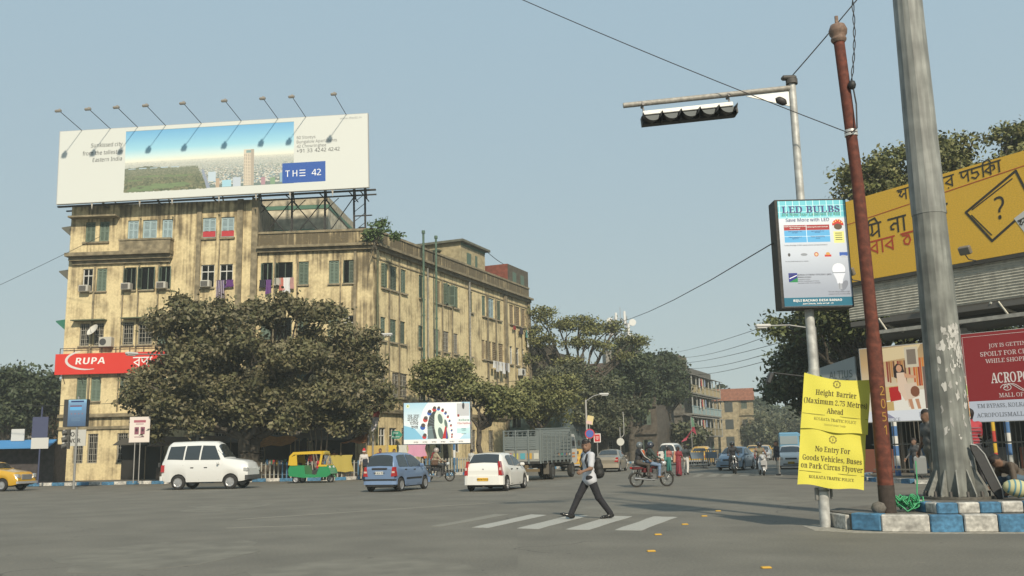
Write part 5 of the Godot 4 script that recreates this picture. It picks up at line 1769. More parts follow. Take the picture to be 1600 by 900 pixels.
	hatch.bx(-0.04, 10.2, 0.30, 0.03, 10.45, 0.318)
	fin("hatch", hatch, mat(0.06, 0.055, 0.05, 0.8), gp)
	for k in 110:   # torn paper left on the shaft
		var y := 0.6 + pow(rng.randf(), 0.7) * 2.7
		var a := rng.randf_range(0.3, 2.3)
		if rng.randf() < 0.45:
			y = rng.randf_range(2.5, 3.35)
			a = rng.randf_range(0.9, 1.7)
		var r := 0.388 - y * 0.0121
		var sc := MB.new()
		var s := rng.randf_range(0.012, 0.05)
		var rad := []
		for i in 9: rad.append(s * rng.randf_range(0.3, 1.4))
		for i in 9:
			var p0 = Vector2.from_angle(TAU * i / 9) * rad[i]
			var p1 = Vector2.from_angle(TAU * (i + 1) / 9) * rad[(i + 1) % 9]
			var w := func(q: Vector2) -> Vector3: return Vector3(cos(a + q.x / r) * r, y + q.y * 2.0, sin(a + q.x / r) * r)
			sc.tri(w.call(Vector2.ZERO), w.call(p0), w.call(p1))
		var tone := [0.34, 0.42, 0.5][k % 3] as float
		fin("torn_paper", sc, mat(tone, tone * 0.98, tone * 0.92, 0.9), gp)
	var stk := Cv.new(64, 160, Color(0.8, 0.78, 0.72))
	stk.rect(0.05, 0.02, 0.95, 0.2, Color(0.75, 0.6, 0.5))
	stk.rect(0.3, 0.04, 0.6, 0.18, Color(0.85, 0.2, 0.2))
	stk.rect(0.05, 0.22, 0.95, 0.45, Color(0.6, 0.66, 0.15))
	stk.rect(0.05, 0.47, 0.95, 0.97, Color(0.82, 0.55, 0.32))
	for k in 5: stk.disc(0.3 + 0.4 * (k % 2), 0.55 + k * 0.08, 0.2, 0.12, [Color(0.85, 0.8, 0.75), Color(0.7, 0.3, 0.25), Color(0.9, 0.6, 0.35), Color(0.85, 0.4, 0.3), Color(0.8, 0.72, 0.5)][k])
	var ps := MB.new()
	for i in 6:
		var q := []
		var t := []
		for c in [[i, 0], [i + 1, 0], [i + 1, 1], [i, 1]]:
			var an = 0.72 - 0.62 * c[0] / 6.0
			var r = 0.385 - (1.55 + c[1] * 0.82) * 0.0121 + 0.008
			q.append(Vector3(cos(an) * r, 1.52 + c[1] * 0.8, sin(an) * r))
			t.append(Vector2(c[0] / 6.0, 1.0 - c[1]))
		ps.quv(q, t)
	fin("pasted_poster", ps, picmat(stk.im, 0.8), gp)
	# things lying on the island
	var hose := thing("hose_coil", "tangled coil of bright green hose lying beside the red pole", "hose", Vector3(7.2, 0.285, -17.75))
	var hm := MB.new()
	for k in 9:
		var pts := []
		var cx := rng.randf_range(-0.16, 0.16)
		var cz := rng.randf_range(-0.1, 0.1)
		var rr := rng.randf_range(0.1, 0.24)
		var tl := Basis(Vector3(1, 0, 0.3).normalized(), rng.randf_range(-1.0, 1.0))
		for i in 15: pts.append(Vector3(cx, 0.14 + rng.randf_range(-0.05, 0.12), cz) + tl * Vector3(cos(TAU * i / 13) * rr, rng.randf_range(-0.02, 0.02), sin(TAU * i / 13) * rr * 0.8))
		for i in pts.size(): pts[i].y = maxf(pts[i].y, 0.014)
		hm.path(pts, 0.0125, 6)
	hm.path([Vector3(0.1, 0.1, 0), Vector3(0.3, 0.22, -0.2), Vector3(0.42, 0.3, -0.5), Vector3(0.55, 0.52, -0.75), Vector3(0.6, 0.9, -0.85)], 0.0125, 6)
	fin("hose", hm, mat(0.04, 0.30, 0.12, 0.5), hose)
	var rk := MB.new()
	rk.ball(Vector3(0, 0.1, 0), Vector3(0.15, 0.12, 0.13), 9)
	tag(put("stone", rk.mesh(), mat(0.22, 0.2, 0.17, 0.95, 0, "blotch", 4.0, {"detail": "speck", "ds": 9.0}), self, Transform3D(Basis(UP, 0.6), Vector3(6.55, 0.285, -17.4))), "rough grey stone lying at the foot of the red pole", "stone")
	var sl := thing("leaning_panel", "black flat panel with a pale edge leaning against the thick mast", "panel", Vector3(9.06, 0.47, -17.9))
	sl.rotation_degrees = Vector3(-4, -8, 20)
	var sb := MB.new()
	sb.prism([Vector2(-0.08, 0.03), Vector2(0.0, 0.0), Vector2(0.05, 0.15), Vector2(0.06, 0.85), Vector2(0.0, 1.05), Vector2(-0.08, 1.1), Vector2(-0.11, 1.0), Vector2(-0.11, 0.2)], -0.03, 0.03)
	fin("board", sb, mat(0.02, 0.02, 0.021, 0.6), sl)
	var se := MB.new()
	se.path([Vector3(0.01, 0.01, 0.03), Vector3(0.06, 0.15, 0.03), Vector3(0.07, 0.85, 0.03), Vector3(0.01, 1.05, 0.03), Vector3(-0.08, 1.11, 0.03)], 0.014, 6)
	fin("rim", se, mat(0.3, 0.3, 0.29, 0.5), sl)
	var bag := thing("striped_bag", "bulging cream woven bag with blue stripes beside the seated person", "bag", Vector3(9.2, 0.47, -17.6), -8)
	var bb := MB.new()
	bb.ball(Vector3(0, 0.2, 0), Vector3(0.26, 0.16, 0.16), 16, Basis(Vector3.BACK, -0.2))
	fin("sack", bb, mat(0.52, 0.5, 0.28, 0.85, 0, "grain", 6.0), bag)
	for k in 5:
		var s2 := MB.new()
		var bs := Basis(Vector3.BACK, -0.2)
		for i in 10:
			var q := []
			for c in [[0, i], [1, i], [1, i + 1], [0, i + 1]]:
				var x = -0.19 + k * 0.09 + c[0] * 0.028
				var lat = -1.2 + 2.6 * c[1] / 10.0
				var rr := sqrt(maxf(0.0, 1.0 - x * x / (0.26 * 0.26))) * 1.015
				q.append(Vector3(0, 0.2, 0) + bs * Vector3(x, sin(lat) * 0.16 * rr, cos(lat) * 0.16 * rr))
			s2.quad(q[0], q[1], q[2], q[3])
		fin("stripe", s2, mat(0.09, 0.22, 0.27, 0.85), bag)
	# far pavement on the right with its kerb and railing
	var pv := slab([[15.2, -36.2], [14.75, -39], [15.8, -43], [22.5, -56], [34, -80], [60, -90], [60, -26], [22, -31]], 0.0, 0.14)
	var po := fin("right_pavement", pv, mat(0.20, 0.18, 0.145, 0.95, 0, "blotch", 0.3, {"detail": "speck", "ds": 1.5}))
	struct(po)
	kerb_line(po, [[34, -80], [22.4, -56], [15.7, -43], [14.6, -39], [15.1, -36.1], [22, -30.8], [34, -25]], -0.25, 0.17, 0.62, 0.0, 0)
	var R := Vector3(0.707, 0, 0.707)
	var hp := Vector3(14.3, 0, -38.3)
	# iron railing behind the hoardings
	var rl := thing("iron_railing", "dark iron railing with upright bars behind the two hoardings on the right", "railing", hp + Vector3(0, 0.14, 0) + Vector3(0.5, 0, -0.9), -45)
	var barm := MB.new()
	barm.tube(Vector3.ZERO, Vector3(0, 2.2, 0), 0.018, 0.018, 6)
	var bmm := barm.mesh()
	var iron := mat(0.13, 0.12, 0.1, 0.7, 0.2)
	for k in 64: put("bar", bmm, iron, rl, Transform3D(Basis(), Vector3(k * 0.17, 0.25, 0)))
	for y in [0.3, 1.3, 2.35]:
		var rb := MB.new()
		rb.bx(-0.1, y, -0.025, 11, y + 0.06, 0.025)
		fin("rail", rb, iron, rl)
	var wl := thing("stall_row", "dark open fronted stalls and wall behind the railing on the right", "stall", hp + Vector3(4.5, 0.14, -5.2), -45)
	var w1 := MB.new()
	w1.bx(-6, 0, -3.2, 14, 4.4, -3.0).bx(-6, 2.9, -3.0, 14, 3.05, 0.4)
	for k in 9: w1.bx(-6 + k * 2.4, 0, -3.0, -5.9 + k * 2.4, 2.9, 0)
	fin("frame", w1, mat(0.045, 0.038, 0.03, 0.9, 0, "blotch", 0.4), wl)
	for k in 6:
		var w2 := MB.new()
		w2.bev(Vector3(-4.8 + k * 2.4, 0.55, -0.5), Vector3(1.9, 1.1, 0.7), 0.03)
		fin("counter", w2, [mat(0.1, 0.1, 0.1, 0.8), mat(0.2, 0.07, 0.04, 0.8), mat(0.05, 0.1, 0.16, 0.8)][k % 3], wl)
	# blue and white posts
	for k in 3:
		var q: Vector3 = [Vector3(16.4, 0.14, -41.0), Vector3(19.0, 0.14, -36.6), Vector3(15.2, 0.14, -39.0)][k]
		var o := thing("striped_post", ["blue and white banded post carrying the shopping hoarding", "blue and white banded post below the red hoarding at the right edge", "blue and white banded post behind the red pole"][k], "post", q, 0, "banded posts under the hoardings")
		for i in 6:
			var b := MB.new()
			b.tube(Vector3(0, i * 0.42, 0), Vector3(0, i * 0.42 + 0.42, 0), 0.12, 0.12, 12)
			fin("band", b, mat(0.06, 0.15, 0.33, 0.7) if i % 2 == 0 else mat(0.6, 0.6, 0.57, 0.7), o)
	var yr := thing("striped_post", "yellow and red banded post beside the man in the white shirt", "post", Vector3(20.1, 0.14, -39.9))
	for i in 5:
		var b := MB.new()
		b.tube(Vector3(0, i * 0.45, 0), Vector3(0, i * 0.45 + 0.45, 0), 0.09, 0.09, 10)
		fin("band", b, mat(0.55, 0.36, 0.03, 0.7) if i % 2 == 0 else mat(0.4, 0.04, 0.03, 0.7), yr)
	# shopping hoarding
	var sh := thing("shopping_hoarding", "hoarding with a photo of a woman shopping, behind the red pole", "hoarding", hp + R * 1.35 + UP * 2.35, -45)
	var hb2 := MB.new()
	hb2.bx(-1.5, 0, -0.12, 1.5, 3.02, 0.0)
	fin("panel", hb2, mat(0.4, 0.4, 0.38, 0.6), sh)
	var c2 := Cv.new(300, 300, Color(0.93, 0.91, 0.86))
	c2.grad(0, 0, 1, 0.85, [[0, Color(0.66, 0.56, 0.42)], [0.25, Color(0.75, 0.62, 0.45)], [0.7, Color(0.85, 0.8, 0.72)], [1, Color(0.92, 0.9, 0.86)]])
	c2.poly([Vector2(0.25, 0.02), Vector2(0.85, 0.0), Vector2(0.75, 0.16), Vector2(0.3, 0.2)], Color(0.86, 0.78, 0.62))
	for k in 15: c2.rect(0.24 + k * 0.03, 0.2, 0.265 + k * 0.03, 0.2 + 0.25 + 0.05 * sin(k * 1.7), [Color(0.6, 0.36, 0.2), Color(0.72, 0.5, 0.28), Color(0.42, 0.25, 0.16), Color(0.8, 0.66, 0.48), Color(0.55, 0.2, 0.15)][k % 5])
	for k in 9: c2.rect(0.72 + k * 0.03, 0.18, 0.745 + k * 0.03, 0.55, [Color(0.76, 0.35, 0.16), Color(0.82, 0.5, 0.2), Color(0.6, 0.2, 0.12)][k % 3])
	c2.rect(0.62, 0.03, 0.8, 0.3, Color(0.8, 0.76, 0.68))
	c2.rect(0.65, 0.06, 0.77, 0.26, Color(0.5, 0.45, 0.4))
	c2.rect(0.24, 0.6, 1, 0.86, Color(0.92, 0.9, 0.87))
	c2.poly([Vector2(0.26, 0.54), Vector2(0.5, 0.53), Vector2(0.5, 0.7), Vector2(0.26, 0.74)], Color(0.8, 0.7, 0.5))
	c2.poly([Vector2(0.37, 0.55), Vector2(0.52, 0.54), Vector2(0.53, 0.72), Vector2(0.38, 0.74)], Color(0.72, 0.1, 0.1))
	c2.rect(0.26, 0.74, 0.42, 0.86, Color(0.78, 0.66, 0.42))
	c2.poly([Vector2(0.45, 0.3), Vector2(0.5, 0.24), Vector2(0.58, 0.26), Vector2(0.61, 0.4), Vector2(0.52, 0.45), Vector2(0.46, 0.42)], Color(0.16, 0.1, 0.08))
	c2.disc(0.53, 0.305, 0.038, 0.05, Color(0.8, 0.6, 0.48))
	c2.poly([Vector2(0.49, 0.36), Vector2(0.6, 0.36), Vector2(0.66, 0.7), Vector2(0.58, 0.74), Vector2(0.5, 0.6)], Color(0.88, 0.78, 0.7))
	c2.poly([Vector2(0.59, 0.37), Vector2(0.76, 0.42), Vector2(0.75, 0.45), Vector2(0.6, 0.43)], Color(0.82, 0.62, 0.5))
	c2.poly([Vector2(0.58, 0.52), Vector2(0.74, 0.5), Vector2(0.78, 0.68), Vector2(0.66, 0.72), Vector2(0.68, 0.82), Vector2(0.62, 0.82)], Color(0.86, 0.77, 0.7))
	c2.disc(0.72, 0.62, 0.06, 0.07, Color(0.5, 0.3, 0.2))
	for x in [0.62, 0.71]: c2.poly([Vector2(x, 0.72), Vector2(x + 0.05, 0.72), Vector2(x + 0.07, 0.85), Vector2(x + 0.03, 0.85)], Color(0.76, 0.55, 0.43))
	c2.rect(0.84, 0.3, 0.95, 0.85, Color(0.45, 0.38, 0.36))
	c2.rect(0, 0.86, 1, 1, Color(0.87, 0.88, 0.92))
	c2.poly([Vector2(0.3, 0.88), Vector2(0.42, 0.96), Vector2(0.3, 0.96)], Color(0.55, 0.55, 0.66))
	print_sheet("poster", c2.im, 2.94, 2.96, sh, Vector3(0, 1.51, 0.006), 0.6)
	text("CHOICE", 0.12, sh, Vector3(-0.35, 0.1, 0.012), mat(0.25, 0.25, 0.33, 0.7), "serif")
	text("Ra", 0.16, sh, Vector3(0.85, 0.26, 0.012), mat(0.2, 0.2, 0.28, 0.7), "serif")
	# red hoarding
	var ac := thing("red_hoarding", "deep red shopping mall hoarding with white capitals at the right edge", "hoarding", hp + R * 5.45 + UP * 2.22, -45)
	var ab := MB.new()
	ab.bx(-1.62, 0, -0.12, 2.2, 3.34, 0.0)
	fin("panel", ab, mat(0.4, 0.4, 0.38, 0.6), ac)
	var red := MB.new()
	red.bx(-1.6, 0.78, 0.0, 2.18, 3.32, 0.008)
	fin("red_field", red, mat(0.24, 0.012, 0.016, 0.8), ac)
	var wf := MB.new()
	wf.bx(-1.6, 0.02, 0.0, 2.18, 0.779, 0.008)
	fin("white_field", wf, mat(0.5, 0.54, 0.64, 0.7), ac)
	var pale := mat(0.68, 0.62, 0.6, 0.6)
	var ink2 := mat(0.08, 0.085, 0.1, 0.6)
	for q in [["JOY IS GETTING", 0.14, 2.78, 0.12], ["SPOILT FOR CHOICE", 0.165, 2.51, 0.15], ["WHILE SHOPPING", 0.15, 2.24, 0.12]]: text(q[0], q[1], ac, Vector3(q[3], q[2], 0.012), pale, "serif", 0.5, 0.95)
	text("ACROPOLIS", 0.38, ac, Vector3(0.28, 1.6, 0.012), pale, "serifbold", 0.5, 0.58)
	text("MALL OF JOY", 0.15, ac, Vector3(0.2, 0.93, 0.012), pale, "serif", 0.5, 0.9)
	text("EM BYPASS, KOLKATA", 0.15, ac, Vector3(-1.2, 0.58, 0.012), ink2, "serif", 0.0, 0.85)
	text("ACROPOLISMALL", 0.15, ac, Vector3(-1.25, 0.26, 0.012), ink2, "serif", 0.0, 0.9)
	var orn := []
	for s in [-1.0, 1.0]:
		var sp := []
		for i in 26: sp.append([s * (0.42 + cos(i * 0.42) * (0.22 - i * 0.0075)), sin(i * 0.42) * (0.13 - i * 0.0045)])
		orn.append(sp)
		var wv := []
		for i in 13: wv.append([s * (-0.5 + i / 12.0), s * 0.12 * sin(i / 12.0 * TAU * 0.9)])
		orn.append(wv)
	strokes("ornament", orn, 0.022, Vector2(0.95, 1.15), ac, Vector3(0.28, 1.22, 0.012), pale)
	strokes("border_line", [[[-1.5, 0.9], [-1.5, 3.2], [2.1, 3.2]]], 0.012, Vector2.ONE, ac, Vector3(0, 0, 0.012), pale)
	# footbridge with the yellow hoarding on its flank
	var p0 := Vector3(13.9, 0, -38.3)
	var k0 := Vector3(15.85, -0.2, -43.66)
	var fb := thing("footbridge", "steel footbridge with corrugated side walls and a round column on the right", "footbridge", k0, -53.9)
	fb.scale = Vector3.ONE * 1.14
	var steel := mat(0.58, 0.55, 0.46, 0.6, 0.2, "runs", 0.4)
	var cw := MB.new()
	var n := 15
	for k in n:
		var y := 6.5 + k * 0.105
		var q := [Vector3(0, y, 0.0), Vector3(16, y, 0.0), Vector3(16, y + 0.07, 0.03), Vector3(0, y + 0.07, 0.03)]
		cw.quad(q[0], q[1], q[2], q[3])
		cw.quad(q[3], q[2], Vector3(16, y + 0.105, 0), Vector3(0, y + 0.105, 0))
	fin("corrugated_wall", cw, steel, fb)
	var ww := MB.new()
	ww.bx(0, 6.45, -3.0, 16, 8.1, -2.9).bx(0, 6.25, -3.0, 16, 6.44, -0.02)
	fin("deck", ww, mat(0.1, 0.095, 0.085, 0.8), fb)
	var gi := MB.new()
	gi.tube(Vector3(0.6, 6.0, -1.5), Vector3(16, 6.0, -1.5), 0.32, 0.32, 14)
	fin("girder", gi, mat(0.12, 0.115, 0.1, 0.7, 0.2), fb)
	var rr := MB.new()
	rr.bx(0.8, 5.82, -0.1, 16, 5.96, 0.05)
	fin("lower_beam", rr, mat(0.42, 0.40, 0.35, 0.6, 0.1, "runs", 0.5), fb)
	for k in 6:
		var st := MB.new()
		st.tube(Vector3(1.6 + k * 2.4, 5.9, -0.05), Vector3(1.3 + k * 2.4, 6.45, -0.02), 0.04, 0.04, 6).tube(Vector3(1.0 + k * 2.4, 6.45, 0.0), Vector3(1.6 + k * 2.4, 5.95, -1.2), 0.05, 0.05, 6)
		fin("strut", st, steel, fb)
	for x in [3.5, 14.5]:
		var cb := MB.new()
		cb.tube(Vector3(x, 0.2, -1.5), Vector3(x, 5.5, -1.5), 0.48, 0.48, 24).lathe([[0.56, 5.3], [0.56, 5.42], [0.48, 5.44], [0.72, 5.8]], 24, Vector3(x, 0, -1.5))
		fin("column", cb, mat(0.36, 0.36, 0.34, 0.6, 0.1, "runs", 0.5), fb)
	var yb := thing("yellow_hoarding", "long yellow newspaper hoarding with Bengali lettering above the footbridge", "hoarding", k0 + Vector3(0, 9.18, 0) + Basis(UP, deg_to_rad(-53.9)) * Vector3(0, 0, 0.16), -53.9)
	yb.scale = Vector3.ONE * 1.14
	var yp := MB.new()
	yp.prism([Vector2(0, 0), Vector2(13, 0), Vector2(13, 3.75), Vector2(0, 3.4)], -0.08, 0.0)
	fin("panel", yp, mat(0.74, 0.44, 0.035, 0.55, 0, "grain", 0.7), yb)
	var yfr := MB.new()
	yfr.bx(0, -0.16, -0.1, 13, -0.02, 0.04).bx(0, -0.02, -0.25, 13, 0.1, -0.1)
	for k in 9: yfr.bx(k * 1.6, -0.6, -0.3, k * 1.6 + 0.08, 3.2, -0.2)
	fin("frame", yfr, mat(0.04, 0.037, 0.03, 0.7), yb)
	var black := mat(0.03, 0.025, 0.015, 0.7)
	var z2 := 0.01
	bengali(["o", "aa", "na"], 0.42, yb, Vector3(2.7, 2.9, z2), black, 0.05)
	bengali(["da", "aa", "ra", " ", "pa", "tra", "i", "ka", "aa"], 0.42, yb, Vector3(4.15, 2.93, z2), black, 0.05)
	strokes("printed_rule", [[[0.0, 2.4], [7.6, 3.06], [13, 3.4]]], 0.03, Vector2.ONE, yb, Vector3(0, 0, z2), mat(0.4, 0.05, 0.02, 0.7))
	bengali(["i", "ma", " ", "na", "aa", " ", "tha", "aa", "ka"], 0.58, yb, Vector3(1.12, 1.62, z2), black, 0.04)
	bengali(["ba", "aa", "ba", " ", "ca", "aa", "ii", "ta"], 0.52, yb, Vector3(1.25, 0.98, z2), mat(0.42, 0.05, 0.015, 0.7), 0.04)
	strokes("drawn_frame", [[[5.35, 1.85], [7.3, 2.95], [7.75, 1.6], [6.2, 0.6], [5.35, 1.85]]], 0.09, Vector2.ONE, yb, Vector3(0, 0, z2), black)
	strokes("drawn_frame", [[[5.6, 1.9], [7.15, 2.7]], [[5.55, 1.7], [6.2, 0.82]]], 0.045, Vector2.ONE, yb, Vector3(0, 0, z2), black)
	text("?", 0.85, yb, Vector3(6.6, 1.75, z2), black, "sans", 0.5, 0.8)
	var roll := MB.new()
	roll.prism([Vector2(7.05, 1.25), Vector2(7.75, 1.62), Vector2(8.1, 0.7), Vector2(7.5, 0.4)], 0.002, 0.012)
	fin("drawn_paper", roll, mat(0.5, 0.5, 0.48, 0.7), yb)
	bengali(["o", "aa", "na"], 0.28, yb, Vector3(7.18, 0.85, 0.022), black, 0.3)
	for x in [0.75, 5.55]:
		var fl := thing("floodlight", ["small grey floodlight below the yellow hoarding beside the red pole", "small grey floodlight below the yellow hoarding right of the thick mast"][0 if x < 1 else 1], "floodlight", k0 + UP * 9.23 + Basis(UP, deg_to_rad(-53.9)) * Vector3(x * 1.14, 0.28, 1.0), -53.9, "floodlights of the yellow hoarding")
		var f := MB.new()
		f.bev(Vector3.ZERO, Vector3(0.5, 0.36, 0.2), 0.04, Basis(Vector3.RIGHT, 0.5))
		fin("housing", f, mat(0.16, 0.14, 0.11, 0.6), fl)
		var f2 := MB.new()
		f2.path([Vector3(0, -0.2, 0.0), Vector3(0, -0.35, -0.2), Vector3(0.0, -0.35, -0.85)], 0.025, 6)
		fin("bracket", f2, mat(0.06, 0.055, 0.05, 0.7), fl)
	var al := thing("white_hoarding", "white slanting hoarding with a green patch behind the silver mast", "hoarding", Vector3(15.4, 2.5, -46.0), -52)
	var a1 := MB.new()
	a1.prism([Vector2(-1.2, 0), Vector2(1.5, 0), Vector2(1.5, 3.15), Vector2(-1.2, 2.6)], -0.1, 0.0)
	fin("panel", a1, mat(0.3, 0.33, 0.33, 0.6), al)
	var a2 := MB.new()
	a2.prism([Vector2(-1.0, 0.3), Vector2(-0.25, 0.3), Vector2(-0.25, 2.2), Vector2(-0.4, 2.4), Vector2(-1.0, 2.2)], 0.0, 0.01)
	fin("green_patch", a2, mat(0.03, 0.14, 0.05, 0.6), al)
	text("ALTIUS", 0.36, al, Vector3(0.7, 2.35, 0.012), mat(0.1, 0.13, 0.12, 0.7), "sans", 0.5, 0.8)

# ---------------------------------------------------------------- what hangs on and stands before the corner block
func on_front(u: float, v: float, out := 0.0) -> Vector3:   # u metres left of the corner, v up, out of the wall
	return Vector3(-9.65, v, -64) + Basis(UP, deg_to_rad(-3.5)) * Vector3(-u, 0, out)

func on_side(u: float, v: float, out := 0.0) -> Vector3:
	return Vector3(-9.65, v, -64) + Basis(UP, deg_to_rad(66.5)) * Vector3(u, 0, out)

func cloth_on(n: String, label: String, at: Vector3, turn: float, pieces: Array, group := ""):   # washing: [x, width, drop, colour]
	var o := thing(n, label, "laundry", at, turn, group)
	for p in pieces:
		var b := MB.new()
		b.soft()
		for i in 6:
			for k in 5:
				var q := []
				for c in [[i, k], [i + 1, k], [i + 1, k + 1], [i, k + 1]]:
					var x: float = p[0] + (c[0] / 6.0 - 0.5) * p[1] * (1.0 - 0.12 * sin(c[1] * 0.9))
					q.append(Vector3(x, -p[2] * c[1] / 5.0 - 0.03 * sin(c[0] * 2.0) * c[1] / 5.0, 0.06 + 0.04 * sin(c[0] * 2.1 + p[0] * 9.0) * (0.4 + c[1] / 5.0)))
				b.quad(q[0], q[1], q[2], q[3])
		fin("cloth", b, mat(p[3].r, p[3].g, p[3].b, 0.85, 0, "grain", 3.0), o)
		if p.size() > 4:
			for k in 5:
				var s := MB.new()
				s.bx(p[0] - p[1] * 0.45 + k * p[1] * 0.2, -p[2] * 0.95, 0.115, p[0] - p[1] * 0.4 + k * p[1] * 0.2, -0.05, 0.12)
				fin("stripe", s, mat(0.5, 0.45, 0.5, 0.85), o)

func build_extras():
	var acg := "air conditioners on the corner block"
	var i := 0
	for q in [[20.55, 13.2, 0, "window air conditioner at the far left of the fourth floor"], [17.5, 13.25, 0, "window air conditioner in the left window of the open shuttered three"], [16.1, 13.3, 2, "white cloth bundled box in the middle window of the open shuttered three"], [14.95, 13.25, 0, "window air conditioner in the right window of the open shuttered three"], [11.8, 13.25, 0, "window air conditioner left of the purple washing"], [18.75, 9.35, 1, "outdoor air conditioner unit with a round fan above the red sign"]]:
		if q[2] == 2: continue
		var o := thing("air_conditioner", q[3], "air conditioner", on_front(q[0], q[1], 0.12), -3.5, acg)
		var b := MB.new()
		b.bev(Vector3(0, 0.25, 0.1), Vector3(0.68 if q[2] == 0 else 0.9, 0.48 if q[2] == 0 else 0.7, 0.5), 0.03)
		fin("case", b, mat(0.42, 0.40, 0.35, 0.6), o)
		var g := MB.new()
		if q[2] == 0:
			g.bx(-0.28, 0.06, 0.352, 0.2, 0.42, 0.358)
			fin("grille", g, mat(0.07, 0.065, 0.06, 0.7), o)
			var g3 := MB.new()
			for k in 6: g3.bx(-0.28, 0.09 + k * 0.055, 0.359, 0.2, 0.1 + k * 0.055, 0.366)
			fin("louvre", g3, mat(0.25, 0.24, 0.21, 0.7), o)
		else:
			g.tube(Vector3(-0.15, 0.25, 0.352), Vector3(-0.15, 0.25, 0.362), 0.24, 0.24, 20)
			fin("fan_grille", g, mat(0.05, 0.05, 0.05, 0.7), o)
		i += 1
	var sa := thing("air_conditioner", "outdoor air conditioner unit near the far end of the long side wall", "air conditioner", on_side(25.4, 8.4, 0.2), 66.5, acg)
	var sb := MB.new()
	sb.bev(Vector3(0, 0.3, 0.1), Vector3(0.95, 0.65, 0.4), 0.03)
	fin("case", sb, mat(0.48, 0.48, 0.45, 0.6), sa)
	var sc := MB.new()
	sc.tube(Vector3(-0.15, 0.3, 0.31), Vector3(-0.15, 0.3, 0.32), 0.24, 0.24, 20)
	fin("fan_grille", sc, mat(0.05, 0.05, 0.05, 0.7), sa)
	var pur := Color(0.07, 0.04, 0.15)
	cloth_on("washing", "purple cloths and a striped cloth hanging from a white framed window", on_front(10.45, 13.75, 0.15), -3.5, [[-0.3, 0.62, 0.6, pur], [0.35, 0.55, 0.5, Color(0.11, 0.03, 0.17)], [-0.3, 0.62, 1.35, Color(0.1, 0.07, 0.1), 1]])
	cloth_on("washing", "dark and purple washing hanging from an open shuttered window", on_front(7.5, 13.65, 0.2), -3.5, [[-0.25, 0.45, 0.55, Color(0.02, 0.02, 0.03)], [0.2, 0.4, 1.0, Color(0.13, 0.05, 0.2)]])
	cloth_on("washing", "white and salmon washing hanging from a wide open window", on_front(6.2, 13.75, 0.25), -3.5, [[-0.45, 0.5, 0.5, Color(0.42, 0.4, 0.35)], [-0.15, 0.4, 0.9, Color(0.5, 0.16, 0.12)], [0.2, 0.5, 1.15, Color(0.68, 0.68, 0.68)], [0.55, 0.3, 0.8, Color(0.45, 0.25, 0.24)]])
	cloth_on("washing", "red cloth hanging below the brick screened windows near the roof", on_side(24.0, 12.9, 0.2), 66.5, [[0, 0.7, 0.35, Color(0.25, 0.03, 0.03)]])
	cloth_on("washing", "dark cloth hanging below the brick screened windows near the roof", on_side(25.6, 12.9, 0.2), 66.5, [[0, 0.9, 0.6, Color(0.05, 0.04, 0.05)]])
	cloth_on("washing", "small teal and white cloths hanging at the end of the side wall", on_side(26.9, 12.8, 0.2), 66.5, [[0, 0.5, 0.7, Color(0.1, 0.28, 0.26)], [0.15, 0.4, 1.6, Color(0.6, 0.6, 0.58)]])
	cloth_on("washing", "row of white washing on a line below the screened windows", on_side(20.4, 9.25, 0.5), 66.5, [[-1.6, 0.5, 0.6, Color(0.65, 0.65, 0.63)], [-1.0, 0.5, 0.9, Color(0.5, 0.5, 0.5)], [-0.4, 0.6, 0.8, Color(0.7, 0.7, 0.68)], [0.3, 0.6, 1.0, Color(0.68, 0.68, 0.68)], [0.9, 0.4, 0.7, Color(0.2, 0.2, 0.22)], [1.4, 0.4, 0.8, Color(0.6, 0.6, 0.58)]])
	# window awning frame, dish
	var hood := thing("window_hood", "thin green edged hood over the windows above the red sign", "hood", on_front(20.0, 11.15, 0), -3.5)
	var hd := MB.new()
	hd.bx(-1.3, 0, 0, 1.1, 0.07, 0.55)
	fin("slab", hd, mat(0.10, 0.12, 0.07, 0.8), hood)
	var h2: Node3D = copy(hood, "window_hood", "thin hood over the barred windows beside the big tree", on_front(16.4, 11.2, 0), -3.5)
	var dish := thing("satellite_dish", "small white satellite dish above the outdoor air conditioner", "dish", on_front(19.5, 10.1, 0.3), -30)
	var db := MB.new()
	db.lathe([[0.0, 0.0], [0.2, 0.02], [0.36, 0.07], [0.46, 0.13]], 20, Vector3(0, 0.3, 0.2), Basis(Vector3.RIGHT, 1.0))
	fin("bowl", db, mat(0.55, 0.53, 0.48, 0.5), dish)
	var d2 := MB.new()
	d2.tube(Vector3(0, 0.3, 0.2), Vector3(0, -0.1, -0.2), 0.02).tube(Vector3(0, 0.1, 0.35), Vector3(0, 0.55, 0.55), 0.012)
	fin("stay", d2, mat(0.2, 0.2, 0.2, 0.6), dish)
	# red shop sign
	var rs := thing("shop_sign", "long bright red shop sign with white slanted capitals and a swoosh", "sign", on_front(22.3, 7.4, 0.35), -3.5)
	var rb := MB.new()
	rb.bx(0, 0, -0.25, 8.6, 1.44, 0.0)
	fin("panel", rb, mat(0.60, 0.035, 0.022, 0.5), rs)
	text("RUPA", 0.46, rs, Vector3(2.55, 0.92, 0.012), mat(0.75, 0.73, 0.7, 0.5), "sansbold", 0.5, 1.3, "lettering", 0.12)
	var sw := []
	for k in 15:
		var a := deg_to_rad(112.0 + k * 12.6)
		sw.append([a, 0.01 + 0.085 * sin(PI * pow((k + 0.5) / 15.0, 0.8))])
	var swm := MB.new()
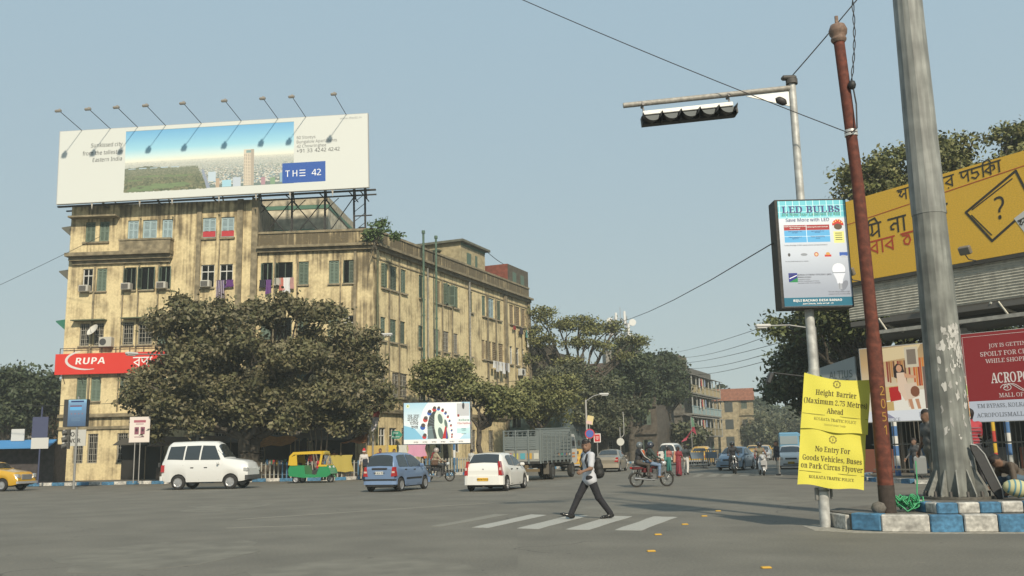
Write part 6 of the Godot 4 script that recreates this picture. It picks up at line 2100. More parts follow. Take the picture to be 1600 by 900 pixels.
	for k in 14:
		var a0: float = sw[k][0]
		var a1: float = sw[k + 1][0]
		var c0 := Vector3(2.35 + cos(a0) * 1.55, 0.98 + sin(a0) * 0.66, 0.012)
		var c1 := Vector3(2.35 + cos(a1) * 1.55, 0.98 + sin(a1) * 0.66, 0.012)
		var w0: float = sw[k][1]
		var w1: float = sw[k + 1][1]
		swm.quad(c0 - Vector3(cos(a0) * w0, sin(a0) * w0, 0), c1 - Vector3(cos(a1) * w1, sin(a1) * w1, 0), c1 + Vector3(cos(a1) * w1, sin(a1) * w1, 0), c0 + Vector3(cos(a0) * w0, sin(a0) * w0, 0))
	fin("swoosh", swm, mat(0.6, 0.58, 0.56, 0.5), rs)
	bengali(["ra", "pa", "aa"], 0.6, rs, Vector3(5.6, 0.45, 0.012), mat(0.75, 0.73, 0.7, 0.5))
	var fr := MB.new()
	for k in 9: fr.bx(0.2 + k * 1.0, 1.44, -0.2, 0.24 + k * 1.0, 1.85, -0.16)
	fr.bx(0.2, 1.82, -0.2, 8.4, 1.86, -0.16)
	for k in 6: fr.tube(Vector3(0.6 + k * 1.3, -0.6, -0.32), Vector3(0.6 + k * 1.3, 0.0, 0.0), 0.025, 0.025, 5)
	fin("frame", fr, mat(0.05, 0.045, 0.04, 0.7), rs)
	# shops' posters at ground level
	var kp := thing("poster_board", "poster of a seated man on blue, low on the cream wall at the left", "poster", on_front(18.95, -3.5, 0.3), -3.5)
	var kb := MB.new()
	kb.bx(0, 0, -0.08, 1.75, 1.45, 0)
	fin("panel", kb, mat(0.1, 0.1, 0.1, 0.7), kp)
	var kc := Cv.new(180, 150, Color(0.12, 0.5, 0.68))
	kc.grad(0, 0, 1, 1, [[0, Color(0.1, 0.28, 0.38)], [0.4, Color(0.12, 0.5, 0.68)], [1, Color(0.1, 0.42, 0.55)]])
	kc.rect(0, 0, 0.16, 1, Color(0.07, 0.1, 0.12))
	kc.disc(0.28, 0.2, 0.07, 0.09, Color(0.42, 0.28, 0.2))
	kc.disc(0.28, 0.13, 0.075, 0.06, Color(0.08, 0.06, 0.05))
	kc.poly([Vector2(0.2, 0.3), Vector2(0.4, 0.28), Vector2(0.5, 0.5), Vector2(0.46, 0.72), Vector2(0.22, 0.72), Vector2(0.16, 0.5)], Color(0.75, 0.77, 0.8))
	kc.poly([Vector2(0.12, 0.7), Vector2(0.6, 0.7), Vector2(0.66, 0.95), Vector2(0.1, 0.95)], Color(0.3, 0.32, 0.38))
	kc.line(0.18, 0.4, 0.1, 0.65, 0.05, Color(0.42, 0.28, 0.2))
	kc.rect(0.7, 0.55, 0.95, 0.6, Color(0.7, 0.85, 0.9))
	print_sheet("poster", kc.im, 1.7, 1.4, kp, Vector3(0.875, 0.725, 0.006))
	var wp := thing("poster_board", "white placard on two thin legs in front of the big tree's left edge", "placard", Vector3(-22.2, 0.14, -55.9), 2)
	var wb := MB.new()
	wb.bx(-0.6, 2.35, -0.03, 0.6, 3.85, 0.0)
	fin("panel", wb, mat(0.5, 0.46, 0.42, 0.7), wp)
	var wl := MB.new()
	wl.tube(Vector3(-0.25, 0, -0.05), Vector3(-0.25, 2.6, -0.05), 0.03).tube(Vector3(0.05, 0, -0.05), Vector3(0.05, 2.6, -0.05), 0.03)
	fin("leg", wl, mat(0.3, 0.29, 0.27, 0.7), wp)
	var wc := Cv.new(120, 150, Color(0.84, 0.8, 0.77))
	for k in 2:
		wc.rect(0.25 + k * 0.3, 0.4, 0.47 + k * 0.3, 0.7, Color(0.5, 0.3, 0.36))
		wc.disc(0.36 + k * 0.3, 0.52, 0.06, 0.08, Color(0.25, 0.15, 0.2))
	wc.rect(0.2, 0.12, 0.8, 0.22, Color(0.62, 0.35, 0.4))
	wc.rect(0.3, 0.26, 0.7, 0.3, Color(0.6, 0.45, 0.5))
	wc.rect(0.25, 0.78, 0.75, 0.82, Color(0.6, 0.45, 0.48))
	print_sheet("poster", wc.im, 1.16, 1.46, wp, Vector3(0, 3.1, 0.006))
	# shopfronts under the ledge: rolled shutters, dark openings, signboards
	var sf := thing("shopfront_row", "dark shop openings with plain signboards along the foot of the corner block", "shop front", on_front(0, 0, 0.3), -3.5)
	for k in 5:
		var x := -17.2 + k * 3.3
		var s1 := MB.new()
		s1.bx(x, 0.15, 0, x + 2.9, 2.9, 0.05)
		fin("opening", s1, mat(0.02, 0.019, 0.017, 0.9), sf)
		var s2 := MB.new()
		s2.bev(Vector3(x + 1.45, -3.5, 0.1), Vector3(3.0, 0.9, 0.16), 0.02)
		fin("signboard", s2, [mat(0.09, 0.13, 0.11, 0.7), mat(0.28, 0.03, 0.03, 0.6), mat(0.08, 0.11, 0.10, 0.7), mat(0.2, 0.17, 0.12, 0.8), mat(0.05, 0.08, 0.12, 0.7)][k], sf)
		var s3 := MB.new()
		s3.prism([Vector2(0.0, 2.95), Vector2(0.0, 2.9), Vector2(1.3, 2.45), Vector2(1.3, 2.5)], 0, 2.9)
		put("awning", s3.mesh(), mat(0.06, 0.055, 0.045, 0.9), sf, Transform3D(Basis(Vector3(0, 0, 1), Vector3(0, 1, 0), Vector3(-1, 0, 0)), Vector3(x + 2.9, 0, 0.05)))
	# rooftop rooms, water tank, plants
	var ph := thing("rooftop_house", "cream rooftop house with a green band behind the billboard's legs", "rooftop room", Vector3(-16.3, 15.9, -70.5), -3.5)
	var pw := MB.new()
	pw.bx(-4.5, 0, -9, 2.2, 5.3, 0)
	fin("wall", pw, mat(0.62, 0.56, 0.42, 0.9, 0, "blotch", 0.3), ph)
	var pb := MB.new()
	pb.bx(-4.55, 4.45, -9.05, 2.25, 4.75, 0.05).bx(-4.5, 4.75, -9.0, 2.2, 5.35, 0.02)
	fin("green_band", pb, mat(0.08, 0.17, 0.12, 0.8), ph)
	var pc := MB.new()
	pc.bx(-4.52, 4.76, -9.02, 2.22, 5.36, 0.045)
	fin("parapet", pc, mat(0.5, 0.44, 0.32, 0.9, 0, "blotch", 0.4), ph)
	for x in [-1.6, 0.5]:
		var wv := MB.new()
		wv.bx(x - 0.45, 1.3, 0.0, x + 0.45, 2.5, 0.03)
		var wo := fin("window", wv, mat(0.2, 0.17, 0.08, 0.8), ph)
		var aw := MB.new()
		aw.prism([Vector2(0, 2.75), Vector2(0.7, 2.5), Vector2(0.7, 2.56), Vector2(0, 2.85)], -0.7, 0.7)
		put("awning", aw.mesh(), mat(0.04, 0.13, 0.09, 0.6), wo, Transform3D(Basis(Vector3(0, 0, 1), Vector3(0, 1, 0), Vector3(-1, 0, 0)), Vector3(x, 0, 0.0)))
	var tk := thing("water_tank", "black plastic water tank on the roof right of the billboard's legs", "water tank", Vector3(-11.9, 17.2, -73))
	var tb := MB.new()
	tb.lathe([[0.0, 0.0], [0.7, 0.0], [0.72, 0.1], [0.7, 0.35], [0.72, 0.5], [0.7, 0.75], [0.72, 0.9], [0.7, 1.7], [0.6, 1.95], [0.25, 2.1], [0.25, 2.2], [0.0, 2.22]], 20)
	fin("shell", tb, mat(0.02, 0.02, 0.022, 0.5), tk)
	var ts := MB.new()
	ts.bx(-0.8, -1.3, -0.8, 0.8, -0.02, 0.8)
	fin("plinth", ts, mat(0.35, 0.3, 0.22, 0.9), tk)
	# two rooms standing on the long side's roof
	var cr := thing("rooftop_room", "cream stair room with green shutters standing on the roof of the long side", "rooftop room", on_side(17.6, 15.9, -2.0), 66.5)
	var c1 := MB.new()
	c1.bx(0, 0, -6, 5.0, 3.95, 0)
	fin("wall", c1, mat(0.44, 0.37, 0.22, 0.9, 0, "blotch", 0.35), cr)
	var c2 := MB.new()
	c2.bx(-0.35, 3.95, -6.3, 5.4, 4.15, 0.4)
	fin("roof_slab", c2, mat(0.15, 0.15, 0.11, 0.9, 0, "blotch", 0.5), cr)
	var c3 := MB.new()
	c3.bx(0.0, 3.7, 0.0, 5.0, 3.94, 0.03)
	fin("band", c3, mat(0.11, 0.18, 0.13, 0.8), cr)
	for w in [[1.2, 2.0], [2.9, 3.3]]:
		var c4 := MB.new()
		c4.bx(w[0], 1.4, 0.0, w[1], 3.2, 0.05)
		fin("shutter", c4, mat(0.08, 0.13, 0.1, 0.8), cr)
	var c5 := MB.new()
	c5.bx(-0.05, 2.0, -3.4, 0.0, 3.3, -2.2).bx(-0.6, 3.3, -3.7, 0.0, 3.4, -1.9)
	fin("hooded_window", c5, mat(0.1, 0.11, 0.07, 0.8), cr)
	var dr := thing("rooftop_room", "soot darkened brick room with one red side at the end of the roof", "rooftop room", on_side(23.4, 16.0, -0.05), 66.5)
	var d1 := MB.new()
	d1.bx(0, 0, -4.5, 4.9, 2.7, 0)
	fin("wall", d1, mat(0.11, 0.095, 0.07, 0.95, 0, "blotch", 0.5), dr)
	var d3 := MB.new()
	d3.bx(-0.03, 0, -4.5, -0.004, 2.7, 0.0)
	fin("red_side", d3, mat(0.25, 0.075, 0.05, 0.9, 0, "blotch", 0.5), dr)
	for w in [1.1, 3.0]:
		var d4 := MB.new()
		d4.bx(w, 0.9, 0.0, w + 0.8, 2.1, 0.04)
		fin("shutter", d4, mat(0.09, 0.14, 0.11, 0.8), dr)
	# a peepul seedling on the corner parapet
	var bush := thing("roof_plant", "green wild plant growing on the parapet at the building's corner", "plant", Vector3(-9.4, 15.9, -63.6))
	var bs := MB.new()
	for k in 4: limb(bs, Vector3(0, 0.0, 0), Vector3(rng.randf_range(-0.8, 0.9), rng.randf_range(0.9, 1.9), rng.randf_range(-0.3, 0.5)), 0.04, 0.01, 0.1, 3)
	fin("stem", bs, mat(0.1, 0.085, 0.06, 0.9), bush)
	put("leaves", crown_mesh([[Vector3(0.1, 1.0, 0.1), Vector3(0.8, 0.7, 0.6)], [Vector3(0.5, 1.5, 0.1), Vector3(0.5, 0.4, 0.4)], [Vector3(-0.5, 0.6, 0.2), Vector3(0.5, 0.4, 0.4)], [Vector3(1.4, 0.6, -0.2), Vector3(0.6, 0.3, 0.4)]], 1000, 0.22, [Color(0.07, 0.12, 0.03), Color(0.09, 0.14, 0.04)], 5, 0.15), vcmat(0.6, {"back": 0.4}), bush)
	var rt := MB.new()
	for k in 6: limb(rt, Vector3(0, 0, 0.6), Vector3(rng.randf_range(-0.4, 0.5), -rng.randf_range(0.8, 1.9), 0.55), 0.03, 0.008, 0.08, 4)
	fin("root", rt, mat(0.09, 0.08, 0.06, 0.9), bush)
	build_billboard()

func build_billboard():
	var bt := thing("rooftop_billboard", "wide white rooftop billboard with a skyline print and nine lamps on arms", "billboard", Vector3(-20.96, 19.58, -63.5), -3.5)
	bt.rotation_degrees.z = 0.95
	var W := 22.4
	var H := 5.42
	var pn := MB.new()
	pn.bx(-W / 2, 0, -0.22, W / 2, H, 0)
	fin("panel", pn, mat(0.42, 0.42, 0.40, 0.7), bt)
	var cv := Cv.new(1120, 272, Color(0.80, 0.815, 0.795))
	var x0 := 0.218
	var x1 := 0.765
	var y0 := 0.055
	var y1 := 0.895
	cv.grad(x0, y0, x1, y1, [[0, Color(0.43, 0.66, 0.82)], [0.3, Color(0.60, 0.79, 0.86)], [0.42, Color(0.78, 0.86, 0.86)], [0.5, Color(0.87, 0.87, 0.81)], [0.56, Color(0.74, 0.75, 0.72)], [1, Color(0.42, 0.48, 0.47)]])
	var r := RandomNumberGenerator.new()
	r.seed = 5
	for k in 7500:   # the print's far city, block by block, larger towards the foot
		var t := pow(r.randf(), 1.3)
		var y := lerpf(0.52, 0.97, t)
		var yy := lerpf(y0, y1, y)
		var bw := lerpf(0.0012, 0.008, t)
		var xx := lerpf(x0, x1 - bw, r.randf())
		var c := r.randf()
		var col := Color(0.78, 0.77, 0.73) if c < 0.4 else Color(0.45, 0.5, 0.52) if c < 0.65 else Color(0.36, 0.42, 0.38) if c < 0.8 else Color(0.62, 0.58, 0.54) if c < 0.93 else Color(0.5, 0.62, 0.68)
		cv.rect(xx, yy - bw * 2.2, xx + bw, yy, col.lerp(Color(0.75, 0.76, 0.73), 0.5 * (1 - t)))
	var hedge := []
	for k in 30: hedge.append(Vector2(lerpf(x0, 0.45, k / 29.0), 0.575 - 0.02 * sin(k * 0.2) + r.randf_range(-0.008, 0.008)))
	for k in 12: hedge.append(Vector2(0.452 + k * 0.003 + r.randf_range(-0.006, 0.006), lerpf(0.6, y1, k / 11.0)))
	hedge.append(Vector2(x0, y1))
	cv.poly(hedge, Color(0.40, 0.43, 0.37))
	for k in 5200:
		var t := r.randf()
		var yy := lerpf(0.575, y1 - 0.008, t)
		var xx := lerpf(x0 + 0.003, 0.455 + t * 0.03, r.randf())
		var c := Color(0.30, 0.35, 0.28).lerp(Color(0.52, 0.51, 0.41), r.randf()).lerp(Color(0.62, 0.64, 0.60), 0.55 * (1.0 - t) * (1.0 - t))
		var z := lerpf(0.0008, 0.0038, t)
		cv.disc(xx, yy, z * r.randf_range(0.7, 1.8), z, c)
	for q in [[0.33, 0.83, 0.05, 0.014], [0.39, 0.82, 0.035, 0.012], [0.26, 0.875, 0.035, 0.012], [0.3, 0.69, 0.04, 0.004], [0.4, 0.7, 0.03, 0.004], [0.25, 0.74, 0.02, 0.004]]:
		for k in 40: cv.disc(q[0] + r.randfn() * q[2] * 0.5, minf(q[1] + r.randfn() * q[3], y1 - 0.015), q[2] * 0.3, q[3] * 0.22, Color(0.47, 0.54, 0.40).lerp(Color(0.42, 0.49, 0.37), r.randf()))
	for k in 5: cv.rect(0.23 + k * 0.035, 0.575 - 0.004 * (k % 2), 0.255 + k * 0.035, 0.588, Color(0.66, 0.73, 0.77))
	cv.poly([Vector2(0.468, 0.64), Vector2(0.475, 0.64), Vector2(0.497, y1), Vector2(0.485, y1)], Color(0.55, 0.59, 0.66))
	for q in [[0.49, 0.68, 0.025, Color(0.72, 0.78, 0.82)], [0.515, 0.77, 0.012, Color(0.7, 0.62, 0.54)], [0.535, 0.8, 0.03, Color(0.62, 0.78, 0.84)], [0.57, 0.77, 0.025, Color(0.72, 0.76, 0.8)], [0.66, 0.79, 0.014, Color(0.66, 0.54, 0.58)], [0.69, 0.8, 0.016, Color(0.5, 0.6, 0.5)], [0.72, 0.74, 0.02, Color(0.55, 0.66, 0.72)]]: cv.rect(q[0], q[1], q[0] + q[2], minf(q[1] + 0.13, y1), q[3])
	cv.rect(0.604, 0.40, 0.637, y1, Color(0.80, 0.76, 0.69))
	cv.rect(0.627, 0.40, 0.637, y1, Color(0.66, 0.62, 0.57))
	for k in 22:
		for jj in 4: cv.rect(0.606 + jj * 0.0055, 0.46 + k * 0.02, 0.609 + jj * 0.0055, 0.468 + k * 0.02, Color(0.45, 0.42, 0.4))
	cv.rect(0.612, 0.41, 0.628, 0.45, Color(0.5, 0.6, 0.6))
	cv.rect(0.728, 0.62, 0.866, 0.895, Color(0.165, 0.33, 0.63))
	print_sheet("print", cv.im, W - 0.1, H - 0.06, bt, Vector3(0, H / 2, 0.006), 0.5)
	var grey := mat(0.05, 0.055, 0.06, 0.7)
	var z := 0.014
	for k in 3: text(["Sunkissed city", "from the tallest in", "Eastern India"][k], 0.30, bt, Vector3(-6.52, H - 1.25 - k * 0.52, z), grey, "sans", 1.0, 0.88, "lettering", 0.06)
	for k in 3: text(["60 Storeys", "Bungalow Apartments", "42 Chowringhee"][k], 0.22, bt, Vector3(6.1, H - 1.55 - k * 0.32, z), mat(0.17, 0.175, 0.18, 0.7), "sans", 0.0, 0.95)
	text("+91 33 4242 4242", 0.27, bt, Vector3(6.1, H - 2.5, z), mat(0.07, 0.075, 0.08, 0.7), "sans", 0.0, 1.03)
	text("www.the42.in", 0.15, bt, Vector3(9.2, H - 0.28, z), mat(0.3, 0.31, 0.32, 0.7), "sans", 0.0, 1.2)
	var wh := mat(0.8, 0.82, 0.85, 0.6)
	text("T", 0.46, bt, Vector3(5.45, 1.31, z), wh)
	text("H", 0.46, bt, Vector3(5.98, 1.31, z), wh)
	var e := MB.new()
	for k in 3: e.bx(6.3, 1.08 + k * 0.2, 0.008, 6.72, 1.14 + k * 0.2, z)
	fin("lettering", e, wh, bt)
	text("42", 0.46, bt, Vector3(7.5, 1.31, z), wh, "sans", 0.5, 1.05)
	var steel := mat(0.035, 0.032, 0.03, 0.7, 0.2)
	var fr := MB.new()
	fr.bx(-W / 2 - 0.1, -0.12, -0.5, W / 2 + 0.4, -0.03, -0.3).bx(-W / 2 - 0.1, -0.13, -1.6, W / 2 + 0.2, -0.04, -1.5)
	for x in [-8.0, -4.0, 0.0, 2.8, 5.2, 7.6, 9.7, 10.5]:
		if x < 2.0:
			fr.bx(x - 0.06, -0.1, -0.5, x + 0.06, H, -0.38)
		else:
			fr.bx(x - 0.06, -3.7, -1.96, x + 0.06, H, -1.84)
		fr.tube(Vector3(x, H * 0.8, -0.45), Vector3(x, -0.1, -2.5), 0.05, 0.05, 5)
		fr.tube(Vector3(x, -0.1, -0.3), Vector3(x, -0.1, -3.2), 0.045, 0.045, 5)
	for s in [[5.2, 7.6], [7.6, 9.7], [2.8, 5.2]]:
		fr.tube(Vector3(s[0], -3.0, -1.9), Vector3(s[1], -0.1, -1.9), 0.04, 0.04, 5).tube(Vector3(s[0], -0.1, -1.9), Vector3(s[1], -3.0, -1.9), 0.04, 0.04, 5)
		fr.tube(Vector3(s[0], -1.0, -1.9), Vector3(s[0] + 1.0, -0.1, -1.9), 0.03, 0.03, 5)
	fr.tube(Vector3(9.7, -1.5, -1.9), Vector3(11.0, -1.5, -1.9), 0.05, 0.05, 5)
	for k in 4: fr.tube(Vector3(9.7, -2.6 + k * 0.7, -1.9), Vector3(10.5, -2.0 + k * 0.7, -1.9), 0.025, 0.025, 5)
	fin("steel_frame", fr, steel, bt)
	for k in 9:
		var x: float = [-9.55, -7.45, -5.45, -3.4, -0.8, 2.1, 4.75, 6.75, 9.65][k]
		var a := MB.new()
		var tip := Vector3(x - 0.16, H + 0.42, 2.75)
		a.tube(Vector3(x, H - 0.05, -0.1), tip, 0.024, 0.024, 6)
		var ao := fin("lamp_arm", a, steel, bt)
		var l := MB.new()
		var bb := Basis(Vector3.RIGHT, 0.45)
		l.bev(tip + Vector3(0, -0.05, 0.15), Vector3(0.38, 0.19, 0.34), 0.05, bb).bev(tip + Vector3(0, 0.1, 0.0), Vector3(0.14, 0.12, 0.14), 0.03, bb)
		fin("flood_lamp", l, mat(0.24, 0.22, 0.19, 0.6), ao)
	for k in 7:   # small rags and bulbs tied under the edge
		var rgb := MB.new()
		var x := -8.6 + k * 2.9 + rng.randf_range(-0.5, 0.5)
		rgb.tri(Vector3(x, -0.05, 0.03), Vector3(x + 0.16, -0.1, 0.05), Vector3(x + 0.1, -0.55, 0.04))
		fin("rag", rgb, mat(0.4, 0.37, 0.32, 0.9), bt)

# ---------------------------------------------------------------- road markings, pavement on the left, traffic, people
func build_street():
	var road: Node = get_node("road")
	var paint := mat(0.62, 0.61, 0.55, 0.85, 0, "speck", 0.9, {"detail": "speck", "ds": 2.6})
	var worn := mat(0.36, 0.345, 0.29, 0.9, 0, "speck", 0.9, {"detail": "speck", "ds": 2.6})
	var z1 := [[[-1.85, -20.41], [-1.6, -20.3], [-0.22, -23.6], [-0.54, -23.92]], [[-0.95, -19.92], [-0.58, -19.72], [0.73, -23.15], [0.35, -23.49]], [[-0.02, -19.47], [0.43, -19.16], [1.67, -22.65], [1.32, -22.97]], [[0.94, -18.93], [1.41, -18.72], [2.64, -22.08], [2.19, -22.42]], [[1.86, -18.55], [2.37, -18.33], [3.59, -21.59], [3.12, -21.93]]]
	var z2 := [[[9.2, -50.0], [9.5, -49.7], [10.7, -54.3], [10.4, -54.5]], [[9.9, -49.8], [10.3, -49.4], [11.6, -54.2], [11.25, -54.5]], [[10.54, -49.2], [11.0, -48.9], [12.2, -53.4], [11.8, -53.7]], [[11.5, -49.3], [11.9, -49.0], [13.0, -53.1], [12.6, -53.5]], [[12.2, -48.9], [12.6, -48.6], [13.6, -52.2], [13.2, -52.5]], [[12.87, -47.7], [13.2, -47.3], [14.2, -50.9], [13.9, -51.2]]]
	var k := 0
	for z in z1 + z2:
		var e := []
		for i in 4:   # ragged edges: the paint has worn off in bites
			for j in 5:
				var a := Vector2(z[i][0], z[i][1]).lerp(Vector2(z[(i + 1) % 4][0], z[(i + 1) % 4][1]), j / 5.0)
				e.append([a.x + rng.randf_range(-0.02, 0.02), a.y + rng.randf_range(-0.03, 0.03)])
		fin("crossing_stripe", slab(e, 0.001, 0.005), worn if k == 0 or k > 4 else paint, road)
		k += 1
	for q in [[[-7.0, -24.0], [-3.4, -27.0], 0.1], [[-3.4, -27.0], [1.0, -30.5], 0.08], [[3.6, -33.5], [5.2, -33.9], 0.1], [[-6.4, -21.2], [-4.6, -21.5], 0.07], [[6.5, -42.6], [7.4, -43.0], 0.12], [[1.5, -43.5], [3.6, -45.0], 0.1]]:   # old scratched lines
		var a := Vector2(q[0][0], q[0][1])
		var b := Vector2(q[1][0], q[1][1])
		var n = (b - a).normalized().orthogonal() * q[2] / 2
		fin("worn_line", slab([[a.x - n.x, a.y - n.y], [b.x - n.x, b.y - n.y], [b.x + n.x, b.y + n.y], [a.x + n.x, a.y + n.y]], 0.001, 0.004), mat(0.31, 0.295, 0.245, 0.9, 0, "speck", 2.0), road)
	for p in 7:   # asphalt patches of another age
		var c: Vector2 = [Vector2(-6, -16), Vector2(3.2, -24.5), Vector2(-9, -30), Vector2(7, -28), Vector2(-2, -12.5), Vector2(0, -45), Vector2(-14, -22)][p]
		var e := []
		for i in 18:
			var a := TAU * i / 18
			e.append([c.x + cos(a) * rng.randf_range(1.0, 1.8), c.y + sin(a) * rng.randf_range(1.6, 2.8)])
		fin("road_patch", slab(e, -0.05, 0.0022), mat(0.24, 0.226, 0.184, 0.87, 0, "road_patch", 0.2, {"detail": "speck", "ds": 1.3}), road)
	var stn := ["yellow road stud nearest the camera", "yellow road stud below the crossing stripes", "yellow road stud at the last crossing stripe's near end", "yellow road stud closest to the silver mast", "small yellow road stud beyond the crossing", "small yellow road stud farthest up the road"]
	for i in 6:
		var c: Vector3 = [Vector3(3.17, 0, -12.41), Vector3(2.02, 0, -14.64), Vector3(2.53, 0, -17.35), Vector3(3.39, 0, -19.47), Vector3(4.21, 0, -21.63), Vector3(4.86, 0, -23.21)][i]
		var b := MB.new()
		b.bev(c + Vector3(0, 0.008, 0), Vector3(0.13, 0.03, 0.1), 0.012)
		tag(fin("road_stud", b, mat(0.5, 0.29, 0.035, 0.6)), stn[i] if i != 3 else "yellow road stud between the crossing and the island", "road stud", "yellow road studs")
	# left pavement
	var kl := [[-70, -60], [-30, -58.5], [-16, -57.8], [-10.9, -57.4], [-7.2, -60.0], [-4.6, -62.2], [-3.0, -64.3], [1.0, -72.5], [8, -88], [20, -116], [40, -163], [62, -215]]
	var poly := []
	for q in kl: poly.append([q[0], q[1] - 0.1])
	poly += [[58, -215], [-90, -215], [-90, -60]]
	var pv := fin("left_pavement", slab(poly, 0.0, 0.16), mat(0.21, 0.19, 0.155, 0.95, 0, "blotch", 0.3, {"detail": "speck", "ds": 1.5}))
	struct(pv)
	kerb_line(pv, kl.slice(1, 10), 0.22, 0.2, 0.8, 0.0, 0)
	# railing of concrete pickets on the corner
	var rg := thing("pavement_railing", "low railing of cream and blue pickets along the corner pavement", "railing", Vector3(-10.6, 0.16, -58.0))
	var pk := MB.new()
	pk.bev(Vector3(0, 0.5, 0), Vector3(0.09, 1.0, 0.07), 0.015)
	var pkm := pk.mesh()
	var path := [Vector3(-6, 0, -0.3), Vector3(0, 0, 0), Vector3(3.6, 0, -2.5), Vector3(6.2, 0, -4.7), Vector3(7.7, 0, -6.6), Vector3(11.4, 0, -14.6)]
	var cnt := 0
	for s in path.size() - 1:
		var n := int(path[s].distance_to(path[s + 1]) / 0.26)
		for i in n:
			var m := mat(0.38, 0.36, 0.3, 0.85, 0, "grain", 1.5) if cnt % 9 > 1 else mat(0.07, 0.17, 0.28, 0.8, 0, "grain", 1.5)
			put("picket", pkm, m, rg, Transform3D(Basis(UP, rng.randf() * 0.2), path[s].lerp(path[s + 1], float(i) / n)))
			cnt += 1
		var rb := MB.new()
		for y in [0.25, 0.86]: rb.tube(path[s] + UP * y, path[s + 1] + UP * y, 0.025, 0.025, 6)
		fin("rail", rb, mat(0.12, 0.14, 0.15, 0.7), rg)
	build_corner_things()
	build_traffic()
	build_people()

func signpost(n: String, label: String, at: Vector3, h: float, r := 0.035) -> Node3D:
	var o := thing(n, label, "sign" if n.contains("sign") else "post", at)
	var b := MB.new()
	b.tube(Vector3.ZERO, Vector3(0, h, 0), r, r * 0.9, 8)
	fin("post", b, mat(0.26, 0.26, 0.25, 0.6, 0.3), o)
	return o

func street_lamp(label: String, at: Vector3, h: float, arm: Vector3, c := Color(0.45, 0.45, 0.43)) -> Node3D:
	var o := thing("street_lamp", label, "street lamp", at, 0, "street lamps round the crossing")
	var b := MB.new()
	b.tube(Vector3.ZERO, Vector3(0, h, 0), 0.09, 0.065, 10)
	fin("pole", b, mat(c.r, c.g, c.b, 0.6, 0.2, "grain", 1.0), o)
	var a := MB.new()
	a.path([Vector3(0, h - 0.1, 0), Vector3(0, h, 0) + arm * 0.55 + UP * 0.05, Vector3(0, h, 0) + arm], 0.035, 7)
	fin("arm", a, mat(0.3, 0.3, 0.29, 0.6, 0.3), o)
	var l := MB.new()
	var d := Vector3(arm.x, 0, arm.z).normalized()
	var bs := Basis(d, UP, d.cross(UP))
	l.bev(Vector3(0, h, 0) + arm + d * 0.3, Vector3(0.75, 0.16, 0.3), 0.05, bs)
	var lo := fin("lamp_head", l, mat(0.5, 0.5, 0.48, 0.5), o)
	var g := MB.new()
	g.bev(Vector3(0, h - 0.1, 0) + arm + d * 0.36, Vector3(0.5, 0.06, 0.22), 0.02, bs)
	fin("lens", g, mat(0.55, 0.56, 0.55, 0.2), lo)
	return o

func tarp(n: String, label: String, pts: Array, c: Color, sag := 0.2, posts := true):   # four corners, with posts to the ground
	var o := thing(n, label, "awning", pts[0] * Vector3(1, 0, 1) + UP * 0.16)
	var b := MB.new()
	b.soft()
	var at: Vector3 = o.position
	var f := func(u: float, v: float) -> Vector3: return pts[0].lerp(pts[1], u).lerp(pts[3].lerp(pts[2], u), v) - UP * (sag * sin(PI * u) * sin(PI * v) + 0.05 * sin(u * 11.0 + v * 4.0)) - at
	for i in 12:
		for k in 8: b.quad(f.call(i / 12.0, k / 8.0), f.call((i + 1) / 12.0, k / 8.0), f.call((i + 1) / 12.0, (k + 1) / 8.0), f.call(i / 12.0, (k + 1) / 8.0))
	fin("sheet", b, mat(c.r, c.g, c.b, 0.85, 0, "blotch", 0.8, {"back": 0.25}), o)
	if posts:
		for p in pts:
			var m := MB.new()
			m.tube(Vector3(p.x, 0.1, p.z) - at, p - at, 0.035, 0.03, 6)
			fin("bamboo_post", m, mat(0.2, 0.15, 0.09, 0.85), o)

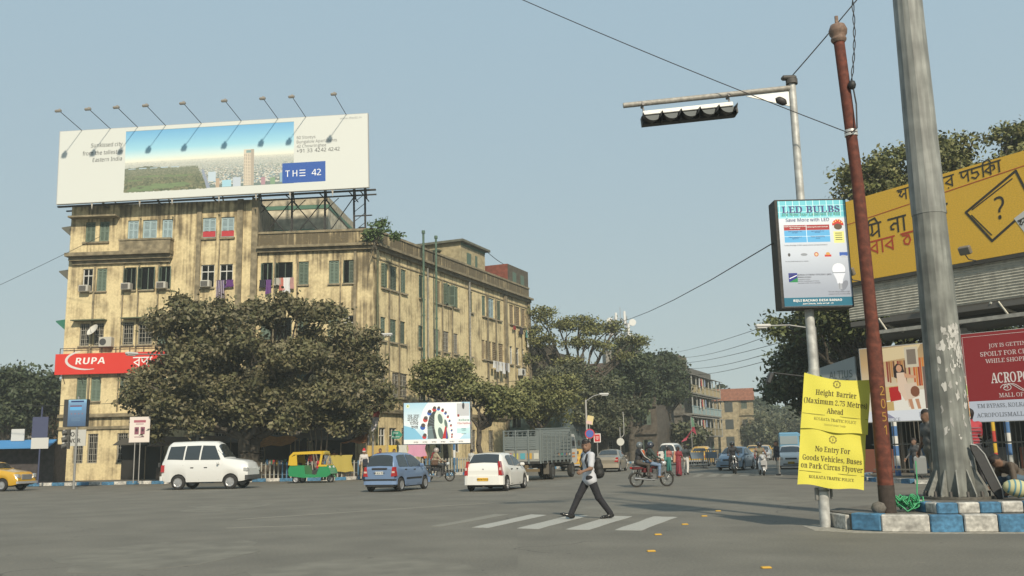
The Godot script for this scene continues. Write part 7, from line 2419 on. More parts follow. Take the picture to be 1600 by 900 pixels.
func build_corner_things():
	# film festival hoarding on two banded posts
	var fh := thing("film_hoarding", "hoarding with a film reel and flying red and blue balls, on banded posts", "hoarding", Vector3(-5.2, 0.16, -63.5), 3)
	for x in [-1.55, 1.1]:
		for i in 4:
			var b := MB.new()
			b.tube(Vector3(x, i * 0.5, -0.1), Vector3(x, i * 0.5 + 0.5, -0.1), 0.09, 0.09, 10)
			fin("post_band", b, mat(0.07, 0.17, 0.33, 0.7) if i % 2 else mat(0.6, 0.6, 0.57, 0.7), fh)
	var fp := MB.new()
	fp.bx(-2.3, 1.9, -0.35, 2.24, 4.74, 0.0)
	fin("case", fp, mat(0.03, 0.03, 0.03, 0.7), fh)
	var cv := Cv.new(450, 276, Color(0.9, 0.93, 0.95))
	cv.grad(0, 0, 1, 1, [[0, Color(0.66, 0.82, 0.91)], [0.5, Color(0.88, 0.93, 0.96)], [1, Color(0.6, 0.79, 0.9)]])
	cv.disc(0.62, 0.42, 0.36, 0.36, Color(0.93, 0.95, 0.96))
	cv.poly([Vector2(0, 0.55), Vector2(0.16, 0.62), Vector2(0.3, 0.88), Vector2(0, 0.88)], Color(0.5, 0.74, 0.87))
	cv.poly([Vector2(0.36, 0.88), Vector2(0.355, 0.55), Vector2(0.385, 0.34), Vector2(0.44, 0.22), Vector2(0.5, 0.18), Vector2(0.47, 0.3), Vector2(0.46, 0.6), Vector2(0.5, 0.88)], Color(0.22, 0.25, 0.26))
	cv.poly([Vector2(0.36, 0.88), Vector2(0.355, 0.6), Vector2(0.42, 0.56), Vector2(0.46, 0.88)], Color(0.4, 0.48, 0.5))
	cv.poly([Vector2(0.5, 0.18), Vector2(0.57, 0.25), Vector2(0.65, 0.5), Vector2(0.68, 0.7), Vector2(0.69, 0.88), Vector2(0.5, 0.88), Vector2(0.46, 0.6), Vector2(0.465, 0.3)], Color(0.85, 0.91, 0.87))
	for q in [[0.55, 0.4, 0.035, 0.075], [0.635, 0.52, 0.022, 0.065], [0.555, 0.75, 0.037, 0.09], [0.64, 0.78, 0.025, 0.085]]:
		cv.disc(q[0], q[1], q[2], q[3], Color(0.36, 0.44, 0.42), -0.12)
	cv.poly([Vector2(0.625, 0.58), Vector2(0.645, 0.6), Vector2(0.66, 0.88), Vector2(0.58, 0.88)], Color(0.72, 0.15, 0.16))
	cv.poly([Vector2(0.64, 0.6), Vector2(0.66, 0.88), Vector2(0.635, 0.88)], Color(0.15, 0.25, 0.6))
	var balls := [[0.31, 0.83, 0.032, 0], [0.285, 0.6, 0.038, 1], [0.325, 0.42, 0.036, 0], [0.385, 0.26, 0.033, 1], [0.46, 0.17, 0.03, 0], [0.525, 0.16, 0.025, 1], [0.585, 0.2, 0.021, 0], [0.63, 0.27, 0.02, 1], [0.665, 0.36, 0.017, 0], [0.69, 0.46, 0.015, 1], [0.71, 0.57, 0.015, 0], [0.72, 0.69, 0.014, 1], [0.725, 0.79, 0.014, 0], [0.722, 0.85, 0.013, 0]]
	for q in balls:
		cv.disc(q[0], q[1], q[2], q[2], Color(0.76, 0.22, 0.22) if q[3] == 0 else Color(0.15, 0.35, 0.7))
		cv.disc(q[0] + q[2] * 0.2, q[1] - q[2] * 1.3, q[2] * 0.85, q[2] * 0.8, Color(0.3, 0.25, 0.25))
	for a in 5: cv.line(0.31, 0.2 + a * 0.12, 0.58, 0.6, 0.002, Color(0.75, 0.82, 0.88))
	cv.disc(0.062, 0.08, 0.026, 0.03, Color(0.86, 0.9, 0.8))
	cv.rect(0.052, 0.06, 0.072, 0.1, Color(0.5, 0.62, 0.2))
	cv.rect(0.8, 0.03, 0.99, 0.34, Color(0.74, 0.75, 0.77))
	cv.disc(0.9, 0.09, 0.018, 0.05, Color(0.2, 0.2, 0.22))
	cv.rect(0.8, 0.34, 0.98, 0.6, Color(0.9, 0.91, 0.93))
	cv.rect(0.81, 0.3, 0.84, 0.36, Color(0.55, 0.16, 0.16))
	cv.rect(0.8, 0.64, 0.99, 0.76, Color(0.72, 0.87, 0.9))
	cv.rect(0, 0.895, 1, 1, Color(0.93, 0.93, 0.93))
	print_sheet("poster", cv.im, 4.44, 2.74, fh, Vector3(-0.03, 3.32, 0.006))
	var dk := mat(0.08, 0.085, 0.1, 0.7)
	for k in 4: bengali([["na", "ba", " ", "ra", "pa", "aa"], ["ma", "ha", "aa", "na", "ga", "ra"], ["da", "i", "na", "ra"], ["ca", "pa", "ta"]][k].filter(func(c): return c != "ha" and c != "ga"), [0.17, 0.22, 0.19, 0.17][k], fh, Vector3([-2.0, -2.0, -1.85, -1.75][k], 3.72 - k * 0.25, 0.012), dk, 0.0, 0.16)
	text("Film Festival", 0.13, fh, Vector3(1.78, 3.28, 0.012), mat(0.45, 0.1, 0.1, 0.7), "sansbold", 0.5, 0.8)
	text("Kolkata", 0.15, fh, Vector3(1.78, 3.5, 0.012), mat(0.12, 0.32, 0.25, 0.7), "sansbold", 0.5, 0.95)
	for k in 3: bengali(["na", "ra", "ba", "ta", "pa"], 0.07, fh, Vector3(1.6, 2.88 - k * 0.11 - (0.12 if k == 2 else 0.0), 0.012), mat(0.1, 0.3, 0.32, 0.7))
	for k in 6: bengali(["ka", "na", "ta", "ra"], 0.085, fh, Vector3(-1.6 + k * 0.6, 2.02, 0.012), dk)
	# green arrow sign
	var gs := signpost("direction_sign", "green arrow shaped direction sign left of the film hoarding", Vector3(-7.95, 0.16, -61.4), 2.9)
	var gb := MB.new()
	gb.prism([Vector2(-0.05, 2.3), Vector2(0.45, 2.3), Vector2(0.66, 2.55), Vector2(0.45, 2.8), Vector2(-0.05, 2.8)], 0.04, 0.06)
	fin("arrow_plate", gb, mat(0.02, 0.22, 0.15, 0.6), gs)
	bengali(["pa", "aa", "ra", "ka"], 0.1, gs, Vector3(0.05, 2.6, 0.066), mat(0.6, 0.62, 0.6, 0.7))
	text("PARK CIRCUS", 0.075, gs, Vector3(0.22, 2.43, 0.066), mat(0.6, 0.62, 0.6, 0.7), "sansbold", 0.5, 0.75)
	# flags and cloths
	var fl := signpost("flag_post", "thin grey post with a drooping red and white flag beside the big tree", Vector3(-8.95, 0.16, -59.6), 3.6, 0.06)
	var fb := MB.new()
	fb.quad(Vector3(-0.35, 3.7, 0.1), Vector3(0.55, 3.6, 0.15), Vector3(0.35, 4.3, 0.1), Vector3(-0.3, 4.4, 0.1))
	fin("red_cloth", fb, mat(0.33, 0.05, 0.05, 0.85), fl)
	var fc := MB.new()
	fc.quad(Vector3(-0.05, 2.75, 0.12), Vector3(0.25, 3.0, 0.16), Vector3(0.45, 3.62, 0.15), Vector3(-0.35, 3.7, 0.1))
	fin("white_cloth", fc, mat(0.5, 0.48, 0.5, 0.85), fl)
	cloth_on("hanging_cloth", "yellow and pink cloths hung along the pavement railing behind the blue hatchback", Vector3(-7.5, 2.05, -60.6), 30, [[-1.5, 1.4, 0.65, Color(0.5, 0.36, 0.12)], [-0.4, 0.6, 0.6, Color(0.6, 0.42, 0.05)], [0.3, 0.6, 0.6, Color(0.55, 0.55, 0.5)], [1.3, 1.3, 0.75, Color(0.62, 0.3, 0.42)]])
	cloth_on("hanging_cloth", "yellow flowered cloth draped over the railing left of the man in the red cap", Vector3(-10.6, 1.5, -57.85), 0, [[0, 1.4, 1.0, Color(0.45, 0.36, 0.08)]])
	# pavement stalls
	tarp("stall_awning", "large black tarpaulin roof stretched over stalls under the big tree", [Vector3(-13.6, 2.6, -58.6), Vector3(-9.3, 2.7, -59.4), Vector3(-9.6, 3.6, -62.3), Vector3(-13.6, 3.6, -62.3)], Color(0.025, 0.022, 0.02), 0.35)
	tarp("stall_awning", "small orange tarpaulin corner sticking out beside the black one", [Vector3(-10.7, 2.25, -58.2), Vector3(-9.25, 2.2, -58.9), Vector3(-9.3, 3.1, -60.2), Vector3(-10.0, 2.6, -60.2)], Color(0.42, 0.14, 0.03), 0.1)
	tarp("stall_awning", "orange and yellow tarpaulin awning right of the big tree's trunk", [Vector3(-16.0, 2.1, -58.6), Vector3(-13.9, 2.2, -58.7), Vector3(-13.8, 2.75, -60.6), Vector3(-16.0, 2.8, -60.6)], Color(0.45, 0.22, 0.05), 0.2)
	tarp("stall_awning", "dark brown tarpaulin awning left of the big tree's trunk", [Vector3(-23, 2.3, -59), Vector3(-18.5, 2.3, -58.8), Vector3(-18.5, 2.9, -61.6), Vector3(-23, 2.9, -61.6)], Color(0.05, 0.045, 0.035), 0.2)
	for k in 5:
		var st := thing("stall", ["stall counter with red goods under the black tarpaulin", "stall counter with yellow goods under the black tarpaulin", "stall counter under the orange and yellow awning", "stall counter under the brown awning", "second stall counter under the brown awning, nearer the corner"][k], "stall", Vector3([-12.8, -11.0, -15.0, -21.8, -19.7][k], 0.16, [-60.2, -60.4, -59.8, -60.2, -60.1][k]), 0, "pavement stalls")
		var b := MB.new()
		b.bx(-0.8, 0, -0.4, 0.8, 0.8, 0.4)
		fin("counter", b, mat(0.10, 0.08, 0.06, 0.85, 0, "grain", 2.0), st)
		for j in 9:
			var g := MB.new()
			var c: Color = [Color(0.4, 0.04, 0.04), Color(0.5, 0.35, 0.05), Color(0.08, 0.2, 0.35), Color(0.4, 0.35, 0.3), Color(0.05, 0.2, 0.1)][(j + k) % 5]
			g.bev(Vector3(-0.65 + j * 0.165, 0.9 + rng.randf() * 0.1, rng.randf_range(-0.2, 0.3)), Vector3(0.14, 0.2 + rng.randf() * 0.2, 0.2), 0.03)
			fin("goods", g, mat(c.r, c.g, c.b, 0.7), st)
	# left corner mast with a small light box and signal lamps
	var lm := signpost("signal_post", "slim signal post with a small blue light box, left of the big tree", Vector3(-24.1, 0.0, -52.0), 5.0, 0.07)
	var bx := MB.new()
	bx.bx(-0.75, 3.35, -0.3, 0.5, 4.85, 0.1)
	fin("case", bx, mat(0.035, 0.035, 0.035, 0.7), lm)
	var lc := Cv.new(110, 150, Color(0.33, 0.45, 0.58))
	lc.grad(0, 0, 1, 1, [[0, Color(0.55, 0.72, 0.82)], [0.15, Color(0.42, 0.56, 0.7)], [1, Color(0.25, 0.34, 0.46)]])
	lc.rect(0.15, 0.04, 0.85, 0.1, Color(0.12, 0.2, 0.4))
	lc.rect(0.1, 0.22, 0.75, 0.27, Color(0.4, 0.22, 0.3))
	lc.rect(0.1, 0.27, 0.75, 0.4, Color(0.35, 0.62, 0.82))
	for k in 4: lc.disc(0.2 + k * 0.2, 0.53, 0.04, 0.03, Color(0.55, 0.4, 0.45))
	for k in 3: lc.rect(0.2, 0.68 + k * 0.05, 0.7, 0.7 + k * 0.05, Color(0.4, 0.5, 0.6))
	print_sheet("poster", lc.im, 1.0, 1.46, lm, Vector3(0.0, 4.1, 0.106))
	for k in 3:
		var v := MB.new()
		v.bx(-0.65, 2.15 + k * 0.36, -0.15, -0.4, 2.5 + k * 0.36, 0.0).tube(Vector3(-0.55, 2.33 + k * 0.36, 0.0), Vector3(-0.75, 2.28 + k * 0.36, 0.12), 0.13, 0.14, 12, false)
		fin("signal_lamp", v, mat(0.06, 0.06, 0.055, 0.6), lm)
	street_lamp("street lamp with a white head in front of the red shop sign", Vector3(-19.4, 0.16, -57.9), 7.5, Vector3(-2.4, -0.15, 4.0), Color(0.2, 0.2, 0.19))
	street_lamp("street lamp whose head shows at the big tree's right edge", Vector3(-9.35, 0.16, -60.2), 7.8, Vector3(0.9, 1.15, 0.1), Color(0.2, 0.2, 0.19))
	street_lamp("white banded street lamp with a slanting arm behind the walking man", Vector3(5.45, 0.16, -72.0), 5.1, Vector3(1.1, 0.4, 0), Color(0.45, 0.44, 0.42))
	street_lamp("pale street lamp head sticking out left of the light box tree", Vector3(14.6, 0.14, -45.0), 7.0, Vector3(-2.2, 0.1, 0), Color(0.2, 0.2, 0.19))
	var dl := thing("street_lamp", "black bracket lamp on a thin arm just left of the yellow notices", "street lamp", Vector3(14.2, 0.14, -40.0), 0, "street lamps round the crossing")
	var d1 := MB.new()
	d1.tube(Vector3.ZERO, Vector3(0, 4.1, 0), 0.06, 0.05, 8).tube(Vector3(0, 4.0, 0), Vector3(-3.15, 4.45, 0), 0.03, 0.03, 6)
	fin("bracket", d1, mat(0.03, 0.03, 0.03, 0.7), dl)
	var d2 := MB.new()
	d2.bev(Vector3(-3.3, 4.22, 0), Vector3(0.2, 0.5, 0.25), 0.05, Basis(Vector3.BACK, -0.4))
	fin("lamp_head", d2, mat(0.03, 0.03, 0.032, 0.5), dl)
	# sign posts up the street
	var ns := signpost("parking_sign", "round blue and red no parking sign with a placard above, behind the walking man's head", Vector3(4.72, 0.3, -60.0), 3.3)
	var n1 := MB.new()
	n1.tube(Vector3(0, 2.2, 0.04), Vector3(0, 2.2, 0.06), 0.31, 0.31, 24)
	fin("red_ring", n1, mat(0.45, 0.03, 0.04, 0.6), ns)
	var n2 := MB.new()
	n2.tube(Vector3(0, 2.2, 0.061), Vector3(0, 2.2, 0.068), 0.24, 0.24, 24)
	fin("blue_disc", n2, mat(0.06, 0.1, 0.35, 0.6), ns)
	var n3 := MB.new()
	n3.box(Vector3(0.05, 3.05, 0.05), Vector3(0.4, 0.55, 0.02), Basis(Vector3.BACK, -0.2))
	fin("placard", n3, mat(0.6, 0.5, 0.25, 0.7), ns)
	var n4 := MB.new()
	n4.box(Vector3(-0.02, 2.9, 0.064), Vector3(0.36, 0.2, 0.004), Basis(Vector3.BACK, -0.2))
	fin("printed_band", n4, mat(0.6, 0.42, 0.38, 0.7), ns)
	var rs := signpost("red_sign", "small square red sign with a white border right of the walking man's head", Vector3(5.2, 0.0, -60.2), 2.45)
	var r1 := MB.new()
	r1.bx(-0.22, 1.95, 0.04, 0.22, 2.5, 0.055)
	fin("white_plate", r1, mat(0.65, 0.62, 0.6, 0.6), rs)
	var r2 := MB.new()
	r2.bx(-0.17, 2.0, 0.056, 0.17, 2.45, 0.064)
	fin("red_plate", r2, mat(0.45, 0.02, 0.025, 0.6), rs)
	var r3 := MB.new()
	r3.bx(-0.1, 2.28, 0.066, 0.1, 2.31, 0.07).bx(-0.1, 2.2, 0.066, 0.1, 2.23, 0.07).bx(-0.05, 2.12, 0.066, 0.05, 2.15, 0.07)
	fin("lettering", r3, mat(0.65, 0.62, 0.6, 0.6), rs)
	var ds := signpost("disc_sign", "pale round sign on a white post below a curved lamp bracket", Vector3(8.3, 0.0, -75.0), 3.2, 0.05)
	var q1 := MB.new()
	q1.tube(Vector3(0, 2.05, 0.06), Vector3(0, 2.05, 0.08), 0.3, 0.3, 22)
	fin("disc", q1, mat(0.5, 0.5, 0.46, 0.6), ds)
	var q2 := MB.new()
	q2.path([Vector3(0, 2.4, 0), Vector3(0.15, 2.42, 0), Vector3(0.3, 2.6, 0), Vector3(0.33, 3.3, 0), Vector3(0.3, 4.4, 0)], 0.03, 6)
	fin("curved_bracket", q2, mat(0.4, 0.4, 0.38, 0.6), ds)
	var tf := signpost("flag_post", "thin post with a drooping green and red flag by the far crossing", Vector3(14.7, 0.0, -79.0), 4.0, 0.04)
	var t1 := MB.new()
	t1.soft()
	for i in 6: t1.quad(Vector3(0.1 - i * 0.17, 2.9 - i * 0.16, sin(i) * 0.08), Vector3(0.1 - (i + 1) * 0.17, 2.74 - i * 0.16, sin(i + 1.0) * 0.08), Vector3(0.22 - (i + 1) * 0.02 - i * 0.1, 3.25 - (i + 1) * 0.19, sin(i + 1.0) * 0.1), Vector3(0.22 - i * 0.12, 3.3 - i * 0.19, sin(i) * 0.1))
	t1.quad(Vector3(0.1, 2.8, 0), Vector3(0.4, 2.5, 0.1), Vector3(0.25, 3.2, 0.05), Vector3(0.1, 3.3, 0))
	fin("red_cloth", t1, mat(0.33, 0.05, 0.08, 0.85), tf)
	var t2 := MB.new()
	t2.quad(Vector3(0.05, 3.2, 0.02), Vector3(0.3, 3.15, 0.05), Vector3(0.18, 3.9, 0.02), Vector3(0.02, 4.0, 0.0))
	fin("green_cloth", t2, mat(0.1, 0.2, 0.13, 0.85), tf)
	# police barricade
	for k in 2:
		var ba := thing("barricade", ["grey steel crowd barricade in front of the yellow taxi up the street", "grey steel crowd barricade right of the first, beside the blue saloon"][k], "barricade", [Vector3(12.9, 0, -67.7), Vector3(14.2, 0, -69.2)][k], [10, 22][k], "steel barricades")
		var b := MB.new()
		b.bx(-0.8, 0.25, -0.025, -0.74, 1.35, 0.025).bx(0.74, 0.25, -0.025, 0.8, 1.35, 0.025).bx(-0.74, 1.29, -0.024, 0.74, 1.35, 0.024).bx(-0.74, 0.25, -0.024, 0.74, 0.31, 0.024)
		fin("frame", b, mat(0.12, 0.14, 0.15, 0.6, 0.2), ba)
		for i in 8:
			var c := MB.new()
			c.bx(-0.65 + i * 0.18, 0.31, -0.012, -0.61 + i * 0.18, 1.29, 0.012)
			fin("bar", c, mat(0.12, 0.14, 0.15, 0.6, 0.2), ba)
		var pl := MB.new()
		pl.bx(-0.5, 0.7, 0.014, 0.5, 1.15, 0.026)
		fin("plate", pl, mat(0.15, 0.19, 0.23, 0.6), ba)
		for s in [-1.0, 1.0]:
			var f := MB.new()
			f.bx(0.7 * s - 0.03, 0.0, -0.35, 0.7 * s + 0.03, 0.06, 0.35).bx(0.7 * s - 0.025, 0.06, -0.025, 0.7 * s + 0.025, 0.26, 0.025)
			fin("foot", f, mat(0.1, 0.1, 0.1, 0.7), ba)
	# things at the far left edge
	var sk := thing("kiosk", "roadside kiosk with a blue awning at the far left edge", "kiosk", Vector3(-31.5, 0.16, -59.5), 5)
	var k1 := MB.new()
	k1.bx(-2.5, 0, -2, 2.5, 2.4, 0)
	fin("wall", k1, mat(0.07, 0.06, 0.06, 0.9, 0, "blotch", 0.6), sk)
	var k2 := MB.new()
	k2.prism([Vector2(0, 2.6), Vector2(1.3, 2.15), Vector2(1.3, 2.22), Vector2(0, 2.7)], -2.6, 2.6)
	put("awning", k2.mesh(), mat(0.05, 0.2, 0.42, 0.7), sk, Transform3D(Basis(Vector3(0, 0, 1), Vector3(0, 1, 0), Vector3(-1, 0, 0)), Vector3.ZERO))
	for x in [-2.2, 0.3, 1.7]:
		var k3 := MB.new()
		k3.bev(Vector3(x, 3.0, 0.2), Vector3(0.8, 0.75, 0.1), 0.02)
		fin("signboard", k3, mat(0.5, 0.5, 0.48, 0.7) if x < 1 else mat(0.2, 0.2, 0.2, 0.7), sk)
	var sp := thing("poster_stand", "small stand with a dark blue poster above a white one, left of the cream block", "poster", Vector3(-28.6, 0.16, -57.0), 5)
	var p1 := MB.new()
	p1.bx(-0.5, 2.1, 0, 0.5, 2.75, 0.04)
	fin("white_panel", p1, mat(0.5, 0.5, 0.48, 0.7), sp)
	var p2 := MB.new()
	p2.bx(-0.5, 2.76, 0, 0.42, 4.0, 0.04).tube(Vector3(0, 0, -0.03), Vector3(0, 4.6, -0.03), 0.05, 0.05, 6)
	fin("dark_panel", p2, mat(0.05, 0.06, 0.12, 0.7), sp)
	var sn := thing("shop_sign_board", "small white board with black letters beside the cream block's left foot", "sign", Vector3(-27.3, 2.4, -58.6), 4)
	var s1 := MB.new()
	s1.bx(-0.7, 0, -0.05, 0.7, 1.0, 0)
	fin("panel", s1, mat(0.45, 0.45, 0.42, 0.7), sn)
	text("OS", 0.28, sn, Vector3(0, 0.72, 0.008), mat(0.03, 0.03, 0.03, 0.7), "sansbold")
	text("WOR", 0.25, sn, Vector3(0, 0.33, 0.008), mat(0.03, 0.03, 0.03, 0.7), "sansbold")

func truck(at: Vector3, turn: float):
	var o := thing("truck", "grey slatted goods truck with a white cab beside the white hatchback", "truck", at, turn)
	var grey := mat(0.17, 0.195, 0.19, 0.6, 0.0, "grain", 1.2)
	var white := mat(0.55, 0.53, 0.48, 0.4, 0, "", 1, {"coat": 0.4})
	var dark := mat(0.03, 0.028, 0.025, 0.8)
	var ch := MB.new()
	ch.bx(-0.45, 0.62, -3.5, -0.33, 0.85, 3.2).bx(0.33, 0.62, -3.5, 0.45, 0.85, 3.2).bx(-1.0, 0.85, -3.6, 1.0, 0.97, 1.85)
	fin("chassis", ch, dark, o)
	for s in [-1.0, 1.0]:
		for k in 7:   # horizontal planks of the flank
			var b := MB.new()
			b.bx(s * 1.02, 1.0 + k * 0.19, -3.55, s * 1.05, 1.145 + k * 0.19, 1.8)
			fin("plank", b, grey, o)
		for k in 8:
			var b := MB.new()
			b.bev(Vector3(s * 1.075, 1.72, -3.5 + k * 0.757), Vector3(0.05, 1.7, 0.09), 0.012)
			fin("stake", b, grey, o)
		for y in [2.4, 2.55]:
			var b := MB.new()
			b.tube(Vector3(s * 1.06, y, -3.55), Vector3(s * 1.06, y, 1.8), 0.022, 0.022, 6)
			fin("rail", b, grey, o)
		for k in 5:
			var b := MB.new()
			var c: Color = [Color(0.5, 0.2, 0.04), Color(0.05, 0.28, 0.2), Color(0.08, 0.08, 0.25), Color(0.5, 0.18, 0.05), Color(0.5, 0.5, 0.45)][k]
			b.bx(s * 1.051, 1.24, -0.6 + k * 0.5, s * 1.056, 1.36, -0.35 + k * 0.5)
			fin("painted_panel", b, mat(c.r, c.g, c.b, 0.7), o)
	for k in 6:   # tail: planks above, painted boards below
		var b := MB.new()
		b.bx(-0.98, 1.62 + k * 0.11, -3.62, 0.98, 1.71 + k * 0.11, -3.58)
		fin("tail_plank", b, grey, o)
	var tb := MB.new()
	tb.bx(-1.0, 0.98, -3.6, 1.0, 1.55, -3.56)
	fin("tailboard", tb, mat(0.30, 0.30, 0.27, 0.7, 0, "grain", 1.0), o)
	for k in 5:
		var b := MB.new()
		var c: Color = [Color(0.5, 0.48, 0.4), Color(0.5, 0.3, 0.05), Color(0.08, 0.3, 0.35), Color(0.45, 0.4, 0.1), Color(0.4, 0.06, 0.05)][k]
		b.bx(-0.88 + k * 0.37, 1.1, -3.612, -0.62 + k * 0.37, 1.4, -3.602)
		fin("painted_panel", b, mat(c.r, c.g, c.b, 0.7), o)
	for x in [-1.0, -0.35, 0.35, 1.0]:
		var b := MB.new()
		b.bev(Vector3(x, 1.72, -3.64), Vector3(0.08, 1.75, 0.06), 0.012)
		fin("stake", b, grey, o)
	var hd := MB.new()
	hd.bx(-1.03, 1.0, 1.75, 1.03, 2.7, 1.82).tube(Vector3(-1.05, 2.55, -3.6), Vector3(1.05, 2.55, -3.6), 0.025).tube(Vector3(-1.05, 2.75, 1.78), Vector3(1.05, 2.75, 1.78), 0.03)
	fin("headboard", hd, grey, o)
	var cab := MB.new()
	var prof := [Vector2(1.92, 0.75), Vector2(3.1, 0.75), Vector2(3.35, 0.9), Vector2(3.38, 1.45), Vector2(3.2, 1.62), Vector2(2.95, 2.3), Vector2(2.75, 2.42), Vector2(1.95, 2.42)]
	cab.prism(prof, -0.97, 0.97)
	put("cab", cab.mesh(), white, o, Transform3D(Basis(Vector3(0, 0, 1), Vector3(0, 1, 0), Vector3(-1, 0, 0)), Vector3.ZERO))
	for s in [-1.0, 1.0]:
		var w := MB.new()
		w.prism([Vector2(2.1, 1.6), Vector2(3.05, 1.6), Vector2(2.85, 2.25), Vector2(2.1, 2.28)], s * 0.972, s * 0.985)
		put("side_window", w.mesh(), mat(0.025, 0.028, 0.03, 0.08), o, Transform3D(Basis(Vector3(0, 0, 1), Vector3(0, 1, 0), Vector3(-1, 0, 0)), Vector3.ZERO))
		var l := MB.new()
		for k in 2: l.bx(s * 0.975, 1.1 + k * 0.18, 2.25, s * 0.982, 1.2 + k * 0.18, 2.85)
		fin("painted_lettering", l, mat(0.5, 0.2, 0.05, 0.7), o)
		var m := MB.new()
		m.bev(Vector3(s * 1.15, 1.9, 3.15), Vector3(0.14, 0.32, 0.06), 0.02).tube(Vector3(s * 0.95, 1.9, 3.05), Vector3(s * 1.12, 1.95, 3.15), 0.012)
		fin("wing_mirror", m, dark, o)
		wheel(o, Vector3(s * 0.93, 0.43, -1.7), 0.43, 0.24, "disc", "rear_wheel", Color(0.12, 0.11, 0.1))
		wheel(o, Vector3(s * 0.66, 0.43, -1.7), 0.43, 0.22, "disc", "rear_wheel", Color(0.12, 0.11, 0.1))
		wheel(o, Vector3(s * 0.88, 0.43, 2.3), 0.43, 0.24, "disc", "front_wheel", Color(0.12, 0.11, 0.1))
		var f := MB.new()
		f.bx(s * 0.75, 0.3, -2.45, s * 1.05, 0.95, -2.42).prism([Vector2(0.0, 0.0), Vector2(0.1, 0.0), Vector2(0.1, 0.1)], 0, 0.1)
		fin("mud_flap", f, mat(0.12, 0.11, 0.09, 0.85), o)
	var ws := MB.new()
	ws.quad(Vector3(-0.85, 1.68, 3.19), Vector3(0.85, 1.68, 3.19), Vector3(0.8, 2.26, 2.98), Vector3(-0.8, 2.26, 2.98))
	fin("windscreen", ws, mat(0.025, 0.028, 0.03, 0.08), o)
	var bu := MB.new()
	bu.bx(-0.9, 0.45, -3.62, 0.9, 0.6, -3.5).bx(-0.3, 0.62, -3.6, -0.1, 0.8, -3.52).bx(0.3, 0.62, -3.6, 0.5, 0.8, -3.52)
	fin("rear_bumper", bu, mat(0.14, 0.1, 0.05, 0.8), o)

func autorickshaw(label: String, at: Vector3, turn: float, top: Color, low: Color, group := ""):
	var o := thing("auto_rickshaw", label, "auto rickshaw", at, turn, group)
	var side := Transform3D(Basis(Vector3(0, 0, 1), Vector3(0, 1, 0), Vector3(-1, 0, 0)), Vector3.ZERO)
	var lowm := mat(low.r, low.g, low.b, 0.4, 0, "", 1, {"coat": 0.5})
	var topm := mat(top.r, top.g, top.b, 0.55)
	var b := MB.new()
	b.prism([Vector2(-1.25, 0.4), Vector2(-1.3, 0.75), Vector2(-1.2, 0.98), Vector2(-0.35, 0.98), Vector2(-0.3, 0.5), Vector2(0.35, 0.45), Vector2(0.55, 1.0), Vector2(0.92, 1.0), Vector2(1.12, 0.75), Vector2(1.2, 0.5), Vector2(0.95, 0.32), Vector2(-0.4, 0.3)], -0.6, 0.6)
	put("tub", b.mesh(), lowm, o, side)
	var c := MB.new()
	c.prism([Vector2(-1.28, 1.0), Vector2(-1.22, 1.5), Vector2(-1.0, 1.72), Vector2(0.55, 1.76), Vector2(0.72, 1.62), Vector2(0.72, 1.54), Vector2(0.5, 1.6), Vector2(-0.95, 1.58), Vector2(-1.1, 1.45), Vector2(-1.14, 1.0)], -0.64, 0.64)
	put("canopy", c.mesh(), topm, o, side)
	for s in [-1.0, 1.0]:
		var p := MB.new()
		p.prism([Vector2(0.5, 1.0), Vector2(0.62, 1.0), Vector2(0.72, 1.56), Vector2(0.6, 1.58)], s * 0.56, s * 0.61).prism([Vector2(-1.16, 0.98), Vector2(-0.75, 0.98), Vector2(-0.8, 1.58), Vector2(-1.1, 1.45)], s * 0.6, s * 0.635)
		put("pillar", p.mesh(), topm, o, side)
		var f := MB.new()
		f.bx(s * 0.35, 1.0, 0.93, s * 0.55, 1.02, 0.95)
		f.bev(Vector3(s * 0.32, 0.85, 1.04), Vector3(0.16, 0.16, 0.1), 0.04)
		fin("headlamp", f, mat(0.5, 0.5, 0.5, 0.1), o)
		wheel(o, Vector3(s * 0.52, 0.21, -0.85), 0.21, 0.11, "disc", "rear_wheel")
	wheel(o, Vector3(0, 0.21, 0.98), 0.21, 0.1, "disc", "front_wheel")
	var w := MB.new()
	w.quad(Vector3(-0.54, 1.02, 0.94), Vector3(0.54, 1.02, 0.94), Vector3(0.5, 1.5, 0.76), Vector3(-0.5, 1.5, 0.76))
	fin("windscreen", w, mat(0.12, 0.13, 0.13, 0.1, 0, "", 1, {"alpha": 0.35}), o)
	var n := MB.new()
	n.bev(Vector3(0, 1.66, 0.72), Vector3(0.9, 0.16, 0.06), 0.02)
	fin("roof_board", n, mat(0.5, 0.38, 0.06, 0.6), o)
	var yf := MB.new()
	yf.bx(-0.61, 0.9, 0.45, 0.61, 1.0, 0.96)
	fin("yellow_band", yf, topm, o)
	var st := MB.new()
	st.bx(-0.5, 0.5, -1.0, 0.5, 0.7, -0.5).bx(-0.5, 0.7, -1.05, 0.5, 1.1, -0.92).bx(-0.3, 0.5, 0.0, 0.3, 0.72, 0.3).path([Vector3(-0.3, 1.0, 0.62), Vector3(0, 0.95, 0.72), Vector3(0.3, 1.0, 0.62)], 0.02, 6)
	fin("seat", st, mat(0.03, 0.03, 0.03, 0.7), o)
	var mg := MB.new()
	mg.soft()
	for k in 8: mg.quad(Vector3(-0.12, 0.21 + sin(PI * k / 8) * 0.28, 0.98 + cos(PI * k / 8) * 0.3), Vector3(0.12, 0.21 + sin(PI * k / 8) * 0.28, 0.98 + cos(PI * k / 8) * 0.3), Vector3(0.12, 0.21 + sin(PI * (k + 1) / 8) * 0.28, 0.98 + cos(PI * (k + 1) / 8) * 0.3), Vector3(-0.12, 0.21 + sin(PI * (k + 1) / 8) * 0.28, 0.98 + cos(PI * (k + 1) / 8) * 0.3))
	fin("mudguard", mg, lowm, o)

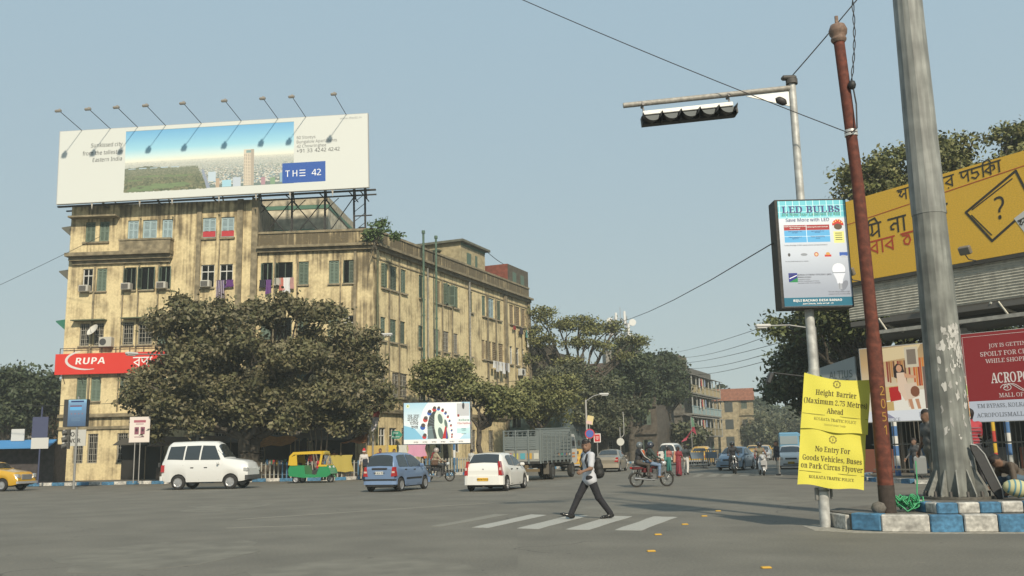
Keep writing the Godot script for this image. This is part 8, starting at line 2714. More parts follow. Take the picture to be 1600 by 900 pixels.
func build_traffic():
	car("pale blue tall hatchback seen from behind, beside the film hoarding", "car", tall_hatch(Color(0.17, 0.25, 0.40)), Vector3(-4.99, 0, -40.46), 161.5)
	car("white hatchback with a yellow number plate, seen from behind in mid road", "car", low_hatch(Color(0.70, 0.69, 0.65)), Vector3(-0.74, 0, -38.88), 163)
	truck(Vector3(1.56, 0, -52.7), 160.5)
	autorickshaw("green and yellow auto rickshaw at the kerb by the pavement stalls", Vector3(-11.4, 0, -53.8), 82, Color(0.55, 0.36, 0.02), Color(0.02, 0.22, 0.08))
	var s := saloon(Color(0.30, 0.26, 0.20), 0.4)
	car("tan metallic saloon seen from behind, right of the walking man", "car", s, Vector3(6.6, 0, -65.6), 165)
	car("yellow taxi half hidden behind the walking man and the tan saloon", "taxi", taxi(Color(0.52, 0.30, 0.02)), Vector3(4.5, 0, -70.5), 162)
	car("white boxy estate car seen from behind, up the street", "car", boxy(Color(0.62, 0.61, 0.58)), Vector3(14.0, 0, -85), 158)
	car("pale blue saloon coming towards the crossing behind a motorcyclist", "car", saloon(Color(0.22, 0.30, 0.38), 0.3), Vector3(14.5, 0, -62.6), -27)
	var ws := saloon(Color(0.60, 0.59, 0.56), 0.0)
	ws.plate = [0.42, 2.222, 0.42, Color(0.65, 0.40, 0.03), "WB 05 1732", 1]
	car("white saloon facing the crossing just left of the yellow notices", "car", ws, Vector3(18.2, 0, -63.0), -16)
	car("yellow taxi behind the grey barricade up the street", "taxi", taxi(Color(0.52, 0.30, 0.02)), Vector3(15.2, 0, -77.5), 158)
	car("yellow taxi at the far left edge, low by the kiosk", "taxi", taxi(Color(0.52, 0.30, 0.02)), Vector3(-28.2, 0, -51.2), 80)
	var van := boxy(Color(0.62, 0.62, 0.60))
	for p in van.top: p[1] *= 1.22
	for p in van.belt: p[1] *= 1.12
	for w in van.windows:
		for i in w.size(): w[i].y *= 1.2
	van.name = "van"
	car("tall white van passing below the big tree", "van", van, Vector3(-15.2, 0, -47.5), 84)
	var far := [["white car in the queue behind the barricade", Vector3(18.0, 0, -92), Color(0.6, 0.6, 0.58), 0], ["yellow taxi far up the street between the two riders", Vector3(27.5, 0, -110), Color(0.52, 0.3, 0.02), 1], ["second yellow taxi far up the street, behind the scooter rider", Vector3(31.0, 0, -118), Color(0.52, 0.3, 0.02), 1], ["silver car far up the street, right of the blue saloon", Vector3(26.0, 0, -100), Color(0.35, 0.36, 0.37), 0], ["white car behind the white saloon near the yellow notices", Vector3(23.5, 0, -76), Color(0.6, 0.6, 0.58), 0]]
	for f in far: car(f[0], "taxi" if f[3] else "car", taxi(f[2]) if f[3] else saloon(f[2], 0.1), f[1], -18)
	# a far bus and a brown lorry
	var bus := thing("bus", "far blue and white bus with its windscreen towards the crossing", "bus", Vector3(34.0, 0, -118), -18)
	var b1 := MB.new()
	b1.bev(Vector3(0, 1.75, -4), Vector3(2.4, 2.6, 9), 0.15)
	fin("body", b1, mat(0.12, 0.28, 0.42, 0.5), bus)
	var b2 := MB.new()
	b2.bev(Vector3(0, 2.1, 0.52), Vector3(2.1, 1.0, 0.06), 0.02)
	fin("windscreen", b2, mat(0.25, 0.3, 0.32, 0.1), bus)
	for sg in [-1.0, 1.0]:
		for k in 6:
			var b3 := MB.new()
			b3.bx(sg * 1.2, 1.8, -0.6 - k * 1.3, sg * 1.22, 2.6, -1.6 - k * 1.3)
			fin("side_window", b3, mat(0.03, 0.035, 0.04, 0.1), bus)
		for z in [-1.2, -6.5]: wheel(bus, Vector3(sg * 1.05, 0.48, z), 0.48, 0.28)
	var lor := thing("lorry", "far lorry with a red brown box body beside the bus", "lorry", Vector3(36.5, 0, -106), -18)
	var l1 := MB.new()
	l1.bev(Vector3(0, 2.2, -3), Vector3(2.4, 2.4, 5.5), 0.05)
	fin("box_body", l1, mat(0.2, 0.06, 0.035, 0.8), lor)
	var l2 := MB.new()
	l2.bev(Vector3(0, 1.6, 0.75), Vector3(2.2, 2.0, 1.6), 0.15)
	fin("cab", l2, mat(0.4, 0.25, 0.1, 0.6), lor)
	var l3 := MB.new()
	l3.bev(Vector3(0, 2.0, 1.56), Vector3(1.9, 0.7, 0.06), 0.02)
	fin("windscreen", l3, mat(0.03, 0.035, 0.04, 0.1), lor)
	for sg in [-1.0, 1.0]:
		for z in [-4.5, 0.6]: wheel(lor, Vector3(sg * 1.0, 0.48, z), 0.48, 0.28)

func build_people():
	var black := Color(0.016, 0.016, 0.018)
	# the man on the crossing: body, then shirt, trousers, shoes, hair and backpack as children of the figure
	var pose := {"hip": [-22, 31], "knee": [14, 4], "foot": [-10, 16], "spread": [2, 2], "sh": [16, -18], "el": [62, 26], "out": [12, 14], "in": [0, 0], "lean": 3, "look": 42, "nod": 2, "twist": 12, "curl": [44.0, 34.0], "tilt": 0.0}
	var look := {"shirt": Color(0.46, 0.47, 0.50), "pants": Color(0.018, 0.019, 0.021), "fat": 0.9, "sleeve": 1, "shoe": Color(0.022, 0.02, 0.02)}
	var j := joints(pose)
	var m := person("young man in a grey shirt and black trousers striding over the crossing with a backpack", Vector3(1.66, 0, -21.62), -78, 1.80, pose, look, "", 0.015)
	var lift: Transform3D = m.get_meta("lift")
	var add := func(n: String, bones: Array, c: Color, k := 0.03, cell := 0.012, rough := 0.8):
		var st := SurfaceTool.new()
		st.begin(Mesh.PRIMITIVE_TRIANGLES)
		var cols := []
		for b in bones: cols.append(c)
		Field.new(bones, cell, k).into(st, cols, lift)
		st.generate_normals()
		put(n, st.commit(), vcmat(rough), m)
	var up: Basis = j.up
	var X := up * Vector3.RIGHT
	var sh := [[X * -0.085 - UP * 0.05, X * 0.085 - UP * 0.05, 0.122, 0.122], [X * -0.075 + UP * 0.05, X * 0.075 + UP * 0.05, 0.108, 0.108], [j.belly - X * 0.065, j.belly + X * 0.065, 0.102, 0.102], [j.chest - X * 0.095, j.chest + X * 0.095, 0.11, 0.11], [j.sho0 - X * 0.03, j.sho1 + X * 0.03, 0.07, 0.07], [up * Vector3(0, 0.05, 0), j.chest, 0.1, 0.108], [up * Vector3(0, 0.47, 0), j.neck + up * Vector3(0, 0.005, 0), 0.075, 0.062]]
	for k in 2:
		sh.append([j["sho%d" % k], j["sho%d" % k].lerp(j["elb%d" % k], 0.8), 0.068, 0.066])
		var tr := [[j["hip%d" % k] + UP * 0.02, j["knee%d" % k], 0.102, 0.076], [j["knee%d" % k], j["ank%d" % k] + UP * 0.0, 0.074, 0.063]]
		tr.append([X * (0.05 if k == 0 else -0.05) + UP * 0.0, j["hip%d" % k], 0.1, 0.1])
		add.call("trouser_leg", tr, look.pants, 0.03, 0.013, 0.85)
		add.call("shoe", [[j["heel%d" % k], j["toe%d" % k], 0.045, 0.034], [j["ank%d" % k], j["heel%d" % k] + Vector3(0, 0.0, 0.05), 0.045, 0.046], [j["toe%d" % k], j["toe%d" % k] + (j["toe%d" % k] - j["heel%d" % k]).normalized() * 0.06, 0.034, 0.022]], Color(0.014, 0.013, 0.013), 0.03, 0.009, 0.25)
	add.call("shirt", sh, look.shirt, 0.045, 0.013, 0.85)
	add.call("collar", [[up * Vector3(-0.05, 0.53, 0.02), up * Vector3(0.05, 0.53, 0.02), 0.045, 0.045], [up * Vector3(-0.05, 0.52, -0.03), up * Vector3(0.05, 0.52, -0.03), 0.045, 0.045]], Color(0.20, 0.27, 0.42), 0.02, 0.01)
	var hb: Basis = j.hb
	var hr := []
	for q in [[0, 0.085, -0.02, 0.086], [0.03, 0.115, 0.02, 0.052], [-0.035, 0.112, 0.022, 0.052], [0, 0.05, -0.055, 0.082], [0.062, 0.06, -0.025, 0.042], [-0.062, 0.06, -0.025, 0.042], [0.0, 0.128, 0.035, 0.042], [0, 0.0, -0.075, 0.055]]: hr.append([j.head + hb * Vector3(q[0], q[1], q[2]), j.head + hb * Vector3(q[0], q[1] - 0.015, q[2] - 0.01), q[3], q[3]])
	add.call("hair", hr, Color(0.012, 0.010, 0.009), 0.025, 0.009, 0.55)
	add.call("beard", [[j.head + hb * Vector3(-0.045, -0.075, 0.045), j.head + hb * Vector3(0, -0.1, 0.07), 0.03, 0.03], [j.head + hb * Vector3(0.045, -0.075, 0.045), j.head + hb * Vector3(0, -0.1, 0.07), 0.03, 0.03]], Color(0.05, 0.03, 0.02), 0.02, 0.008)
	for e in [-1.0, 1.0]:
		var eb := MB.new(lift)
		eb.tube(j.head + hb * Vector3(0.015 * e, 0.034, 0.096), j.head + hb * Vector3(0.05 * e, 0.036, 0.082), 0.006, 0.005, 6)
		fin("eyebrow", eb, mat(0.015, 0.012, 0.01, 0.8), m)
	var mo := MB.new(lift)
	mo.tube(j.head + hb * Vector3(-0.022, -0.06, 0.086), j.head + hb * Vector3(0.022, -0.06, 0.086), 0.0075, 0.0075, 6)
	fin("mouth", mo, mat(0.2, 0.07, 0.05, 0.6), m)
	var bag := thing("backpack", "black backpack on the striding man's back", "backpack", Vector3(1.66, 0, -21.62), -78)
	var st := SurfaceTool.new()
	st.begin(Mesh.PRIMITIVE_TRIANGLES)
	var bb := [[up * Vector3(-0.09, 0.34, -0.19), up * Vector3(0.09, 0.34, -0.19), 0.08, 0.08], [up * Vector3(-0.09, 0.22, -0.2), up * Vector3(0.09, 0.22, -0.2), 0.1, 0.1], [up * Vector3(-0.09, 0.08, -0.21), up * Vector3(0.09, 0.08, -0.21), 0.11, 0.11], [up * Vector3(0, 0.14, -0.27), up * Vector3(0, 0.05, -0.26), 0.08, 0.08]]
	Field.new(bb, 0.015, 0.05).into(st, [black, black, black, black], lift)
	st.generate_normals()
	put("sack", st.commit(), vcmat(0.7), bag)
	for s in [-1.0, 1.0]:
		var sp := MB.new(lift)
		sp.soft()
		var pts := [up * Vector3(0.12 * s, 0.47, -0.13), up * Vector3(0.125 * s, 0.525, -0.03), up * Vector3(0.125 * s, 0.5, 0.075), up * Vector3(0.13 * s, 0.37, 0.13), up * Vector3(0.145 * s, 0.2, 0.09), up * Vector3(0.15 * s, 0.1, -0.1)]
		for k in pts.size() - 1: sp.box((pts[k] + pts[k + 1]) / 2, Vector3(0.05, 0.014, pts[k].distance_to(pts[k + 1]) + 0.01), Basis.looking_at(pts[k + 1] - pts[k], up * Vector3(0.3 * s, 0.5, 1)))
		fin("strap", sp, mat(0.018, 0.018, 0.02, 0.8), bag)
	# two men on the red motorcycle
	var ride := {"hip": [78, 78], "knee": [84, 84], "foot": [8, 8], "spread": [14, 14], "sh": [42, 42], "el": [30, 30], "out": [16, 16], "in": [12, 12], "lean": 10, "nod": -2}
	var mc := motorcycle("red and black motorcycle with two helmeted riders crossing in mid road", Vector3(5.45, 0, -38.4), 102, Color(0.10, 0.01, 0.012))
	var fw := Basis(UP, deg_to_rad(102))
	var r1p := ride.duplicate()
	r1p.seat = 0.96
	var r1 := person("rider in a dark jacket and blue jeans steering the red motorcycle", Vector3(5.45, 0, -38.4) + fw * Vector3(0, 0, -0.12), 102, 1.74, r1p, {"shirt": Color(0.03, 0.045, 0.04), "sleeve": 2, "pants": Color(0.13, 0.19, 0.29), "shoe": Color(0.16, 0.09, 0.045), "nohair": 1}, "", 0.026)
	helmet(r1, Color(0.03, 0.035, 0.05))
	var r2p := ride.duplicate()
	r2p.seat = 1.0
	r2p.sh = [36, 36]
	r2p.look = 12
	var r2 := person("pillion rider in a black jacket with white stripes on the red motorcycle", Vector3(5.45, 0, -38.4) + fw * Vector3(0, 0, -0.58), 102, 1.7, r2p, {"shirt": Color(0.022, 0.022, 0.024), "sleeve": 2, "pants": Color(0.05, 0.04, 0.032), "nohair": 1}, "", 0.026)
	helmet(r2, Color(0.11, 0.125, 0.13))
	var jl: Transform3D = r2.get_meta("lift")
	var rj: Dictionary = r2.get_meta("j")
	for k in 2:
		var sb := MB.new(jl)
		var off: Vector3 = Vector3(0.052 * (1 - 2 * k), 0.02, 0.01)
		sb.tube(rj["sho%d" % k] + off, rj["elb%d" % k] + off, 0.014, 0.014, 6).tube(rj["elb%d" % k] + off, rj["wri%d" % k] + off * 0.8, 0.014, 0.012, 6)
		fin("sleeve_stripe", sb, mat(0.55, 0.53, 0.48, 0.8), r2)
	var sk := MB.new(jl)
	sk.bev(rj.chest + Vector3(0, -0.02, 0.19), Vector3(0.24, 0.3, 0.1), 0.04)
	fin("orange_bundle", sk, mat(0.55, 0.12, 0.04, 0.8), r2)
	# the man on the motorcycle heading right beyond the blue hatchback
	motorcycle("dark motorcycle ridden away to the right just beyond the blue hatchback", Vector3(-4.1, 0, -50.6), 118, Color(0.03, 0.03, 0.035))
	var fw2 := Basis(UP, deg_to_rad(118))
	var r3p := ride.duplicate()
	r3p.seat = 0.96
	var r3 := person("rider in a beige jacket with a brown bag beyond the blue hatchback", Vector3(-4.1, 0, -50.6) + fw2 * Vector3(0, 0, -0.25), 118, 1.74, r3p, {"shirt": Color(0.30, 0.25, 0.17), "sleeve": 2, "pants": Color(0.03, 0.03, 0.03), "nohair": 1}, "", 0.03)
	helmet(r3, Color(0.35, 0.3, 0.27), false)
	var bl: Transform3D = r3.get_meta("lift")
	var hb3 := MB.new(bl)
	hb3.bev(Vector3(-0.24, 0.05, -0.08), Vector3(0.14, 0.3, 0.38), 0.05)
	fin("shoulder_bag", hb3, mat(0.09, 0.05, 0.03, 0.7), r3)
	# riders coming towards the crossing
	motorcycle("black motorcycle with its lamp lit, coming towards the far crossing", Vector3(12.36, 0, -54.0), -8, Color(0.025, 0.025, 0.028))
	var r4p := ride.duplicate()
	r4p.seat = 0.95
	var r4 := person("rider all in black on the black motorcycle at the far crossing", Vector3(12.36, 0, -54.25), -8, 1.76, r4p, {"shirt": Color(0.018, 0.018, 0.02), "sleeve": 2, "pants": Color(0.022, 0.022, 0.025), "nohair": 1}, "", 0.03)
	helmet(r4, Color(0.02, 0.02, 0.022))
	motorcycle("silver and black scooter coming over the far crossing", Vector3(12.8, 0, -49.7), -6, Color(0.42, 0.42, 0.42), "", true)
	var r5p := ride.duplicate()
	r5p.seat = 0.93
	r5p.knee = [80, 80]
	var r5 := person("rider in an olive waistcoat on the silver scooter", Vector3(12.8, 0, -49.95), -6, 1.7, r5p, {"shirt": Color(0.15, 0.135, 0.09), "sleeve": 0, "pants": Color(0.03, 0.03, 0.032), "nohair": 1}, "", 0.03)
	helmet(r5, Color(0.025, 0.02, 0.02))
	motorcycle("motorcycle seen from behind just in front of the white estate car", Vector3(12.5, 0, -78.5), 158, Color(0.03, 0.03, 0.035))
	var r6p := ride.duplicate()
	r6p.seat = 0.95
	var r6 := person("rider in black seen from behind in front of the white estate car", Vector3(12.42, 0, -78.3), 158, 1.74, r6p, {"shirt": Color(0.02, 0.02, 0.022), "sleeve": 2, "pants": Color(0.03, 0.03, 0.03), "nohair": 1}, "", 0.032)
	helmet(r6, Color(0.1, 0.1, 0.11), false)
	var stand := {"hip": [5, -5], "knee": [4, 8]}
	var walk := {"hip": [20, -18], "knee": [6, 16], "foot": [8, -8], "sh": [-14, 16], "el": [20, 28]}
	person("man in a dark navy jacket and pale trousers standing on the far crossing", Vector3(13.5, 0, -49.1), -80, 1.72, {"hip": [3, -6], "knee": [3, 4], "sh": [4, 4], "el": [12, 12]}, {"shirt": Color(0.014, 0.018, 0.028), "sleeve": 2, "pants": Color(0.42, 0.40, 0.36), "hem": 0.12}, "", 0.026)
	person("woman in a maroon sari with a pale border walking up the road", Vector3(8.8, 0, -51.6), 150, 1.58, walk, {"shirt": Color(0.20, 0.02, 0.03), "pants": Color(0.19, 0.018, 0.03), "skirt": 0.2, "drape": 1, "accent": Color(0.42, 0.22, 0.14), "bun": 1}, "", 0.028)
	person("woman in a teal skirt and patterned blouse left of the maroon sari", Vector3(9.55, 0, -59.5), 165, 1.58, walk, {"shirt": Color(0.3, 0.1, 0.09), "pants": Color(0.02, 0.14, 0.12), "skirt": 0.19, "drape": 1, "accent": Color(0.04, 0.2, 0.17), "bun": 1}, "", 0.03)
	person("man in white trousers half hidden behind the maroon sari", Vector3(9.5, 0, -53.2), 160, 1.68, walk, {"shirt": Color(0.06, 0.07, 0.07), "sleeve": 2, "pants": Color(0.5, 0.48, 0.44)}, "", 0.03)
	var santa := person("man in a red and white cap with a dark bag at the kerb", Vector3(-9.1, 0, -57.0), 20, 1.76, stand, {"shirt": Color(0.5, 0.47, 0.45), "sleeve": 2, "pants": Color(0.36, 0.28, 0.18), "hair": Color(0.4, 0.02, 0.02)}, "", 0.03)
	var sj: Dictionary = santa.get_meta("j")
	var sl: Transform3D = santa.get_meta("lift")
	var cp := MB.new(sl)
	cp.lathe([[0.112, 0.0], [0.11, 0.04]], 16, sj.head + Vector3(0, 0.03, 0))
	fin("cap_brim", cp, mat(0.65, 0.63, 0.6, 0.9), santa)
	var cq := MB.new(sl)
	cq.lathe([[0.108, 0.0], [0.09, 0.08], [0.05, 0.15], [0.0, 0.19]], 14, sj.head + Vector3(0, 0.07, 0))
	fin("cap", cq, mat(0.45, 0.02, 0.025, 0.9), santa)
	var sbg := MB.new(sl)
	sbg.bev(Vector3(0.05, 0.05, 0.2), Vector3(0.3, 0.45, 0.14), 0.04)
	fin("bag", sbg, mat(0.015, 0.018, 0.03, 0.8), santa)
	var ped := [["woman in a red wrap on the pavement right of the man in the red cap", Vector3(-8.4, 0.16, -58.9), 30, Color(0.28, 0.04, 0.04), Color(0.2, 0.05, 0.04)], ["man with dark hair behind the blue hatchback by the yellow cloths", Vector3(-7.7, 0.16, -60.3), 10, Color(0.2, 0.18, 0.14), Color(0.05, 0.05, 0.06)], ["man in orange by the film hoarding's left post", Vector3(-6.0, 0.16, -62.2), 60, Color(0.55, 0.13, 0.03), Color(0.06, 0.05, 0.05)], ["man in a red checked shirt between the hoarding posts", Vector3(-5.3, 0.16, -62.6), -40, Color(0.3, 0.04, 0.05), Color(0.04, 0.04, 0.06)], ["man in a pale shirt walking along the kerb left of the truck", Vector3(-2.9, 0.0, -62.3), 150, Color(0.45, 0.45, 0.42), Color(0.08, 0.08, 0.09)], ["shopkeeper in brown under the black tarpaulin", Vector3(-12.2, 0.16, -61.3), 0, Color(0.12, 0.07, 0.04), Color(0.05, 0.05, 0.05)], ["woman in orange at the stalls beside the auto rickshaw", Vector3(-11.3, 0.16, -59.2), 190, Color(0.4, 0.16, 0.05), Color(0.3, 0.1, 0.04)], ["man in a dark red shirt at the stalls behind the auto rickshaw", Vector3(-12.6, 0.16, -58.9), 170, Color(0.25, 0.03, 0.03), Color(0.05, 0.05, 0.06)],
		["man in white by the parked cars at the foot of the far trees", Vector3(11.6, 0.0, -88.0), 150, Color(0.5, 0.5, 0.48), Color(0.06, 0.06, 0.07)], ["woman in pink on the far left pavement behind the saris", Vector3(13.3, 0.0, -95.0), 170, Color(0.4, 0.12, 0.16), Color(0.3, 0.1, 0.12)], ["man in yellow on the far left pavement by the flag", Vector3(17.2, 0.0, -102.0), 20, Color(0.5, 0.32, 0.05), Color(0.1, 0.06, 0.05)], ["man in blue beyond the barricade", Vector3(16.9, 0.0, -88.0), -20, Color(0.1, 0.16, 0.3), Color(0.05, 0.05, 0.06)]]
	for i in ped.size():
		var q = ped[i]
		person(q[0], q[1], q[2], 1.66, walk if i % 2 else stand, {"shirt": q[3], "pants": q[4], "sleeve": 1 + i % 2}, "people on the pavements", 0.036)
	# at the right corner
	person("boy in a grey tee shirt standing behind the thick mast's left side", Vector3(8.62, 0.465, -19.75), -80, 1.72, {"hip": [10, -12], "knee": [4, 10], "sh": [4, 2], "el": [14, 18], "out": [12, 10]}, {"shirt": Color(0.10, 0.10, 0.095), "pants": Color(0.13, 0.125, 0.1), "sleeve": 1}, "", 0.024)
	var bm := person("man with a grey bag crossing beyond the boy in grey", Vector3(15.5, 0.0, -36.9), -70, 1.7, walk, {"shirt": Color(0.08, 0.08, 0.08), "pants": Color(0.04, 0.038, 0.036), "sleeve": 2}, "", 0.03)
	var bml: Transform3D = bm.get_meta("lift")
	var gb := MB.new(bml)
	gb.bev(Vector3(0.3, -0.25, 0.1), Vector3(0.16, 0.75, 0.6), 0.07)
	fin("bag", gb, mat(0.19, 0.2, 0.2, 0.85), bm)
	var rp := {"hip": [4, -4], "knee": [3, 3], "sh": [14, 30], "el": [60, 60], "look": 20}
	var rr := person("man in a red striped tee shirt standing right of the thick mast", Vector3(9.12, 0.465, -19.0), 175, 1.7, rp, {"shirt": Color(0.34, 0.03, 0.04), "pants": Color(0.03, 0.03, 0.035), "sleeve": 1}, "", 0.024)
	var rl: Transform3D = rr.get_meta("lift")
	for k in 6:
		var rb := MB.new(rl)
		rb.soft()
		for i in 20:
			var q := []
			for c in [[i, 0], [i + 1, 0], [i + 1, 1], [i, 1]]:
				var a: float = TAU * c[0] / 20.0
				var y: float = 0.08 + k * 0.065 + c[1] * 0.012
				q.append(Vector3(cos(a) * (0.208 if y > 0.25 else 0.19), y, sin(a) * 0.118 - 0.004))
			rb.quad(q[0], q[1], q[2], q[3])
		fin("stripe", rb, mat(0.13, 0.13, 0.15, 0.9), rr)
	person("man in a white shirt walking on the far right pavement", Vector3(21.6, 0.14, -43.1), 160, 1.72, walk, {"shirt": Color(0.52, 0.50, 0.46), "pants": Color(0.12, 0.11, 0.09), "sleeve": 1}, "", 0.03)
	person("hunched person in a brown jacket sitting on the plinth beside the thick mast", Vector3(9.72, 0.465, -18.3), -80, 1.7, {"hip": [95, 88], "knee": [120, 105], "foot": [0, 0], "spread": [8, 8], "sh": [60, 55], "el": [40, 50], "out": [14, 12], "lean": 56, "nod": 40, "seat": 0.36}, {"shirt": Color(0.075, 0.055, 0.042), "pants": Color(0.06, 0.10, 0.14), "sleeve": 2, "hem": 0.02}, "", 0.024)
	var drv := ride.duplicate()
	drv.seat = 0.75
	person("driver in a red shirt inside the green auto rickshaw", Vector3(-11.3, 0, -53.8) + Basis(UP, deg_to_rad(82)) * Vector3(0, 0, 0.1), 82, 1.65, drv, {"shirt": Color(0.4, 0.03, 0.04), "pants": Color(0.05, 0.05, 0.06)}, "", 0.034)

# ---------------------------------------------------------------- trees, farther buildings, wires
func build_trees():
	var olive := [Color(0.11, 0.104, 0.05), Color(0.135, 0.125, 0.066), Color(0.085, 0.085, 0.04), Color(0.165, 0.145, 0.085)]
	var green := [Color(0.15, 0.155, 0.06), Color(0.18, 0.175, 0.075), Color(0.12, 0.13, 0.05)]
	var dark := [Color(0.062, 0.08, 0.042), Color(0.075, 0.092, 0.048), Color(0.055, 0.07, 0.038)]
	var dusty := [Color(0.09, 0.098, 0.055), Color(0.11, 0.112, 0.068), Color(0.075, 0.084, 0.05)]
	# the big dusty tree before the corner block: lobes set by hand as its outline runs
	var bl := []
	for q in [[-6.6, 4.2, 0.2, 1.7], [-5.2, 6.0, -0.6, 1.9], [-5.8, 8.4, 0.2, 1.7], [-3.6, 8.6, 0.8, 1.9], [-3.2, 6.2, 1.6, 2.2], [-1.6, 9.0, 0.0, 1.9], [0.2, 7.2, 1.8, 2.4], [1.6, 9.2, 0.4, 1.8], [3.4, 8.8, -0.4, 1.7], [3.2, 6.4, 1.6, 2.2], [5.2, 7.4, -0.2, 1.8], [6.8, 6.2, -0.4, 1.7], [6.2, 4.6, 0.8, 1.9], [7.6, 4.4, 0.2, 1.3], [-7.6, 5.8, -0.2, 1.2], [0.0, 5.0, 1.8, 1.9], [-4.6, 4.2, 1.6, 1.6], [4.4, 4.2, 1.8, 1.7], [-1.8, 5.0, -1.6, 1.8], [2.0, 6.0, -1.8, 2.0], [-3.6, 7.2, -1.6, 1.8], [7.4, 7.6, -0.4, 1.0], [-2.0, 4.4, 2.0, 1.3], [2.2, 4.2, 2.2, 1.3], [-6.2, 3.1, 1.0, 1.3], [6.3, 3.2, 1.0, 1.3], [-3.4, 3.3, 2.4, 1.2], [3.4, 3.4, 2.4, 1.2], [0.4, 3.6, 2.8, 1.1], [-7.4, 4.4, 0.4, 1.0], [4.8, 9.4, -0.6, 0.9], [-4.8, 9.7, 0, 0.9]]:
		bl.append([Vector3(q[0] * 0.96, q[1] * 1.13 - 0.15, q[2]), Vector3(q[3], q[3] * 0.78, q[3])])
	tree("tree", "big spreading dusty tree on the pavement in front of the corner block", Vector3(-16.1, 0.16, -58.4), 2.6, 0.42, bl, 62000, 0.29, olive, "", 9, 0.27, 3)
	var ts := thing("tree", "slender many stemmed young tree behind the auto rickshaw", "tree", Vector3(-12.2, 0.16, -58.6))
	var tb := MB.new()
	for k in 4: limb(tb, Vector3(0.1 * k, 0, 0), Vector3(-0.7 + 0.5 * k, 3.8, 0.2), 0.06, 0.03, 0.08)
	fin("trunk", tb, mat(0.16, 0.13, 0.10, 0.9), ts)
	put("crown", crown_mesh([[Vector3(-0.3, 4.2, 0.2), Vector3(1.0, 0.6, 0.7)], [Vector3(0.7, 4.0, 0.2), Vector3(0.8, 0.5, 0.7)]], 1200, 0.28, olive, 6, 0.25), vcmat(0.55, {"back": 0.35}), ts)
	# street trees going away to the right
	tree("tree", "light green tree rising behind the film hoarding", Vector3(-4.9, 0.16, -66.5), 4.6, 0.18, lobes(Vector3(0.2, 7.0, 0), Vector3(1.9, 0.8, 1.3), 12, 0.75, 0.5) + lobes(Vector3(-1.3, 6.0, 0.2), Vector3(0.7, 0.5, 0.8), 4, 0.6, 0.5), 6500, 0.26, green, "street trees", 7, 0.3)
	tree("tree", "leaning dark stemmed green tree right of the film hoarding", Vector3(-2.5, 0.16, -66.0), 3.0, 0.2, lobes(Vector3(0.6, 5.0, 0.3), Vector3(2.3, 0.9, 1.4), 13, 0.8, 0.55) + lobes(Vector3(2.2, 4.3, 0.4), Vector3(0.8, 0.6, 0.8), 4, 0.8), 10000, 0.26, green, "street trees", 7, 0.3)
	tree("tree", "round green tree above the truck's slatted body", Vector3(1.8, 0.16, -78.0), 3.0, 0.25, lobes(Vector3(0.6, 5.5, 0), Vector3(2.6, 2.0, 1.8), 16, 1.3), 19000, 0.27, green, "street trees", 7, 0.32)
	var fl := []
	for q in [[-4.6, 13.5, 0, 1.5], [-3.2, 15.0, 0, 1.5], [-5.4, 12.2, 0, 1.1], [-1.5, 14.0, 0.5, 1.4], [0.4, 14.0, 0, 1.4], [2.2, 13.4, 0, 1.4], [3.9, 13.6, 0, 1.2], [5.0, 12.2, 0, 1.1], [6.2, 12.0, 0, 0.8], [0.8, 12.0, 0.6, 1.3], [-2.6, 12.2, 0.8, 1.4], [2.8, 11.6, 0.5, 1.2], [-4.2, 10.6, 0.6, 1.3], [-0.6, 10.2, 0.8, 1.3], [4.4, 10.7, 0, 0.9], [-5.8, 14.2, -0.4, 0.9]]:
		fl.append([Vector3(q[0], q[1] - 0.6, q[2]), Vector3(q[3], q[3] * 0.42, q[3])])
	tree("tree", "tall open flat topped tree with sky showing through, behind the far end of the block", Vector3(6.0, 0.16, -90.0), 6.0, 0.34, fl, 12000, 0.28, green, "street trees", 6, 0.34)
	tree("tree", "dense bush like tree filling the gap behind the truck's cab", Vector3(5.0, 0.16, -86.0), 2.6, 0.28, lobes(Vector3(0.5, 6.0, 0), Vector3(2.6, 3.2, 2.0), 20, 1.4), 22000, 0.3, dusty, "street trees", 7, 0.34)
	tree("tree", "dark dense tree between the open topped tree and the balconied house", Vector3(12.4, 0.16, -101.0), 2.8, 0.4, lobes(Vector3(-0.6, 8.4, 0), Vector3(3.6, 3.8, 2.4), 24, 1.6), 24000, 0.36, dark, "street trees", 7, 0.4)
	tree("tree", "dark tree leaning over the balconied house's left wall", Vector3(17.2, 0.16, -110.0), 3.0, 0.4, lobes(Vector3(-0.2, 8.6, 0), Vector3(2.8, 3.8, 2.4), 20, 1.6), 20000, 0.38, dark, "street trees", 7, 0.4)
	tree("tree", "lower brownish tree above the tan saloon", Vector3(9.0, 0.16, -94.0), 2.4, 0.3, lobes(Vector3(0, 4.8, 0), Vector3(3.4, 1.6, 2.0), 16, 1.2), 15000, 0.32, dusty, "street trees", 7, 0.36)
	tree("palm_like_shrub", "small feathery tree beside the red and green flag", Vector3(20.0, 0.16, -110.0), 1.5, 0.15, lobes(Vector3(0, 3.4, 0), Vector3(1.6, 1.2, 1.2), 8, 0.9), 4000, 0.5, dusty, "street trees", 8, 0.5)
	# left edge
	tree("tree", "dark green tree at the left edge beyond the cream block", Vector3(-47.5, 0.16, -88.0), 3.5, 0.5, lobes(Vector3(0, 7.2, 0), Vector3(5.0, 3.4, 3.0), 22, 2.0), 20000, 0.42, dark, "trees at the left edge", 7, 0.5)
